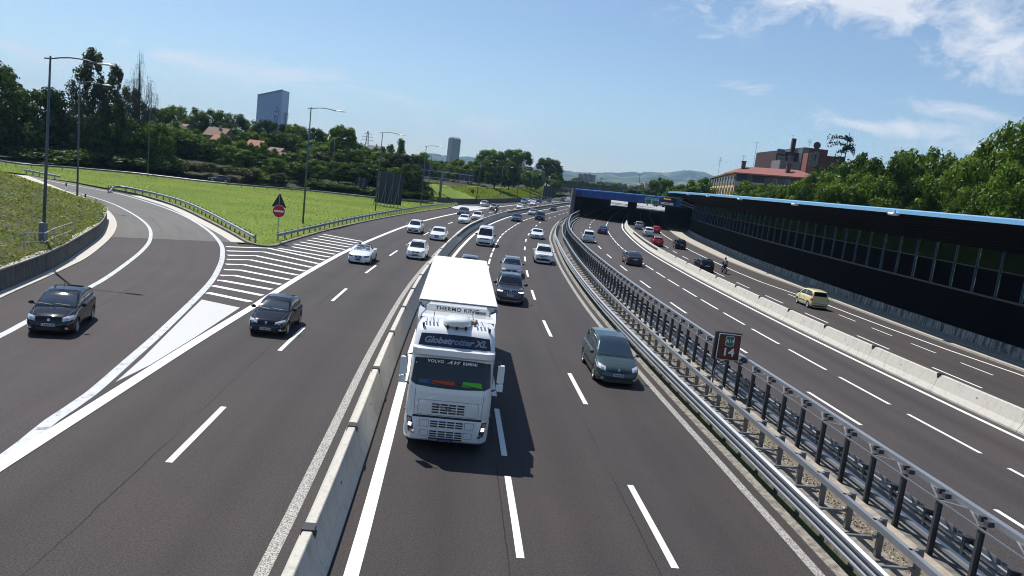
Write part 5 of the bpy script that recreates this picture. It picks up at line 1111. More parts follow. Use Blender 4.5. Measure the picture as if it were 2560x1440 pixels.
            for k in (0, 1):
                y0 = Wd*(.55-k*.75); patch('wiper', [(y0, zbw+.02), (y0-Wd*.62, zbw+.06)], [(y0, zbw-.0), (y0-Wd*.62, zbw+.045)], 'F', m_trim, nu=4, nv=1, off=.02)
            # seams: bonnet edge and doors
            xs = [X(.22), X(T['roof'][0][0]-.05)] if T['roof'] else [X(.25), X(1.25)]
            for sg in (1, -1): patch('bonnet_seam', [(xs[0], sg*Wd*.70), (xs[1], sg*Wd*.83)], [(xs[0], sg*(Wd*.70+.009)), (xs[1], sg*(Wd*.83+.009))], 'U', m_trim, nu=8, nv=1, off=.003)
    if hi or o.get('show') == 'rear' or detail > 0:
        for sd in 'LR':
            for qd in ([T['fx']+.47]+[q for q in (o.get('pillars') or ([ (T['fx']+.47+T['rx'])/2+.1] ))][:1]+([T['rx']-.12] if L > 3.9 else [])):
                patch('door_seam', [(X(qd), dk(qd)-.02), (X(qd)-.012, dk(qd)-.02)], [(X(qd), .3), (X(qd)-.012, .3)], sd, m_trim, nu=1, nv=6, off=.003)
            if hi or detail > 0:
                for qd in ((T['fx']+1.25, T['rx']-.25) if L > 3.7 else (T['fx']+1.3,)): patch('door_handle', [(X(qd), dk(qd)-.12), (X(qd)-.18, dk(qd)-.12)], [(X(qd), dk(qd)-.155), (X(qd)-.18, dk(qd)-.155)], sd, pmt if paint not in ('cream',) else m_trim, nu=2, nv=1, off=.025)
    # rear face
    if o.get('show') == 'rear' or detail > 1:
        zr2 = dk(L-.1); tl = o.get('tl', 'low')
        for sg in (1, -1):
            if tl == 'tall': 
                patch('tail_light', [(sg*Wd*.93, 1.42), (sg*Wd*.70, 1.42)], [(sg*Wd*.98, 1.02), (sg*Wd*.78, 1.02)], 'B', m_tl, nu=3, nv=5, off=.012); patch('tail_light', [(sg*Wd*.97, 1.0), (sg*Wd*.78, 1.0)], [(sg*Wd*.97, .70), (sg*Wd*.80, .70)], 'B', mat('tail_light_orange', (.45, .07, .02), .2, 0, .5), nu=3, nv=3, off=.012)
            else: patch('tail_light', [(sg*Wd*.96, zr2-.02), (sg*Wd*.56, zr2-.03)], [(sg*Wd*.96, zr2-.22), (sg*Wd*.60, zr2-.17)], 'B', m_tl, nu=4, nv=3, off=.01)
        pz = .72 if kind in ('hatch', 'small', 'wagon', 'sedan', 'mini') else .8; patch('number_plate', [(.26, pz+.055), (-.26, pz+.055)], [(.26, pz-.055), (-.26, pz-.055)], 'B', m_plate, nu=4, nv=1, off=.018)
        patch('rear_bumper_strip', [(Wd*.92, .5), (0, .5), (-Wd*.92, .5)], [(Wd*.92, .47), (0, .47), (-Wd*.92, .47)], 'B', m_trim, nu=8, nv=1, off=.008)
        patch('rear_valance', [(Wd*.8, .36), (0, .36), (-Wd*.8, .36)], [(Wd*.8, .24), (0, .24), (-Wd*.8, .24)], 'B', m_trim, nu=6, nv=2, off=.008)
    if o.get('side_strip'):
        for sd in 'LR': patch('side_moulding', [(X(T['fx']+.45), .56), (X(T['rx']-.42), .56)], [(X(T['fx']+.45), .50), (X(T['rx']-.42), .50)], sd, m_trim, nu=4, nv=1, off=.015)
    # mirrors
    qm = (T['roof'][0][0]+.32) if T['roof'] else 1.72
    if detail >= 1 or kind == 'van':
        for sg in (1, -1):
            c = Vector((X(qm), sg*(wid(qm)+.09), dk(qm)+.09)); ms = 1.0 if kind not in ('van', 'suv') else 1.35; k = []
            for f, s_ in ((-.6, .5), (-.2, .95), (.35, 1.), (.8, .6)): k.append([(c.x+f*.09*ms, c.y+.11*ms*s_*math.cos(u), c.z+.075*ms*s_*math.sin(u)) for u in np.linspace(0, 2*math.pi, 9)[:-1]])
            mr = MB().loft(k); mr.beam(c, (c.x, sg*wid(qm)*.9, dk(qm)+.0), .05, .03); mr.build('mirror', m_trim if o.get('black_mirrors') or kind == 'van' else pmt, root, smooth=True, world=False)
    # roof furniture
    if o.get('rails') and T['roof']:
        for sg in (1, -1):
            P = [(X(q), sg*((.885*wid(q)-tumble*(rz_(q)-dk(q)))*.93), rz_(q)+.05) for q in np.linspace(qt+.15, qrt-.1, 7)]; MB().tube(P, .022, 6).build('roof_rail', m_chrome if o['rails'] == 'chrome' else m_trim, root, world=False)
    if o.get('aerial'): q = L-.9 if kind != 'hatch' else 2.; MB().tube([(X(q), 0, rz_(q)+.02), (X(q+.16), 0, rz_(q)+.40)], .008, 5).build('aerial', m_trim, root, world=False)
    # underside and wheels
    MB().box((0, 0, .23), (L*.86, Wd*1.5, .12)).build('underbody', m_under, root, world=False)
    rc = o.get('rim', m_rim); wm, rm, bm2 = wheel_meshes(r, (r, rc.name), rc)
    for q in (T['fx'], T['rx']):
        for sg in (1, -1):
            w_ = bpy.data.objects.new('wheel', wm); COL.objects.link(w_); w_.parent = root; w_.location = (X(q), sg*(Wd-.115), r); w_.rotation_euler = (0, .2+q*sg, math.pi if sg > 0 else 0)
            for nm, mm in (('rim', rm), ('brake_disc', bm2)): x_ = bpy.data.objects.new(nm, mm); COL.objects.link(x_); x_.parent = w_
    return root, X, dk
def on_road(s, o, kind, toward=True, z=0., **k):
    L = TYPES[kind]['L']; q = s+L/2; t = RT(q); p = R(q, o, z); yaw = math.atan2(t[1], t[0])+(math.pi if toward else 0); return p, yaw
def car(kind, paint, label, s, o, toward=True, z=0., name=None, cat='car', detail=1, **k):
    p, yaw = on_road(s, o, kind, toward, z); return make_car(kind, paint, name or {'hatch': 'hatchback', 'small': 'hatchback', 'mini': 'hatchback', 'sedan': 'sedan', 'coupe': 'coupe', 'wagon': 'estate_car', 'suv': 'suv', 'mpv': 'people_carrier', 'smpv': 'people_carrier', 'van': 'van', 'cabrio': 'convertible'}[kind], label, cat, p, yaw, detail, show='front' if toward else 'rear', **k)
# --- exit ramp
RL = smooth_px(ramp_left, 0, 1.); p = G(120, 829, .2); i = np.argmin(np.hypot(RL[:, 0]-p[0]-1.5, RL[:, 1]-p[1]-1.6)); td = RL[i]-RL[min(i+6, len(RL)-1)]; td /= np.linalg.norm(td)
if td[1] > 0: td = -td
yw = math.atan2(td[1], td[0])+rad(3); c = p[:2]-np.array([math.cos(yw), math.sin(yw)])*2.0
make_car('hatch', 'black', 'hatchback', 'shiny black hatchback driving down the exit ramp at far left', 'car', (c[0], c[1], .004), yw, 3, hl=dict(y0=.97, y1=.55, zt=.83, zb=.66, zt2=.76, zb2=.60), grille=(.3, .60, .585, .3), intake=(.52, .38, .27), badge=.66, platez=.47, aerial=True, rim=mat('silver_rim', (.5, .51, .53), .3, .7), glass=m_glass_l, show='front')
# --- left carriageway
car('small', 'black', 'black three-door hatchback beside the white gore triangle', 29.1, -9.95, detail=3, hl=dict(y0=.98, y1=.46, zt=.78, zb=.66, zt2=.67, zb2=.56), grille=(.30, .575, .52, .25), intake=(.62, .42, .27), badge=.63, platez=.36, pillars=[2.2], glass=m_glass_l)
cb, Xc, dkc = car('cabrio', 'white', 'white open-top convertible with driver and passenger at the hatched gore', 55.2, -10.2, detail=3, hl=dict(y0=.93, y1=.50, zt=.72, zb=.60, zt2=.69, zb2=.585), hlmat=m_hld, grille=(.28, .66, .30, .2), intake=(.0, .3, .29), badge=.60, platez=.46, bulb=False)
car('smpv', 'white', 'white small people carrier with dark upper grille left of the truck roof', 62.2, -6.5, detail=2, hl=dict(y0=.95, y1=.62, zt=.86, zb=.68, zt2=.80, zb2=.66), grille=(.42, .72, .62, .34), intake=(.62, .42, .34), platez=.48)
car('sedan', 'white', 'white saloon with big dark grille just left of the median curve', 81.9, -6.7, detail=2, hl=dict(y0=.95, y1=.5, zt=.72, zb=.60, zt2=.67, zb2=.60), hlmat=m_hld, grille=(.30, .68, .34, .22), intake=(.0, .3, .29), platez=.47)
car('smpv', 'white', 'white people carrier with grey lower bumper behind the convertible', 87.2, -10.2, detail=1, bumper_black=True, platez=.42)
car('small', 'white', 'off-white hatchback with small centre grille, left of two white cars in the curve', 114.7, -7.4, detail=1, grille=(.14, .66, .42, .05))
car('smpv', 'white', 'white car with dark windscreen, right of the off-white hatchback by the median', 126.9, -6.9, detail=1, glass=m_glass)
car('wagon', 'dgrey', 'dark grey estate car beside the far end of the long guardrail', 136.2, -11.1, detail=1)
car('smpv', 'silver', 'pale silver car just in front of the dark retaining wall', 183.5, -15.7, detail=0)
car('hatch', 'beige', 'beige-grey car hidden partly behind the motorcyclist', 171.7, -10.9, detail=0)
for a in (('small', 'white', 'white car beside the start of the slotted median, lowest of the far group', 196.7, -8.4), ('mpv', 'lblue', 'light blue people carrier at the front left of the far group of cars', 242.7, -14.4), ('small', 'white', 'white car tucked behind the light blue people carrier', 257.4, -15.1), ('small', 'white', 'white low car right of the light blue people carrier', 236.6, -10.4), ('sedan', 'silver', 'silver saloon in the far group, left of the dark blue car', 268.2, -14.8), ('suv', 'blue', 'dark blue tall car at the back of the far group', 279.1, -14.3), ('hatch', 'dgrey', 'lone dark car near the far end of the left carriageway', 301.8, -13.4), ('mpv', 'lblue', 'pale car at the end of the median left of the tunnel', 344.8, -13.0), ('sedan', 'white', 'tiny white car under the distant overpass', 398.7, -16.5), ('suv', 'black', 'tiny black car under the distant overpass beside the tunnel corner', 411.7, -15.2), ('wagon', 'dgrey', 'tiny dark car behind the one beside the tunnel corner', 425., -13.)):
    car(*a, detail=0)
# --- middle carriageway
car('hatch', 'grey', 'grey car almost hidden behind the truck, only its roof showing', 55.0, -1.5, detail=1)
car('suv', 'dgrey', 'dark grey off-roader with slotted grille and bright headlights right of the truck trailer', 44.1, 1.6, detail=3, slots=True, hl=dict(y0=.9, y1=.54, zt=.93, zb=.87, zt2=.92, zb2=.875), hlmat=m_lit, grille=(.50, .90, .76, .47), intake=(.52, .5, .36), fr='loop', front='loop', platez=.66, rails='chrome', black_mirrors=True, bulb=False, badge=.95)
car('wagon', 'grey', 'grey estate with roof rails close behind the dark off-roader', 57.6, 2.0, detail=2, rails='chrome', hl=dict(y0=.95, y1=.5, zt=.74, zb=.60, zt2=.66, zb2=.58), black_mirrors=True)
car('van', 'white', 'white panel van with dark windscreen in the lane ahead of the truck line', 81.9, -1.2, detail=2, cat='van', hl=dict(y0=.93, y1=.62, zt=.92, zb=.76, zt2=.90, zb2=.78), grille=(.55, .90, .80, .5), bumper_black=True, platez=.5)
car('suv', 'white', 'white compact off-roader with black lower bumper next to the steel median', 70.8, 5.3, detail=2, hl=dict(y0=.97, y1=.52, zt=.92, zb=.80, zt2=.84, zb2=.77), grille=(.45, .82, .74, .4), intake=(.8, .56, .34), platez=.62, black_mirrors=False)
car('coupe', 'white', 'low white sports coupe in the right lane of the middle carriageway', 102.2, 4.9, detail=1, hlmat=m_hld, grille=(.30, .62, .30, .2), platez=.45)
car('sedan', 'dgrey', 'dark silver saloon in the left lane under the median curve', 138.1, -1., detail=1)
car('sedan', 'silver', 'silver grey limousine behind the dark saloon in the left lane', 171.7, -1.6, detail=1)
car('suv', 'navy', 'dark off-roader with pale roof between two lanes of the curve', 153.1, 2.3, detail=1, rails='chrome')
car('hatch', 'dgrey', 'dark car approaching below the slotted median near the tunnel', 215.8, -1.5, detail=0)
car('hatch', 'white', 'white car half hidden behind the left tunnel pillar', 252.1, .6, detail=0)
mp_ = car('mpv', 'green', 'grey-green people carrier close to the steel median, nearest car on the right', 26.6, 5.35, detail=3, hl=dict(y0=.97, y1=.60, zt=.90, zb=.72, zt2=.80, zb2=.64), grille=(.52, .66, .60, .48), intake=(.66, .40, .30), badge=.72, platez=.50, side_strip=True, rim=mat('silver_rim', (.5, .51, .53)), glass=m_glass_l)
# --- right carriageways, driving away
car('sedan', 'dgrey', 'dark grey saloon driving away alone right of the steel median', 77.0, 15.4, False, ZR, detail=2, glass=m_glass_l)
car('mpv', 'white', 'silvery white people carrier driving away nearest the steel median', 103.1, 12.2, False, ZR, detail=1)
car('sedan', 'blue', 'dark saloon driving away just outside the tunnel shadow', 128.0, 15.2, False, ZR, detail=1)
car('suv', 'silver', 'silver car entering the tunnel beside the pale median tip', 162.0, 23.2, False, ZR, detail=1)
car('suv', 'white', 'white compact off-roader behind the silver car at the tunnel mouth', 138.1, 24.0, False, ZR, detail=1)
car('hatch', 'red', 'red car farther away at the tunnel mouth', 155.3, 26.6, False, ZR, detail=1)
car('hatch', 'red', 'bright red hatchback beside the slotted pale median', 113.8, 23.3, False, ZR, detail=1)
car('hatch', 'black', 'black hatchback on the right edge line near the tunnel', 113.8, 26.8, False, ZR, detail=1)
car('small', 'black', 'black three-door hatchback next to the motorcyclist', 79.9, 23.95, False, ZR, detail=1)
car('mini', 'cream', 'pale yellow small car with tall red rear lights along the noise barrier', 58.0, 28.0, False, ZR, detail=2, tl='tall', side_strip=True, black_mirrors=True, rim=mat('pale_rim', (.6, .6, .62), .4, .4))
# far side road
pf = G(545, 461, 0); a0 = G(600, 466, 0)-G(500, 455, 0); yf = math.atan2(a0[1], a0[0])+math.pi
make_car('coupe', 'dgrey', 'coupe', 'dark low car on the side road behind the meadow guardrail', 'car', (pf[0]-1, pf[1]+3.2, .35), yf, 1, show='front')

# ---------------------------------------------------------------- people
def skin_mesh(name, V, E, Rd, m, parent, world=False, sub=1, root=0):
    me = bpy.data.meshes.new(name); me.from_pydata(V, E, []); ob = bpy.data.objects.new(name, me); COL.objects.link(ob)
    sk = ob.modifiers.new('skin', 'SKIN'); 
    for i, rr in enumerate(Rd): me.skin_vertices[0].data[i].radius = rr if isinstance(rr, tuple) else (rr, rr)
    me.skin_vertices[0].data[root].use_root = True; sk.use_smooth_shade = True
    sb = ob.modifiers.new('sub', 'SUBSURF'); sb.levels = sub; sb.render_levels = sub
    dg = bpy.context.evaluated_depsgraph_get(); me2 = bpy.data.meshes.new_from_object(ob.evaluated_get(dg)); bpy.data.objects.remove(ob); me2.materials.clear(); me2.materials.append(m)
    ob = bpy.data.objects.new(name, me2); COL.objects.link(ob); ob.parent = parent; return ob
m_skin = mat('skin', (.42, .24, .17), .55)
def hand(V, E, Rd, wrist, side, d):
    "palm, four fingers and a thumb closed round a grip"
    w = len(V)-1; V.append((wrist[0]+d[0]*.07, wrist[1]+d[1]*.07, wrist[2]+d[2]*.07)); Rd.append(.032); E.append((w, w+1)); pi = w+1
    for k in range(4):
        a = V[pi]; off = (k-1.5)*.02; b = (a[0]+.05, a[1]+off, a[2]-.01*(k % 2)); c = (b[0]+.012, b[1], b[2]-.035); V += [b, c]; Rd += [.009, .008]; n = len(V); E += [(pi, n-2), (n-2, n-1)]
    a = V[pi-0]; V += [(a[0]+.01, a[1]-side*.04, a[2]-.01), (a[0]+.04, a[1]-side*.045, a[2]-.03)]; Rd += [.011, .009]; n = len(V); E += [(w, n-2), (n-2, n-1)]
def person(pos, yaw, label, seat, hands, feet, top, legs, helmet=None, hair=None, lean=.2, body_mat=None, group=None):
    "seated figure in its own space: x forward, z up, hips at seat"
    t = thing('person', label, 'person', pos, yaw, group); sx, sz = seat
    ch = (sx+lean*.45, 0, sz+.46); nk = (sx+lean*.52, 0, sz+.55); hd = (sx+lean*.62, 0, sz+.70)
    V = [(sx, 0, sz), (sx+lean*.2, 0, sz+.2), ch, nk]; E = [(0, 1), (1, 2), (2, 3)]; Rd = [(.16, .12), (.145, .11), (.17, .12), .06]
    for sg in (1, -1):
        n = len(V); sh = (ch[0], sg*.19, ch[2]-.02); hx, hy, hz = hands; el_ = ((sh[0]+hx)/2-.03, sg*.31, (sh[2]+hz)/2-.08); wr = (hx-.06, sg*hy, hz)
        V += [sh, el_, wr]; Rd += [.065, .048, .034]; E += [(2, n), (n, n+1), (n+1, n+2)]; hand(V, E, Rd, wr, sg, (1, 0, 0))
        n = len(V); kx, kz = feet[0]; fx, fz = feet[1]; V += [(sx+.03, sg*.12, sz), (kx, sg*.2, kz), (fx, sg*.2, fz+.06), (fx+.2, sg*.2, fz)]; Rd += [.10, .07, .05, .04]; E += [(0, n), (n, n+1), (n+1, n+2), (n+2, n+3)]
    b = skin_mesh('body', V, E, Rd, body_mat or top, t)
    # head with face
    hb = MB(); n = 14; rings = []
    for k in range(1, 10):
        f = k/10; zz = hd[2]+.125*math.cos(math.pi*f); r_ = math.sin(math.pi*f)**.75; rings.append([(hd[0]+.098*r_*math.cos(2*math.pi*i/n)*(1.03 if math.cos(2*math.pi*i/n) > 0 else 1)-.02*max(0, f-.6), .078*r_*math.sin(2*math.pi*i/n)*(1-.25*max(0, f-.5)), zz) for i in range(n)])
    hb.loft(rings); hb.loft([[(hd[0]+x_, y_, hd[2]+z_) for y_ in (-w2, 0, w2)] for x_, w2, z_ in ((.09, .008, .03), (.118, .014, -.02), (.095, .017, -.03))], False, False)
    for sg in (1, -1): hb.box((hd[0]-.01, sg*.082, hd[2]), (.035, .016, .06))
    head = hb.build('head', m_skin, t, smooth=True, world=False)
    fb = MB(); [fb.box((hd[0]+.094, sg*.032, hd[2]+.02), (.012, .026, .012)) for sg in (1, -1)]; fb.box((hd[0]+.093, 0, hd[2]-.06), (.012, .045, .01)); fb.build('eyes_and_mouth', mat('face_dark', (.05, .02, .02), .5), head, world=False)
    def cap(nm, k, m, f1):
        c = MB(); rg = []
        for j in range(1, 9):
            f = j/9*f1; r_ = math.sin(math.pi*min(.999, f)); rg.append([(hd[0]-.012+.115*k*r_*math.cos(2*math.pi*i/n), .095*k*r_*math.sin(2*math.pi*i/n), hd[2]+.01+.135*k*math.cos(math.pi*f)) for i in range(n)])
        c.loft(rg); return c.build(nm, m, head, smooth=True, world=False)
    if helmet: 
        h = cap('helmet', 1.22, helmet, .82); MB().loft([[(hd[0]-.012+.142*math.cos(a), .118*math.sin(a), hd[2]+zz) for a in np.linspace(-1., 1., 8)] for zz in (.05, -.03)], False, False).build('visor', m_glass, head, world=False)
    elif hair: cap('hair', 1.06, hair, .48)
    if legs is not None:
        V2 = [(sx, 0, sz)]; E2 = []; R2_ = [.165]
        for sg in (1, -1):
            n = len(V2); kx, kz = feet[0]; fx, fz = feet[1]; V2 += [(sx+.03, sg*.12, sz), (kx, sg*.2, kz), (fx, sg*.2, fz+.1)]; R2_ += [.108, .078, .058]; E2 += [(0, n), (n, n+1), (n+1, n+2)]
        skin_mesh('trousers', V2, E2, R2_, legs, t)
    return t
def motorcycle(pos, yaw, label, col, lit=False):
    t = thing('motorcycle', label, 'motorcycle', pos, yaw); n = 22; r = .31
    for x, nm in ((.72, 'front'), (-.68, 'rear')):
        w = MB(); rings = [[(x+rr*math.cos(2*math.pi*k/n), y, r+rr*math.sin(2*math.pi*k/n)) for k in range(n)] for rr, y in ((.2, -.05), (.28, -.07), (r, -.03), (r, .03), (.28, .07), (.2, .05))]; wo = w.loft(rings, True, False).build('wheel', rubber, t, smooth=True, world=False)
        MB().loft([[(x+rr*math.cos(2*math.pi*k/n), y, r+rr*math.sin(2*math.pi*k/n)) for k in range(n)] for rr, y in ((.21, -.04), (.05, -.06), (.05, .06), (.21, .04))], True, False).build('rim', m_rim, wo, world=False)
    bd_ = MB(); bd_.loft([[(x, w*math.cos(a), z+h*math.sin(a)) for a in np.linspace(0, 2*math.pi, 11)[:-1]] for x, w, z, h in ((-.95, .04, .92, .03), (-.7, .10, .86, .07), (-.3, .13, .76, .07), (-.05, .15, .84, .12), (.25, .17, .92, .15), (.45, .15, .92, .14), (.6, .08, .9, .08))]); bd_.build('tank_and_seat', col, t, smooth=True, world=False)
    MB().loft([[(x, w*math.cos(a), z+h*math.sin(a)) for a in np.linspace(0, 2*math.pi, 9)[:-1]] for x, w, z, h in ((-.4, .1, .45, .1), (-.2, .2, .48, .2), (.2, .2, .5, .22), (.42, .1, .5, .12))]).build('engine', darksteel, t, smooth=True, world=False)
    k = MB()
    for sg in (1, -1): k.tube([(.72, sg*.08, .31), (.5, sg*.09, .85), (.42, sg*.1, 1.05)], .025, 6); k.tube([(.42, sg*.1, 1.05), (.34, sg*.36, 1.08)], .016, 6); k.tube([(-.68, sg*.09, .31), (-.1, sg*.1, .45)], .03, 6)
    k.tube([(.15, -.15, .3), (-.3, -.2, .3), (-.85, -.22, .45)], .05, 8); k.build('forks_and_exhaust', m_chrome, t, world=False)
    MB().loft([[(.62+dx, r2*math.cos(a), .93+r2*.8*math.sin(a)) for a in np.linspace(0, 2*math.pi, 11)[:-1]] for dx, r2 in ((0, .1), (.06, .11), (.1, .06))]).build('headlamp', m_lit if lit else m_hl, t, smooth=True, world=False)
    MB().box((-.98, 0, .85), (.05, .16, .07)).build('tail_light', m_tl, t, world=False)
    for sg in (1, -1): MB().box((.38, sg*.38, 1.2), (.03, .11, .07)).beam((.36, sg*.34, 1.08), (.38, sg*.38, 1.18), .012).build('mirror', m_trim, t, world=False)
    MB().loft([[(.5, y, .98), (.56, y*1.0, 1.1), (.42, y*.8, 1.28)] for y in (-.14, -.07, 0, .07, .14)], False, False).build('windshield', m_glass_l, t, world=False)
jk = mat('leather_black', (.018, .018, .022), .5); jk2 = mat('leather_grey', (.28, .28, .32), .55); jeans = mat('jeans', (.03, .045, .09), .8)
for (s, o, tw, lab, bl, z, j) in ((156.3, -7.5, True, 'person in dark gear riding the motorcycle towards the camera beside the median', 'motorcycle with lit headlamp riding towards the camera beside the median', 0, jk), (80.3, 26.2, False, 'person in grey and black jacket and dark helmet riding away next to the black hatchback', 'dark motorcycle riding away next to the black hatchback', ZR, jk2)):
    q = s+1; tt_ = RT(q); yw = math.atan2(tt_[1], tt_[0])+(math.pi if tw else 0); p = R(q, o, z)
    motorcycle(p, yw, bl, car_paint('moto_paint', (.01, .012, .02), .3), tw)
    person(p, yw, lab, (-.3, .98), (.34, .34, 1.1), [(.16, .74), (-.12, .34)], j, jk, helmet=car_paint('helmet_dark', (.02, .02, .03)) if not tw else car_paint('helmet_white', (.6, .6, .62)), lean=.55, body_mat=j)
# inside the convertible: cabin well, seats, hoops, windscreen frame and two people
def cab_part(mb, nm, m, **k): return mb.build(nm, m, cb, world=False, **k)
seatm = mat('seat_leather', (.03, .03, .034), .6)
cab_part(MB().add([(Xc(1.75), -.66, .955), (Xc(1.75), .66, .955), (Xc(3.35), .64, 1.03), (Xc(3.35), -.64, 1.03)], [(0, 1, 2, 3)]), 'cabin_opening', m_under)
for sg in (1, -1):
    cab_part(MB().box((Xc(2.55), sg*.36, 1.02), (.14, .46, .42), ry=-.18).box((Xc(2.6), sg*.36, 1.28), (.1, .26, .16)), 'seat', seatm)
    cab_part(MB().tube([(Xc(3.), sg*.36+.2*math.cos(a), 1.05+.24*math.sin(a)) for a in np.linspace(0, math.pi, 9)], .022, 6), 'roll_hoop', m_trim)
fr_ = [(Xc(1.35), .70, .93), (Xc(1.75), .64, 1.20), (Xc(1.98), .58, 1.34), (Xc(2.03), .3, 1.37), (Xc(2.04), 0, 1.375), (Xc(2.03), -.3, 1.37), (Xc(1.98), -.58, 1.34), (Xc(1.75), -.64, 1.20), (Xc(1.35), -.70, .93)]
cab_part(MB().tube(fr_, .028, 6), 'windscreen_frame', car_paint('paint_white', (.74, .75, .76)))
gm_ = bpy.data.materials.new('clear_glass'); gm_.use_nodes = True; g_ = NT(gm_.node_tree); gm_.node_tree.nodes.clear()
g_.n('ShaderNodeOutputMaterial', {'Surface': g_.n('ShaderNodeMixShader', {0: .22, 1: g_.n('ShaderNodeBsdfTransparent', {'Color': (.75, .85, .9, 1)}).outputs[0], 2: g_.n('ShaderNodeBsdfGlossy', {'Roughness': .03}).outputs[0]}).outputs[0]})
rows = [[(Xc(1.33)+.0-.0*abs(y), y*.95, .93) for y in np.linspace(-.7, .7, 7)], [(Xc(1.70), y*.9, 1.17) for y in np.linspace(-.7, .7, 7)], [(Xc(2.01), y*.8, 1.36-.03*abs(y)) for y in np.linspace(-.7, .7, 7)]]
cab_part(MB().loft(rows, False, False), 'windscreen', gm_)
cyaw = cb.rotation_euler.z; cpos = cb.location
for sg, lab, tp, hr_ in ((-.36, 'passenger in a striped top inside the white convertible', mat('striped_top', (.5, .5, .5), .8, var=.5, vscale=9., stretch=(1, 1, 6)), mat('brown_hair', (.04, .02, .012), .7)), (.36, 'driver in a pale shirt inside the white convertible', mat('pale_shirt', (.55, .58, .62), .8), mat('grey_hair', (.12, .11, .1), .7))):
    q = cpos+Matrix.Rotation(cyaw, 3, 'Z')@Vector((Xc(2.42), sg, 0)); person(q, cyaw, lab, (-.02, .62), (.48, .14, .98), [(.45, .66), (.75, .3)], tp, jeans, hair=hr_, lean=.02, body_mat=tp)

# ---------------------------------------------------------------- the truck
ts, to = 17.35, -1.82; tt_ = (RT(ts)*.35+RT(ts+12)*.65); tt_ /= np.linalg.norm(tt_); tyaw = math.atan2(-tt_[1], -tt_[0]); tp_ = R(ts, to); 
tk = thing('truck', 'white long-distance truck with high cab and refrigerated trailer passing the median barrier', 'truck', tp_, tyaw)
m_tw = car_paint('truck_white', (.70, .71, .72)); m_box = mat('trailer_white', (.78, .78, .78), .4, spec=.5); m_tgrey = mat('truck_grey', (.16, .17, .19), .6)
def rr_ring(xf, xb, w, r, z, n=6):
    "plan outline with rounded front corners, x forward"
    P = [(xb, -w, z)]
    for k in range(n+1): a = -math.pi/2+math.pi/2*k/n; P.append((xf-r+r*math.cos(a), -w+r+r*math.sin(a), z))
    P.append((xf, 0, z))
    for k in range(n+1): a = math.pi/2*k/n; P.append((xf-r+r*math.cos(a), w-r+r*math.sin(a), z))
    P.append((xb, w, z)); return P
prof_c = [(.30, -.10, 1.18, .30), (.36, -.03, 1.23, .36), (.55, 0, 1.25, .38), (.98, 0., 1.25, .36), (1.02, -.035, 1.24, .3), (1.06, -.04, 1.24, .3), (1.12, -.01, 1.24, .28), (1.5, -.01, 1.24, .26), (1.90, -.05, 1.23, .24), (2.0, -.08, 1.22, .22), (2.78, -.27, 1.19, .2), (2.80, -.20, 1.2, .22), (2.86, -.14, 1.21, .26), (3.02, -.16, 1.21, .26), (3.06, -.30, 1.2, .26), (3.42, -.52, 1.18, .26), (3.56, -.68, 1.15, .3), (3.64, -.92, 1.1, .34), (3.67, -1.3, 1.04, .4), (3.69, -1.9, 1.02, .4)]
cabm = MB().loft([rr_ring(xf, -2.25, w, r, z) for z, xf, w, r in prof_c]); cabm.build('cab', m_tw, tk, smooth=True, world=False, sharp=32)
cbv = BVHTree.FromPolygons([Vector(v) for v in cabm.v], cabm.f)
def tpatch(nm, top, bot, m, par=tk, nu=10, nv=4, off=.008):
    V = []; lt = np.linspace(0, 1, len(top)); lb = np.linspace(0, 1, len(bot))
    for j in range(nv+1):
        for i in range(nu+1):
            u = i/nu; a = np.array([np.interp(u, lt, [p[k] for p in top]) for k in (0, 1)]); b = np.array([np.interp(u, lb, [p[k] for p in bot]) for k in (0, 1)]); c = a+(b-a)*j/nv
            h = cbv.ray_cast(Vector((5, c[0], c[1])), Vector((-1, 0, 0)))
            if h[0] is None: h = cbv.find_nearest(Vector((0, c[0], c[1])))
            n = h[1] if h[1].x > 0 else -h[1]; V.append(h[0]+n*off)
    return MB().add(V, [(j*(nu+1)+i, (j+1)*(nu+1)+i, (j+1)*(nu+1)+i+1, j*(nu+1)+i+1) for j in range(nv) for i in range(nu)]).build(nm, m, par, smooth=True, world=False)
def rc_patch(nm, y, z, w, h, m, par=tk, off=.008, nu=4, nv=2, w2=None): w2 = w2 or w; return tpatch(nm, [(y+w/2, z+h/2), (y-w/2, z+h/2)], [(y+w2/2, z-h/2), (y-w2/2, z-h/2)], m, par, nu, nv, off)
ws = tpatch('windscreen', [(1.10, 2.72), (.6, 2.75), (0, 2.755), (-.6, 2.75), (-1.10, 2.72)], [(1.16, 2.04), (1.0, 1.96), (.5, 1.92), (0, 1.91), (-.5, 1.92), (-1.0, 1.96), (-1.16, 2.04)], m_glass, nu=18, nv=7)
rc_patch('dash_items', .62, 2.08, .52, .14, mat('hi_vis_green', (.10, .5, .04), .8), ws, .014, 6, 2, .62); rc_patch('dash_items', -.22, 2.07, .62, .10, mat('orange_vest', (.5, .06, .02), .8), ws, .014, 6, 2, .7); rc_patch('dash_items', -.76, 2.08, .34, .10, mat('dash_blue', (.05, .12, .25), .8), ws, .014, 4, 2)
rc_patch('banner_strip', 0, 2.66, 2.14, .12, m_trim, ws, .012, 10, 1)
for a, b in ((1.0, .2), (.15, -.7)): tpatch('wiper', [(a, 1.99), (b, 2.09)], [(a, 1.97), (b, 2.07)], m_trim, ws, 4, 1, .03)
rp = tpatch('roof_sign_panel', [(1.0, 3.40), (.5, 3.42), (0, 3.42), (-.5, 3.42), (-1.0, 3.40)], [(1.06, 3.09), (0, 3.08), (-1.06, 3.09)], mat('sign_navy', (.008, .012, .03), .3, coat=.5), nu=12, nv=3, off=.012)
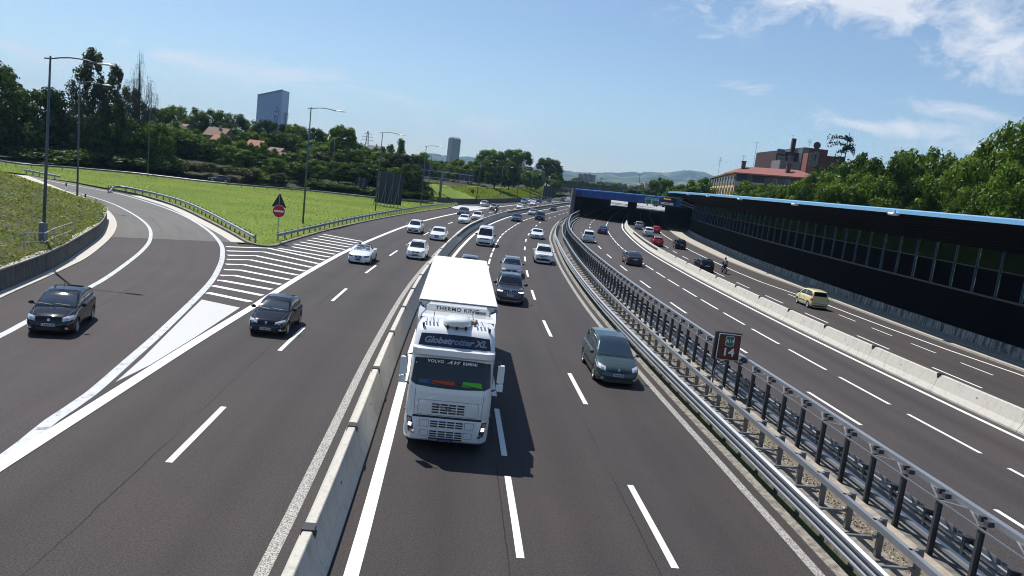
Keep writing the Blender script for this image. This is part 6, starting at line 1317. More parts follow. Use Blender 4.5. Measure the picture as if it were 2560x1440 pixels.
def ttext(s, y, z, size, m, xf, bold, shear, sx, pitch, nm='lettering', par=tk):
    # letters face +x of the truck: yaw so that x runs to truck's -y ... seen from the front left to right is +y -> -y
    return text(nm, s, (xf, y, z), math.pi/2, size, m, par, 0, bold, shear, world=False, sx=sx, pitch=-pitch)
m_let = mat('lettering_steel', (.16, .20, .28), .5); 
ttext('Globetrotter XL', 0, 3.25, .27, m_let, -.375, .010, .25, 1.0, -rad(32))
ttext('VOLVO', -.50, 2.665, .115, m_white, -.205, .004, 0, 1.15, -rad(13)); ttext('RIMINI', .50, 2.665, .115, m_white, -.205, .004, 0, 1.15, -rad(13)); ttext('AVI', 0.0, 2.665, .13, m_white, -.2, .004, .5, 1.5, -rad(13))
def grille(z0, z1, w, rows, cols, nm='grille'):
    g0 = rc_patch(nm, 0, (z0+z1)/2, w, z1-z0, m_tw, tk, .004, 8, 2)
    for i in range(cols):
        for j in range(rows):
            y = -w/2+w*(i+.5)/cols; z = z0+(z1-z0)*(j+.5)/rows; rc_patch('grille_slot', y, z, w/cols*.86, (z1-z0)/rows*.58, m_trim, g0, .010, 3, 1)
    return g0
g1 = grille(1.16, 1.48, .98, 4, 4); grille(.74, .96, .98, 3, 4, 'lower_grille'); grille(.44, .66, .98, 3, 4, 'lower_grille')
tpatch('grille_bar', [(.44, 1.20), (-.44, 1.46)], [(.44, 1.18), (-.44, 1.44)], m_chrome, g1, 6, 1, .02); rc_patch('badge', 0, 1.33, .13, .13, darksteel, g1, .024); rc_patch('badge_ring', 0, 1.33, .07, .07, m_chrome, g1, .03)
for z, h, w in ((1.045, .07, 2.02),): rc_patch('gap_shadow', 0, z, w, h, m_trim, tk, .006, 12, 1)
for (y, z0, z1) in ((1.02, .4, 1.0), (-1.02, .4, 1.0), (1.0, 1.12, 1.95), (-1.0, 1.12, 1.95)): tpatch('panel_seam', [(y+.007, z1), (y-.007, z1)], [(y*.98+.007, z0), (y*.98-.007, z0)], m_tgrey, tk, 1, 6, .004)
def outline(y, z, w, h):
    for a in (-1, 1): rc_patch('panel_seam', y+a*w/2, z, .012, h, m_tgrey, tk, .004, 1, 2); rc_patch('panel_seam', y, z+a*h/2, w, .012, m_tgrey, tk, .004, 3, 1)
for sg in (1, -1): outline(sg*.66, .85, .26, .2); outline(sg*.64, .55, .24, .18)
outline(0, 1.33, 1.76, .44)
for sg in (1, -1):
    h_ = tpatch('headlight', [(sg*1.17, 1.0), (sg*1.02, .99)], [(sg*1.10, .56), (sg*.93, .50)], mat('lamp_housing', (.05, .055, .06), .15, .3, 1.), nu=4, nv=5, off=.01)
    rc_patch('bulb', sg*1.06, .78, .09, .10, m_lit, h_, .02, 2, 2); rc_patch('reflector', sg*1.09, .91, .09, .12, m_chrome, h_, .016, 2, 2); rc_patch('reflector', sg*1.0, .6, .13, .07, m_chrome, h_, .016, 2, 2)
    MB().box((-.42, sg*1.26, 1.1), (.1, .03, .07)).build('side_marker', mat('orange_lens', (.6, .12, .02), .3), tk, world=False)
np_ = rc_patch('number_plate', 0, .35, .44, .12, mat('plate_deep_blue', (.02, .05, .22), .4), tk, .02); 
for k in range(7): rc_patch('plate_characters', -.16+k*.053, .35, .028, .06, m_plate, np_, .024, 1, 1)
rc_patch('bumper_step', 0, .40, .98, .05, m_trim, tk, .01, 6, 1)
for sg in (1, -1):
    c = Vector((-.18, sg*1.42, 2.47))
    MB().loft([[(c.x+dx, c.y+wy*.10, c.z+wz*.26) for wy, wz in ((-1, -.9), (-.8, -1), (.8, -1), (1, -.9), (1, .9), (.8, 1), (-.8, 1), (-1, .9))] for dx in (-.08, .04, .07)]).build('mirror', m_tw, tk, smooth=False, world=False)
    MB().box((c.x-.09, c.y, c.z), (.03, .22, .52)).build('mirror_glass', m_trim, tk, world=False)
    MB().loft([[(c.x+dx+.02, c.y+wy*.10, c.z-.41+wz*.10) for wy, wz in ((-1, -.9), (1, -1), (1, 1), (-1, 1))] for dx in (-.07, .05)]).build('wide_mirror', m_tw, tk, world=False)
    MB().tube([(c.x-.05, sg*1.2, 2.82), (c.x-.02, c.y-sg*.06, 2.80), (c.x-.02, c.y-sg*.06, 2.0), (c.x-.05, sg*1.2, 1.92)], .028, 6).build('mirror_arm', m_trim, tk, world=False)
    MB().add([(-.45, sg*1.241, 2.02), (-1.35, sg*1.243, 2.02), (-1.35, sg*1.236, 2.7), (-.62, sg*1.234, 2.7)], [(0, 1, 2, 3)]).build('side_window', m_glass, tk, world=False)
# roof: deflector, pod, lamps, horns
MB().loft([[(x, y, z) for y in np.linspace(-1.12, 1.12, 9)] for x, z in ((-1.55, 3.68), (-1.75, 3.73), (-2.2, 3.76), (-2.25, 3.6))], False, False).build('air_deflector', m_tw, tk, smooth=True, world=False)
for sg in (1, -1):
    MB().loft([[(-1.15+a*.1, sg*1.13, 3.55), (-1.35, sg*1.17, 3.76), (-1.6, sg*1.12, 3.72)] for a in (0,)]+[[(-2.25, sg*1.16, 3.4), (-2.25, sg*1.2, 3.9), (-2.25, sg*1.02, 3.8)]], True, True).build('side_deflector', m_tw, tk, world=False)
    MB().loft([[(x, sg*(1.17+.02), z) for x, z in ((-1.5, 1.1), (-2.7, 1.1), (-2.75, 3.4), (-2.3, 3.9), (-2.0, 3.6))], [(x, sg*1.23, z) for x, z in ((-1.5, 1.1), (-2.7, 1.1), (-2.75, 3.4), (-2.3, 3.8), (-2.0, 3.5))]]).build('side_fairing', m_tw, tk, world=False)
pod = [];
for z, w, xf, xb in ((3.64, .42, -.62, -1.55), (3.68, .44, -.58, -1.6), (3.76, .43, -.56, -1.62), (3.86, .36, -.66, -1.5), (3.90, .24, -.8, -1.35)): pod.append([((xf+xb)/2+(xf-xb)/2*math.cos(a), w*math.copysign(abs(math.sin(a))**.7, math.sin(a)), z) for a in np.linspace(0, 2*math.pi, 25)[:-1]])
MB().loft(pod).build('roof_air_unit', m_tw, tk, smooth=True, world=False)
for y in (.52, .17, 0-.0, -.17, -.95, .98): pass
for y, x, z in ((.27, -.66, 3.62), (0, -.63, 3.62), (-.27, -.66, 3.62), (.98, -.72, 3.62), (-.98, -.72, 3.62)): MB().box((x, y, z), (.06, .07, .1)).build('roof_marker', m_trim, tk, world=False)
k = MB()
for j in range(4):
    for sg in (1, -1): k.box((-1.12, sg*(.6+j*.11), 3.685), (.62, .045, .025))
k.build('roof_ribs', m_tw, tk, world=False)
MB().tube([(-1.35, .52, 3.7), (-1.2, .55, 3.78), (-1.0, .5, 3.74)], .05, 6).tube([(-1.3, .5, 3.7), (-1.5, .42, 4.02)], .012, 5).box((-1.3, .52, 3.72), (.3, .2, .1)).build('roof_bracket', mat('worn_metal', (.3, .28, .24), .6, .5, var=.4, vscale=8), tk, world=False)
MB().tube([(-.98, -.72, 3.68), (-1.12, -.7, 4.0)], .01, 5).tube([(-.95, .8, 3.68), (-1.05, .72, 3.8)], .01, 5).build('aerial', m_trim, tk, world=False)
# trailer (a semi-trailer turns with its tractor: kept as part of the truck)
L0, L1_ = -2.85, -15.45; hw = 1.28
def bevel_box(x0, x1, w, z0, z1, b=.03): return MB().loft([[(x, y, z) for y, z in ((-w+b, z0), (w-b, z0), (w, z0+b), (w, z1-b), (w-b, z1), (-w+b, z1), (-w, z1-b), (-w, z0+b))] for x in (x0, x1)])
bevel_box(L0, L1_, hw, 1.15, 4.0).build('trailer_body', m_box, tk, world=False)
MB().box((L0+.015, 0, 3.97), (.05, 2.5, .05)).box((L0+.01, 1.22, 2.8), (.06, .1, 2.2)).box((L0+.01, -1.22, 2.8), (.06, .1, 2.2)).build('trailer_frame', m_tgrey, tk, world=False)
bevel_box(L0+.5, L0+.02, 1.0, 2.2, 3.95, .09).build('cooling_unit', m_tw, tk, world=False)
text('lettering', 'THERMO KING', (L0+.51, -.02, 3.84), math.pi/2, .165, black, tk, 0, .003, 0, world=False, sx=1.15)
k = MB(); [k.box((L0+.505, .72, 3.81), (.012, .34, .08))]; k.build('vent_grille', m_tgrey, tk, world=False)
for sg in (1, -1): MB().box((L0+.05, sg*1.14, 3.66), (.08, .07, .28)).build('corner_lamp', m_trim, tk, world=False)
MB().box((-8.9, 0, 1.0), (12.4, 1.0, .25)).box((-2.6, 0, .85), (4.0, .9, .3)).build('chassis', m_under, tk, world=False)
for sg in (1, -1): MB().box((-7.5, sg*1.2, .75), (4.2, .04, .55)).build('side_guard', m_box, tk, world=False); MB().box((-2.2, sg*1.05, .75), (1.0, .3, .5)).build('fuel_tank', m_tgrey, tk, world=False)
wm, rm, bm2 = wheel_meshes(.5, 'truck', m_rim)
for x in (-1.35, -4.6, -11.2, -12.5, -13.8):
    for sg in (1, -1):
        w_ = bpy.data.objects.new('wheel', wm); COL.objects.link(w_); w_.parent = tk; w_.location = (x, sg*1.08, .5); w_.scale = (1, 1.4, 1); w_.rotation_euler = (0, 0, math.pi if sg > 0 else 0)
        for nm, mm in (('rim', rm), ('hub_disc', bm2)): x_ = bpy.data.objects.new(nm, mm); COL.objects.link(x_); x_.parent = w_
for sg in (1, -1): MB().loft([[(-1.35+rr*math.cos(a), y, .5+rr*math.sin(a)) for a in np.linspace(-.1, math.pi+.1, 14)] for rr, y in ((.6, sg*.8), (.6, sg*1.245), (.56, sg*1.25))], False, False).build('wheel_arch', m_trim, tk, world=False)
# ---------------------------------------------------------------- foliage
def leaf_mat(name, c1, c2, trans=.35):
    m = bpy.data.materials.new(name); m.use_nodes = True; t = NT(m.node_tree); m.node_tree.nodes.clear()
    at = t.n('ShaderNodeAttribute'); at.attribute_name = 'tint'; oi = t.n('ShaderNodeObjectInfo')
    f = t.math('ADD', t.math('MULTIPLY', at.outputs['Fac'], .65), t.math('MULTIPLY', oi.outputs['Random'], .35))
    col = t.mix(f, c1, c2)
    d = t.n('ShaderNodeBsdfDiffuse', {'Color': col}); tr = t.n('ShaderNodeBsdfTranslucent', {'Color': col}); g = t.n('ShaderNodeBsdfGlossy', {'Color': (1, 1, 1, 1), 'Roughness': .45})
    m1 = t.n('ShaderNodeMixShader', {0: trans, 1: d.outputs[0], 2: tr.outputs[0]}); m2 = t.n('ShaderNodeMixShader', {0: .012, 1: m1.outputs[0], 2: g.outputs[0]})
    t.n('ShaderNodeOutputMaterial', {'Surface': m2.outputs[0]}); return m
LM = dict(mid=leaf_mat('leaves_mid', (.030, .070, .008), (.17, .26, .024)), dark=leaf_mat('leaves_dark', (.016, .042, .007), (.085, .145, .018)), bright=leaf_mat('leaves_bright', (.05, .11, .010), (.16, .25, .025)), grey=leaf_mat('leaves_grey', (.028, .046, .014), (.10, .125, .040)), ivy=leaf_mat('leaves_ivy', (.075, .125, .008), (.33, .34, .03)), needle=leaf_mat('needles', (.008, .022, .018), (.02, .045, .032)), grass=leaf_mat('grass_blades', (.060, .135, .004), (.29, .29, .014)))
m_bark = mat('bark', (.05, .04, .032), .9, var=.3, vscale=2.); m_bare = mat('bare_twigs', (.055, .045, .05), .9)
def quads_mesh(name, C, S, N, tint, m, aspect=.7):
    "many small leaf faces: centres C, sizes S, facing N"
    n = len(C); N = N/np.linalg.norm(N, axis=1)[:, None]; r = rng.normal(size=(n, 3)); U = np.cross(N, r); U /= np.linalg.norm(U, axis=1)[:, None]; V = np.cross(N, U)
    U = U*S[:, None]; V = V*S[:, None]*aspect; P = np.stack([C-U, C-V*.8+U*.1, C+U, C+V*.8+U*.1], 1).reshape(-1, 3)
    me = bpy.data.meshes.new(name); me.vertices.add(4*n); me.vertices.foreach_set('co', P.astype('f').ravel()); me.loops.add(4*n); me.loops.foreach_set('vertex_index', np.arange(4*n, dtype='i')); me.polygons.add(n)
    me.polygons.foreach_set('loop_start', np.arange(0, 4*n, 4, dtype='i')); me.polygons.foreach_set('loop_total', np.full(n, 4, dtype='i'))
    me.update(calc_edges=True); a = me.attributes.new('tint', 'FLOAT', 'FACE'); a.data.foreach_set('value', tint.astype('f')); me.materials.append(m); me.validate(); return me
def crown_points(blobs, n, shell=.55):
    "points scattered through a set of ellipsoids (cx, cy, cz, rx, ry, rz), thicker near their skins"
    B = np.array(blobs); vol = (B[:, 3]*B[:, 4]*B[:, 5])**(2/3); k = rng.choice(len(B), n, p=vol/vol.sum()); d = rng.normal(size=(n, 3)); d /= np.linalg.norm(d, axis=1)[:, None]
    r = 1-shell*rng.random(n)**1.6; P = B[k, :3]+d*B[k, 3:]*r[:, None]*(1+.13*rng.normal(size=n))[:, None]; N = d/B[k, 3:]; return P, N, k
def make_crown(kind, seed, near):
    global rng
    rng = np.random.default_rng(seed); blobs = []
    if kind == 'broad':   # unit: height 1, radius about .42
        for i in range(46):
            a = rng.random()*6.283; h = .14+.76*rng.random(); env = .40*math.sin(math.pi*min(1, max(.08, (h-.02)/1.0))**.8)**.6; r = env*(.45+.5*rng.random()); r = env*(.6+.42*rng.random()); s = .055+.07*rng.random(); blobs.append((r*math.cos(a), r*math.sin(a), h, s*1.2, s*1.2, s*.9))
        blobs += [(0, 0, .5, .21, .21, .32), (0, 0, .25, .26, .26, .18)]; n = 17000; sz = .0115
    elif kind == 'round':
        for i in range(52):
            a = rng.random()*6.283; u = rng.random()*2-1; q = math.sqrt(1-u*u); s = .06+.06*rng.random(); blobs.append((.33*q*math.cos(a), .33*q*math.sin(a), .55+.33*u, s, s, s*.9))
        blobs += [(0, 0, .55, .24, .24, .27)]; n = 17000; sz = .0115
    elif kind == 'tall':
        for i in range(26):
            a = rng.random()*6.283; h = .1+.86*rng.random(); r = .15*math.sin(math.pi*min(1, h*.9+.08))**.7*(.3+.7*rng.random()); s = .05+.04*rng.random(); blobs.append((r*math.cos(a), r*math.sin(a), h, s, s, s*1.5))
        blobs += [(0, 0, .5, .09, .09, .4)]; n = 9000; sz = .010
    elif kind == 'airy':   # thin upright sprays
        for i in range(60):
            a = rng.random()*6.283; h = .05+.93*rng.random()**.8; r = .30*(1-h)**.6*(.2+.8*rng.random())+.02; s = .03+.035*rng.random()*(1.1-h)*2; blobs.append((r*math.cos(a), r*math.sin(a), h, s, s, s*1.6))
        n = 12000; sz = .008
    elif kind == 'bush':
        for i in range(26):
            a = rng.random()*6.283; r = .42*math.sqrt(rng.random()); s = .12+.1*rng.random(); blobs.append((r*math.cos(a), r*math.sin(a), .12+.6*rng.random()*(1-r), s, s, s*.9))
        blobs += [(0, 0, .3, .4, .4, .3)]; n = 9000; sz = .018
    n = int(n*(.9 if near else .5)); sz *= 1.15 if near else 1.6
    P, N, k = crown_points(blobs, n); keep = P[:, 2] > -.02; P, N, k = P[keep], N[keep], k[keep]
    N = N/np.linalg.norm(N, axis=1)[:, None]+rng.normal(size=N.shape)*(.5 if near else .38)+np.array([0, 0, .2])
    bt = rng.random(len(blobs)); tint = np.clip(bt[k]*.8+rng.random(len(P))*.4-.1, 0, 1); S = sz*(.6+.9*rng.random(len(P)))
    return P, S, N, tint
CR = {}
def crown(kind, var, mk, near=False):
    key = (kind, var, mk, near)
    if key not in CR:
        P, S, N, t = make_crown(kind, var*17+len(kind)*3+5, near); CR[key] = quads_mesh('crown', P, S*1.25, N, t, LM[mk])
    return CR[key]
TRUNK = {}
def trunk_mesh(var):
    if var not in TRUNK:
        rnd = random.Random(var); mb = MB(); mb.tube([(0, 0, -.03), (.005, 0, .2), (.012*rnd.uniform(-1, 1), .01, .45), (.02*rnd.uniform(-1, 1), 0, .6)], [.024, .018, .012, .004], 8)
        for i in range(9):
            a = rnd.random()*6.283; h = .16+.045*i; L = .26*(1-h)+.04; mb.tube([(0, 0, h), (L*.5*math.cos(a), L*.5*math.sin(a), h+.1), (L*math.cos(a), L*math.sin(a), h+.24)], [.010, .006, .002], 5)
        me = bpy.data.meshes.new('trunk'); me.from_pydata(mb.v, [], mb.f); me.materials.append(m_bark); TRUNK[var] = me
    return TRUNK[var]
def tree(x, y, z, h, w, kind, mk, label, group=None, name='tree', cat='tree'):
    t = thing(name, label, cat, (x, y, z), random.random()*6.28, group); rw = {'broad': .84, 'round': .86, 'tall': .38, 'airy': .66, 'bush': .98}[kind]
    t.scale = (w/rw, w/rw, h)
    c = bpy.data.objects.new('foliage' if kind == 'bush' else 'crown', crown(kind, random.randrange(3), mk, math.hypot(x, y) < 92 or kind == 'airy')); COL.objects.link(c); c.parent = t
    if kind != 'bush': k = bpy.data.objects.new('trunk', trunk_mesh(random.randrange(3))); COL.objects.link(k); k.parent = t
    return t
def tree_px(px, top, wpx, Y, kind, mk, label, zb=4., group=None, **k):
    a = A(px, top, Y); h = a[2]-zb; w = wpx*Y/FPX; base_shift = 0; return tree(a[0], Y, zb, h, w, kind, mk, label, group, **k)
g1 = 'trees of the dense wood beyond the meadow'
D1 = 'dark leafy tree at far left beyond the side road'; D2 = 'green tree in the upper wood behind the meadow'; D3 = 'leafy tree in the row behind the big billboard'; D4 = 'tree above the green slope near the gantry'; 
# individually recognisable trees on the left
tree_px(10, 150, 190, 148, 'broad', 'dark', 'tall very dark tree cut by the left edge of the photo', 1)
tree_px(118, 208, 110, 155, 'broad', 'dark', 'dark tree between the two tallest lamps, lower than its neighbours', 1)
tree_px(238, 124, 165, 158, 'airy', 'grey', 'tallest airy tree with feathery top behind the second lamp', 1)
tree_px(290, 165, 120, 156, 'airy', 'grey', 'airy tree right beside the tallest feathery one', 1)
tree_px(860, 303, 78, 200, 'round', 'mid', 'rounded tree standing proud right of the third lamp', 4)
tree_px(1005, 350, 36, 215, 'tall', 'mid', 'narrow upright poplar-like tree behind the fourth lamp', 4)
tree_px(975, 356, 50, 222, 'round', 'dark', 'small dark round treetop left of the upright tree', 4)
tree_px(1232, 366, 84, 360, 'round', 'mid', 'left one of two big rounded trees above the green slope', 4)
tree_px(1296, 365, 92, 365, 'round', 'mid', 'right one of two big rounded trees above the green slope', 4)
tree_px(1376, 388, 74, 390, 'round', 'dark', 'lone rounded dark tree above the far billboard', 4)
# the mass of the wood, back rows first
for x_, y_, w_ in ((500, 335, 36), (535, 342, 30), (560, 328, 34), (607, 345, 26), (632, 354, 30), (655, 352, 28), (684, 368, 30), (705, 380, 26)): tree_px(x_, y_, w_*1.3, 184, 'round', 'mid', 'round green tree hiding the lower part of the tiled houses, crown %s' % nth([500,535,560,607,632,655,684,705].index(x_)), 3.4, 'trees in front of the tiled houses')
def row_of(L, Y0, kind_pool, mk_pool, label, group, zb=4., wmul=1.35):
    for k, (x, y, w) in enumerate(sorted(L)): tree_px(x+random.uniform(-4, 4), y+random.uniform(-3, 3), w*wmul, Y0+random.uniform(-6, 6), random.choice(kind_pool), random.choice(mk_pool), label+', %s from left' % nth(k), zb, group)
row_of([(400, 262, 60), (445, 256, 60), (492, 266, 60), (545, 270, 60), (585, 276, 50), (625, 292, 50), (662, 298, 52), (700, 296, 52), (745, 302, 52), (785, 312, 50), (820, 326, 46)], 240, ['broad', 'round'], ['mid', 'dark'], 'treetop on the skyline left of the third lamp', 'skyline trees left of the third lamp')
row_of([(430, 300, 60), (475, 312, 50), (585, 316, 50), (620, 322, 50), (655, 326, 50), (700, 326, 60), (745, 330, 60), (790, 345, 60), (830, 356, 60), (890, 352, 50), (930, 362, 50)], 215, ['broad', 'round'], ['mid', 'bright', 'dark'], D2, g1)
row_of([(150, 240, 80), (330, 225, 90), (190, 260, 90), (60, 240, 90), (285, 250, 90), (370, 262, 70)], 172, ['broad', 'airy'], ['dark', 'grey'], D1, 'dark trees at far left', 1.)
row_of([(30, 290, 90), (95, 285, 90), (160, 300, 90), (225, 290, 90), (290, 280, 90), (350, 290, 80), (400, 305, 70)], 160, ['broad'], ['dark', 'dark', 'mid'], 'second-row dark tree at far left beyond the side road', 'dark trees at far left', .8)
row_of([(440, 320, 70), (485, 335, 60), (470, 350, 60), (570, 345, 60), (600, 365, 56), (640, 372, 60), (690, 385, 60), (730, 380, 60), (775, 372, 60), (820, 375, 66), (870, 372, 60), (915, 372, 60), (960, 376, 60), (1000, 378, 60), (1040, 384, 50)], 192, ['broad', 'round'], ['mid', 'mid', 'dark', 'grey'], D3, 'trees behind the billboards', 3.6)
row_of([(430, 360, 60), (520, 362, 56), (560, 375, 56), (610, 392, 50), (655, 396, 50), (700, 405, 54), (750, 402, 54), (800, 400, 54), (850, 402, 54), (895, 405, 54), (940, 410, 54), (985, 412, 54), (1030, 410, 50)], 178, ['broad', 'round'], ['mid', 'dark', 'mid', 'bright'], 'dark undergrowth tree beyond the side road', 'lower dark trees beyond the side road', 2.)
row_of([(1055, 392, 40), (1085, 396, 40), (1115, 398, 40), (1150, 396, 40), (1182, 396, 40), (1060, 380, 30), (1140, 392, 36)], 275, ['round', 'broad'], ['mid', 'bright'], D4, 'trees above the green slope')
row_of([(1062, 405, 40), (1100, 412, 44), (1140, 410, 44), (1175, 408, 44), (1208, 400, 44), (1245, 398, 44), (1275, 404, 40)], 262, ['round', 'broad'], ['mid', 'mid', 'dark'], 'lower '+D4, 'trees above the green slope')
row_of([(1195, 425, 36), (1225, 428, 36), (1262, 425, 36), (1290, 420, 36), (1320, 424, 34), (1345, 430, 30)], 330, ['round', 'broad'], ['mid', 'bright', 'mid'], 'bushy tree just above the grass of the slope', 'bushy trees along the top of the slope')
row_of([(1320, 415, 34), (1345, 420, 34), (1395, 428, 30), (1390, 446, 26)], 360, ['round'], ['dark', 'mid'], 'far dark tree beside the lone rounded tree', 'far dark trees')
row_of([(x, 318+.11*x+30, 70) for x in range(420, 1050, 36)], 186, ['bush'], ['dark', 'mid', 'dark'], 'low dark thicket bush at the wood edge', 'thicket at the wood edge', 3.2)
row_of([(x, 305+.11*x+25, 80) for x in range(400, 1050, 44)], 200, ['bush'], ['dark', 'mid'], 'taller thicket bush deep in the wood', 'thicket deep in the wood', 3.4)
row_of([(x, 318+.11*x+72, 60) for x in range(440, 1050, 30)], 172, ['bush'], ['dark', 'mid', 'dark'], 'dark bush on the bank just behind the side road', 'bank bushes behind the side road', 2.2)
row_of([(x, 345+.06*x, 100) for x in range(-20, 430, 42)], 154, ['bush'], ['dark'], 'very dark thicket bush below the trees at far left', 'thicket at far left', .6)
for k_, (x_, y_, w_) in enumerate(((445, 318, 84), (485, 330, 76), (522, 350, 70), (560, 358, 66), (600, 370, 66), (640, 380, 60), (682, 392, 60))): tree_px(x_, y_, w_*1.25, 172, 'broad', ['bright', 'mid', 'dark'][k_ % 3], 'front tree of the wood above the dark low car, %s from left' % nth(k_), 2.2, 'front trees above the dark low car')
# bushes on the slopes
def bush_px(L, mk, label, group, hpx=26):
    for k, (x, y, w, Y, zb_) in enumerate(sorted(L)): 
        a = A(x, y, Y); tree(a[0], Y, zb_, w*.5*Y/FPX*1.1, w*Y/FPX, 'bush', mk, label+', %s from left' % nth(k), group, 'bush', 'bush')
bush_px([(1105, 470, 34, 205, 2.), (1130, 480, 34, 205, 1.6), (1150, 478, 40, 215, 1.8), (1165, 470, 34, 222, 2.2), (1090, 462, 34, 215, 3.)], 'ivy', 'pale leafy bush spilling down the green slope behind the gantry', 'bushes on the green slope')
bush_px([(60, 395, 110, 150, .6), (125, 392, 90, 150, .6), (520, 440, 60, 158, 1.5), (570, 442, 60, 160, 1.5), (625, 448, 60, 162, 1.5), (700, 455, 40, 165, 1.6), (735, 458, 24, 163, 1.2), (480, 432, 60, 156, 1.4), (420, 425, 60, 154, 1.2), (370, 420, 60, 154, 1.2), (310, 414, 70, 154, 1.), (240, 408, 70, 152, 1.), (180, 400, 70, 150, 1.)], 'grey', 'brownish bush on the bank behind the side road', 'bushes along the side road', 26)
bush_px([(x, 419+.11*(x-470), 58, 169, 1.3) for x in range(455, 660, 24)], 'ivy', 'sunlit olive hedge on the bank above the dark low car', 'olive hedge above the side road')
bush_px([(960, 500, 34, 150, 0.), (975, 505, 26, 149, 0.)], 'mid', 'scrubby bush in front of the big billboard', 'scrub at the big billboard')
# bare weeping tree
bt = thing('bare_tree', 'leafless weeping tree with drooping grey twigs against the sky', 'tree', A(345, 300, 163.)*np.array([1, 1, 0])+np.array([0, 0, 1.]))
tb_ = MB(); b0 = Vector(bt.location); topz = A(340, 122, 163.)[2]; H_ = topz-b0.z; rnd = random.Random(5)
tb_.tube([b0, b0+Vector((.2, 0, H_*.4)), b0+Vector((-.1, 0, H_*.75)), b0+Vector((-.3, 0, H_))], [.35, .22, .12, .02], 7)
for i in range(16):
    a = rnd.random()*6.283; r = 3.4*math.sqrt(i/16); ex_ = r*(1.35 if math.cos(a) > 0 else .8); he = H_*(.97-.30*(r/3.4)*(1.15 if math.cos(a) > 0 else .9)); dx, dy = ex_*math.cos(a), r*math.sin(a)
    S_ = [b0+Vector((0, 0, H_*.3)), b0+Vector((dx*.5, dy*.5, H_*.42)), b0+Vector((dx*.9, dy*.9, (H_*.42+he)/2)), b0+Vector((dx+rnd.uniform(-.3, .3), dy, he))]; tb_.tube(S_, [.09, .07, .045, .012], 5, False)
    for k_ in range(22):
        f = .25+.75*rnd.random(); q_ = S_[2].lerp(S_[3], (f-.5)*2) if f > .5 else S_[1].lerp(S_[2], f*2); w_ = rnd.random()*6.283; o_ = .3+.7*rnd.random(); dn = .8+2.2*rnd.random(); u_ = Vector((math.cos(w_), math.sin(w_), 0))
        tb_.tube([q_, q_+u_*o_*.5+Vector((0, 0, .35)), q_+u_*o_+Vector((0, 0, -.1)), q_+u_*o_*1.1+Vector((rnd.uniform(-.15, .15), 0, -dn))], [.03, .022, .016, .008], 4, False)
tb_.build('branches', m_bare, bt)
# ---- right side, behind the noise barrier
row_of([(2120, 398, 110), (2170, 372, 110), (2225, 366, 120), (2290, 362, 130), (2350, 356, 130), (2395, 372, 110)], 104, ['broad', 'round'], ['mid', 'mid', 'dark'], 'big leafy tree in the row behind the noise barrier', 'trees behind the noise barrier', 3.5, 1.15)
row_of([(2060, 415, 90), (2010, 440, 70), (1975, 452, 60)], 135, ['broad', 'round'], ['mid', 'bright'], 'leafy tree between the apartment block and the big row', 'trees right of the apartment block', 3.5, 1.2)
row_of([(2100, 440, 90), (2150, 430, 90), (2270, 410, 110), (2400, 430, 110), (2340, 420, 110), (2200, 425, 100)], 94, ['broad', 'round'], ['mid', 'bright', 'mid'], 'lower leafy tree behind the noise barrier', 'lower trees behind the noise barrier', 3.5, 1.2)
tree_px(2545, 276, 230, 76, 'broad', 'mid', 'tallest tree at the right edge of the photo', 3.5); tree_px(2480, 355, 150, 80, 'broad', 'mid', 'tree immediately left of the tallest right-hand tree', 3.5); tree_px(2590, 400, 220, 68, 'broad', 'bright', 'sunlit lower tree at the right edge above the noise barrier', 3.5); tree_px(2460, 440, 140, 72, 'round', 'mid', 'rounded tree below the tallest right-hand tree', 3.5)
tree_px(1758, 438, 84, 188, 'round', 'bright', 'bright round tree left of the yellow apartment wall', 4.4); tree_px(1880, 448, 90, 152, 'broad', 'mid', 'tree in front of the left part of the red-roofed block', 4.); tree_px(1945, 455, 92, 150, 'broad', 'bright', 'brighter tree in front of the middle of the red-roofed block', 4.); tree_px(1905, 466, 70, 146, 'round', 'mid', 'low tree between the two in front of the red-roofed block', 4.)
tree_px(2050, 402, 60, 200, 'round', 'dark', 'dark treetop in front of the brick building', 4.4); tree_px(2100, 392, 60, 190, 'round', 'mid', 'treetop right of the brick building', 4.4)
# drooping cedar
cz = A(2122, 331, 150.); cd = thing('cedar', 'dark drooping conifer rising above the trees right of the brick building', 'tree', (cz[0], 150., 4.4)); Hc = cz[2]-4.4; P = []; tk_ = MB().tube([(cz[0], 150, 4.4), (cz[0]+.2, 150, 4.4+Hc)], [.25, .05], 7)
rr_ = np.random.default_rng(3)
for i in range(26):
    h = 4.4+Hc*(.62+.37*rr_.random()); a = rr_.random()*6.283; L = (2.0+1.6*rr_.random())*(1.1 if math.cos(a) < 0 else .7)
    for k in range(70):
        f = rr_.random(); P.append((cz[0]+L*f*math.cos(a)+rr_.normal()*.12, 150+L*f*math.sin(a)+rr_.normal()*.12, h+.5*math.sin(f*2.2)-1.3*f*f*rr_.random()-.5*rr_.random()))
P = np.array(P); o = bpy.data.objects.new('crown', quads_mesh('crown', P-np.array([cz[0], 150., 4.4]), .13+.12*rr_.random(len(P)), rr_.normal(size=P.shape)+[0, 0, .5], rr_.random(len(P)), LM['needle'])); COL.objects.link(o); o.parent = cd; tk_.build('trunk', m_bark, cd)
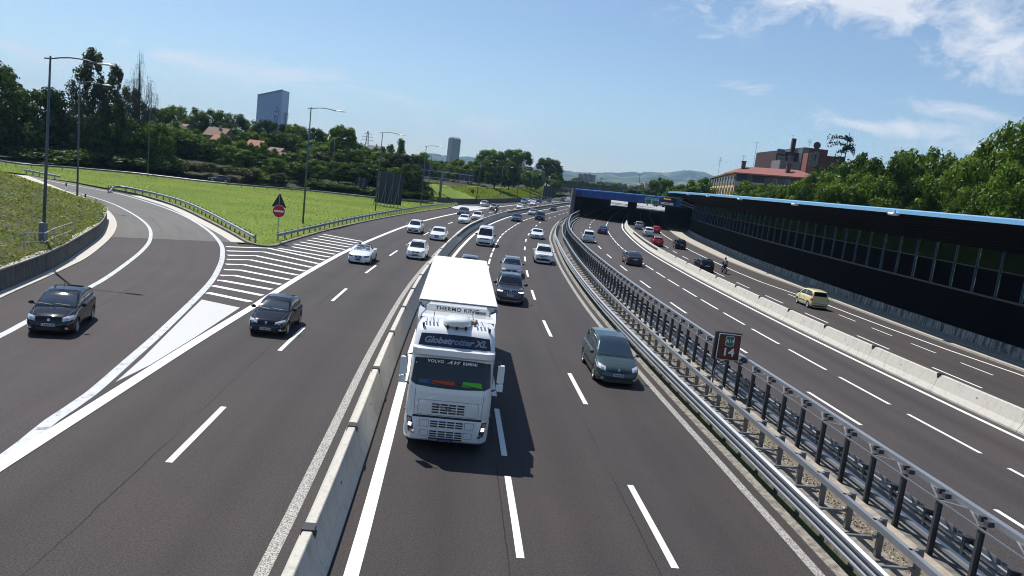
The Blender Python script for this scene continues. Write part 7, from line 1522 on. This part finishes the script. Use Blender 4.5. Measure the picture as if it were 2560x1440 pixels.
# hedge of reeds on the terrace just behind the barrier, far greenery behind the tunnel
def leaf_stuff(name, P, S, N, mk, aspect=.7, cat=None, kind='stuff', label=None):
    o = bpy.data.objects.new(name, quads_mesh(name, P, S, N, rng.random(len(P)), LM[mk], aspect)); COL.objects.link(o); o['kind'] = kind
    return o
n = 26000; q = rng.uniform(20, 175, n); of = rng.uniform(.9, 4.5, n); hh = rng.random(n)**1.2*(4.2+.9*np.sin(q*.23)+.8*np.sin(q*.071+1))
P = np.array([R(a, oW(a)+b, 3.+np.interp(b, [0, 2.5, 5], [-2, .4, .8])+c) for a, b, c in zip(q, of, hh)]); leaf_stuff('hedge_plants', P, .10+.16*rng.random(n), rng.normal(size=(n, 3))+[-.3, 0, .2], 'bright', .45)
row_of([(1655, 440, 34), (1640, 446, 24), (1670, 444, 26)], 300, ['round'], ['mid'], 'clump tree standing behind the green motorway sign', 'clump behind the green sign', 4.6)
row_of([(1690, 462, 40), (1720, 455, 50), (1700, 470, 40), (1740, 462, 40), (1660, 468, 34), (1625, 470, 34), (1790, 466, 40), (1815, 462, 40)], 235, ['round', 'bush'], ['mid', 'bright', 'dark'], 'bushy tree on the terrace behind the tunnel roof', 'bushes behind the tunnel', 4.6)
row_of([(1405, 446, 26), (1430, 450, 30), (1455, 452, 30), (1480, 455, 30), (1505, 458, 30), (1530, 460, 30), (1555, 462, 30), (1580, 464, 30), (1605, 462, 30), (1540, 452, 18), (1475, 448, 20)], 470, ['bush', 'round'], ['dark', 'mid'], 'low tree in the far green belt above the tunnel roof', 'far green belt above the tunnel', 2., 1.6)
row_of([(1420, 440, 20), (1445, 444, 22), (1500, 448, 20), (1560, 454, 20), (1590, 457, 20), (1620, 459, 20), (1550, 457, 20), (1700, 458, 24), (1680, 458, 22)], 900, ['bush', 'round'], ['dark'], 'small distant tree in the valley before the hills', 'distant valley trees', 0., 1.8)
hg = A(1600, 473, 330.); tree(hg[0], 330, 7.4, hg[2]-6.6, 9, 'bush', 'dark', 'clipped dark hedge block above the middle of the tunnel roof', None, 'hedge', 'hedge'); hg = A(1585, 472, 332.); tree(hg[0], 332, 7.4, hg[2]-6.6, 9, 'bush', 'dark', 'left end of the clipped dark hedge above the tunnel roof', None, 'hedge', 'hedge')
# lamp columns behind the tunnel
for x, yt, yb, lab in ((1600, 437, 476, 'tall dark column behind the middle of the tunnel roof'), (1651, 452, 486, 'pale pole just behind the green motorway sign'), (1503, 446, 468, 'small pale pole above the left half of the tunnel')):
    a = A(x, yt, 300.); b = A(x-3, yb, 300.); t = thing('column', lab, 'pole', b); MB().tube([b-np.array([0, 0, 3]), a], .12, 6).box(a, (1.2, .2, .2)).build('pole', galv_d, t)
# ivy on the bank, grass in the meadow and on the slope
n = 95000; u = rng.random(n); k = rng.random(n); ii = (u*(len(bdi)-1)).astype(int); B_ = bdi[ii]+(bdi[np.minimum(ii+1, len(bdi)-1)]-bdi[ii])*rng.random(n)[:, None]; f = (k**1.25)*.9; Q = B_+(pc-B_)*f[:, None]
Z = np.array([emb_h(p) for p in Q]); P = np.c_[Q, Z+.02+.28*rng.random(n)**1.5]; nn = rng.normal(size=(n, 3))*.45+[0, -.1, .9]
cl = np.array([mnoise.noise((p[0]*.35, p[1]*.35, 0)) for p in Q]); t_ = np.clip(.5+.6*cl+.35*rng.normal(size=n), 0, 1)
o = bpy.data.objects.new('ground_cover', quads_mesh('ground_cover', P, .05+.08*rng.random(n), nn, t_, LM['ivy'], .5)); COL.objects.link(o); o['kind'] = 'stuff'
from mathutils.geometry import tessellate_polygon
mp_pts = np.array(me_pts)
def inside(P, poly):
    x, y = P[:, 0], P[:, 1]; c = np.zeros(len(P), bool); j = len(poly)-1
    for i in range(len(poly)):
        xi, yi = poly[i]; xj, yj = poly[j]
        with np.errstate(divide='ignore', invalid='ignore'): c ^= ((yi > y) != (yj > y)) & (x < (xj-xi)*(y-yi)/(yj-yi)+xi)
        j = i
    return c
n = 150000; P2_ = np.c_[rng.uniform(mp_pts[:, 0].min(), mp_pts[:, 0].max(), n), rng.uniform(mp_pts[:, 1].min(), mp_pts[:, 1].max(), n)]; P2_ = P2_[inside(P2_, mp_pts)]; n = len(P2_)
cl = np.array([1.3*mnoise.noise((p[0]*.06, p[1]*.10, 0))+.8*mnoise.noise((p[0]*.35, p[1]*.5, 5)) for p in P2_]); hgt = .06+.16*np.clip(cl+.4, 0, 1)
nn = rng.normal(size=(n, 3))*.45+[0, -.1, 1.0]; t_ = np.clip(.5+.9*cl+.22*rng.normal(size=n), 0, 1)
o = bpy.data.objects.new('grass', quads_mesh('grass', np.c_[P2_, .08+hgt*rng.random(n)*1.3], .05+.07*rng.random(n), nn, t_, LM['grass'], .4)); COL.objects.link(o); o['kind'] = 'stuff'
# rough grass on the slope
n = 50000; ei = rng.uniform(iW-1, len(edge)-22, n); dd = rng.random(n)*13; e0 = np.stack([np.interp(ei, range(len(edge)), edge[:, 0]), np.interp(ei, range(len(edge)), edge[:, 1])], 1); Te = np.gradient(edge, axis=0); Te /= np.linalg.norm(Te, axis=1)[:, None]; te = np.stack([np.interp(ei, range(len(edge)), Te[:, 0]), np.interp(ei, range(len(edge)), Te[:, 1])], 1)
Q = np.stack([e0[:, 0]-te[:, 1]*dd, e0[:, 1]+te[:, 0]*dd], 1); Z = np.interp(dd, [0, 1, 12, 20, 60], [.2, .4, 3.4, 3.8, 3.8])+np.where(ei > iW+2, 1.1, 0)*(dd < 9)
o = bpy.data.objects.new('slope_grass', quads_mesh('slope_grass', np.c_[Q, Z+.25*rng.random(n)], .10+.14*rng.random(n), rng.normal(size=(n, 3))*.8+[0, -.2, .5], rng.random(n), LM['grass'], .5)); COL.objects.link(o); o['kind'] = 'stuff'
# dry litter and weeds on the gravel between the steel rails
n = 9000; q = rng.uniform(0, 90, n); P = np.array([R(a, oT3(a)+rng.uniform(2.3, 2.7), .06+.03*rng.random()) for a in q]); o = bpy.data.objects.new('gravel_stones', quads_mesh('gravel_stones', P, .015+.03*rng.random(n), rng.normal(size=(n, 3))+[0, 0, .6], rng.random(n), leaf_mat('stones', (.16, .13, .10), (.55, .50, .42), 0.), .8)); COL.objects.link(o); o['kind'] = 'stuff'

# ---------------------------------------------------------------- air
hz = MB().box((0, 3700, 210), (15000, 8800, 424)).build('haze', bpy.data.materials.new('air')); hz['kind'] = 'stuff'; am_ = hz.data.materials[0]; am_.use_nodes = True; t = NT(am_.node_tree); am_.node_tree.nodes.clear()
pv = t.n('ShaderNodeVolumePrincipled', {'Color': (.42, .66, 1., 1), 'Density': 1.0e-4, 'Anisotropy': .1}); t.n('ShaderNodeOutputMaterial', {'Volume': pv.outputs[0]})
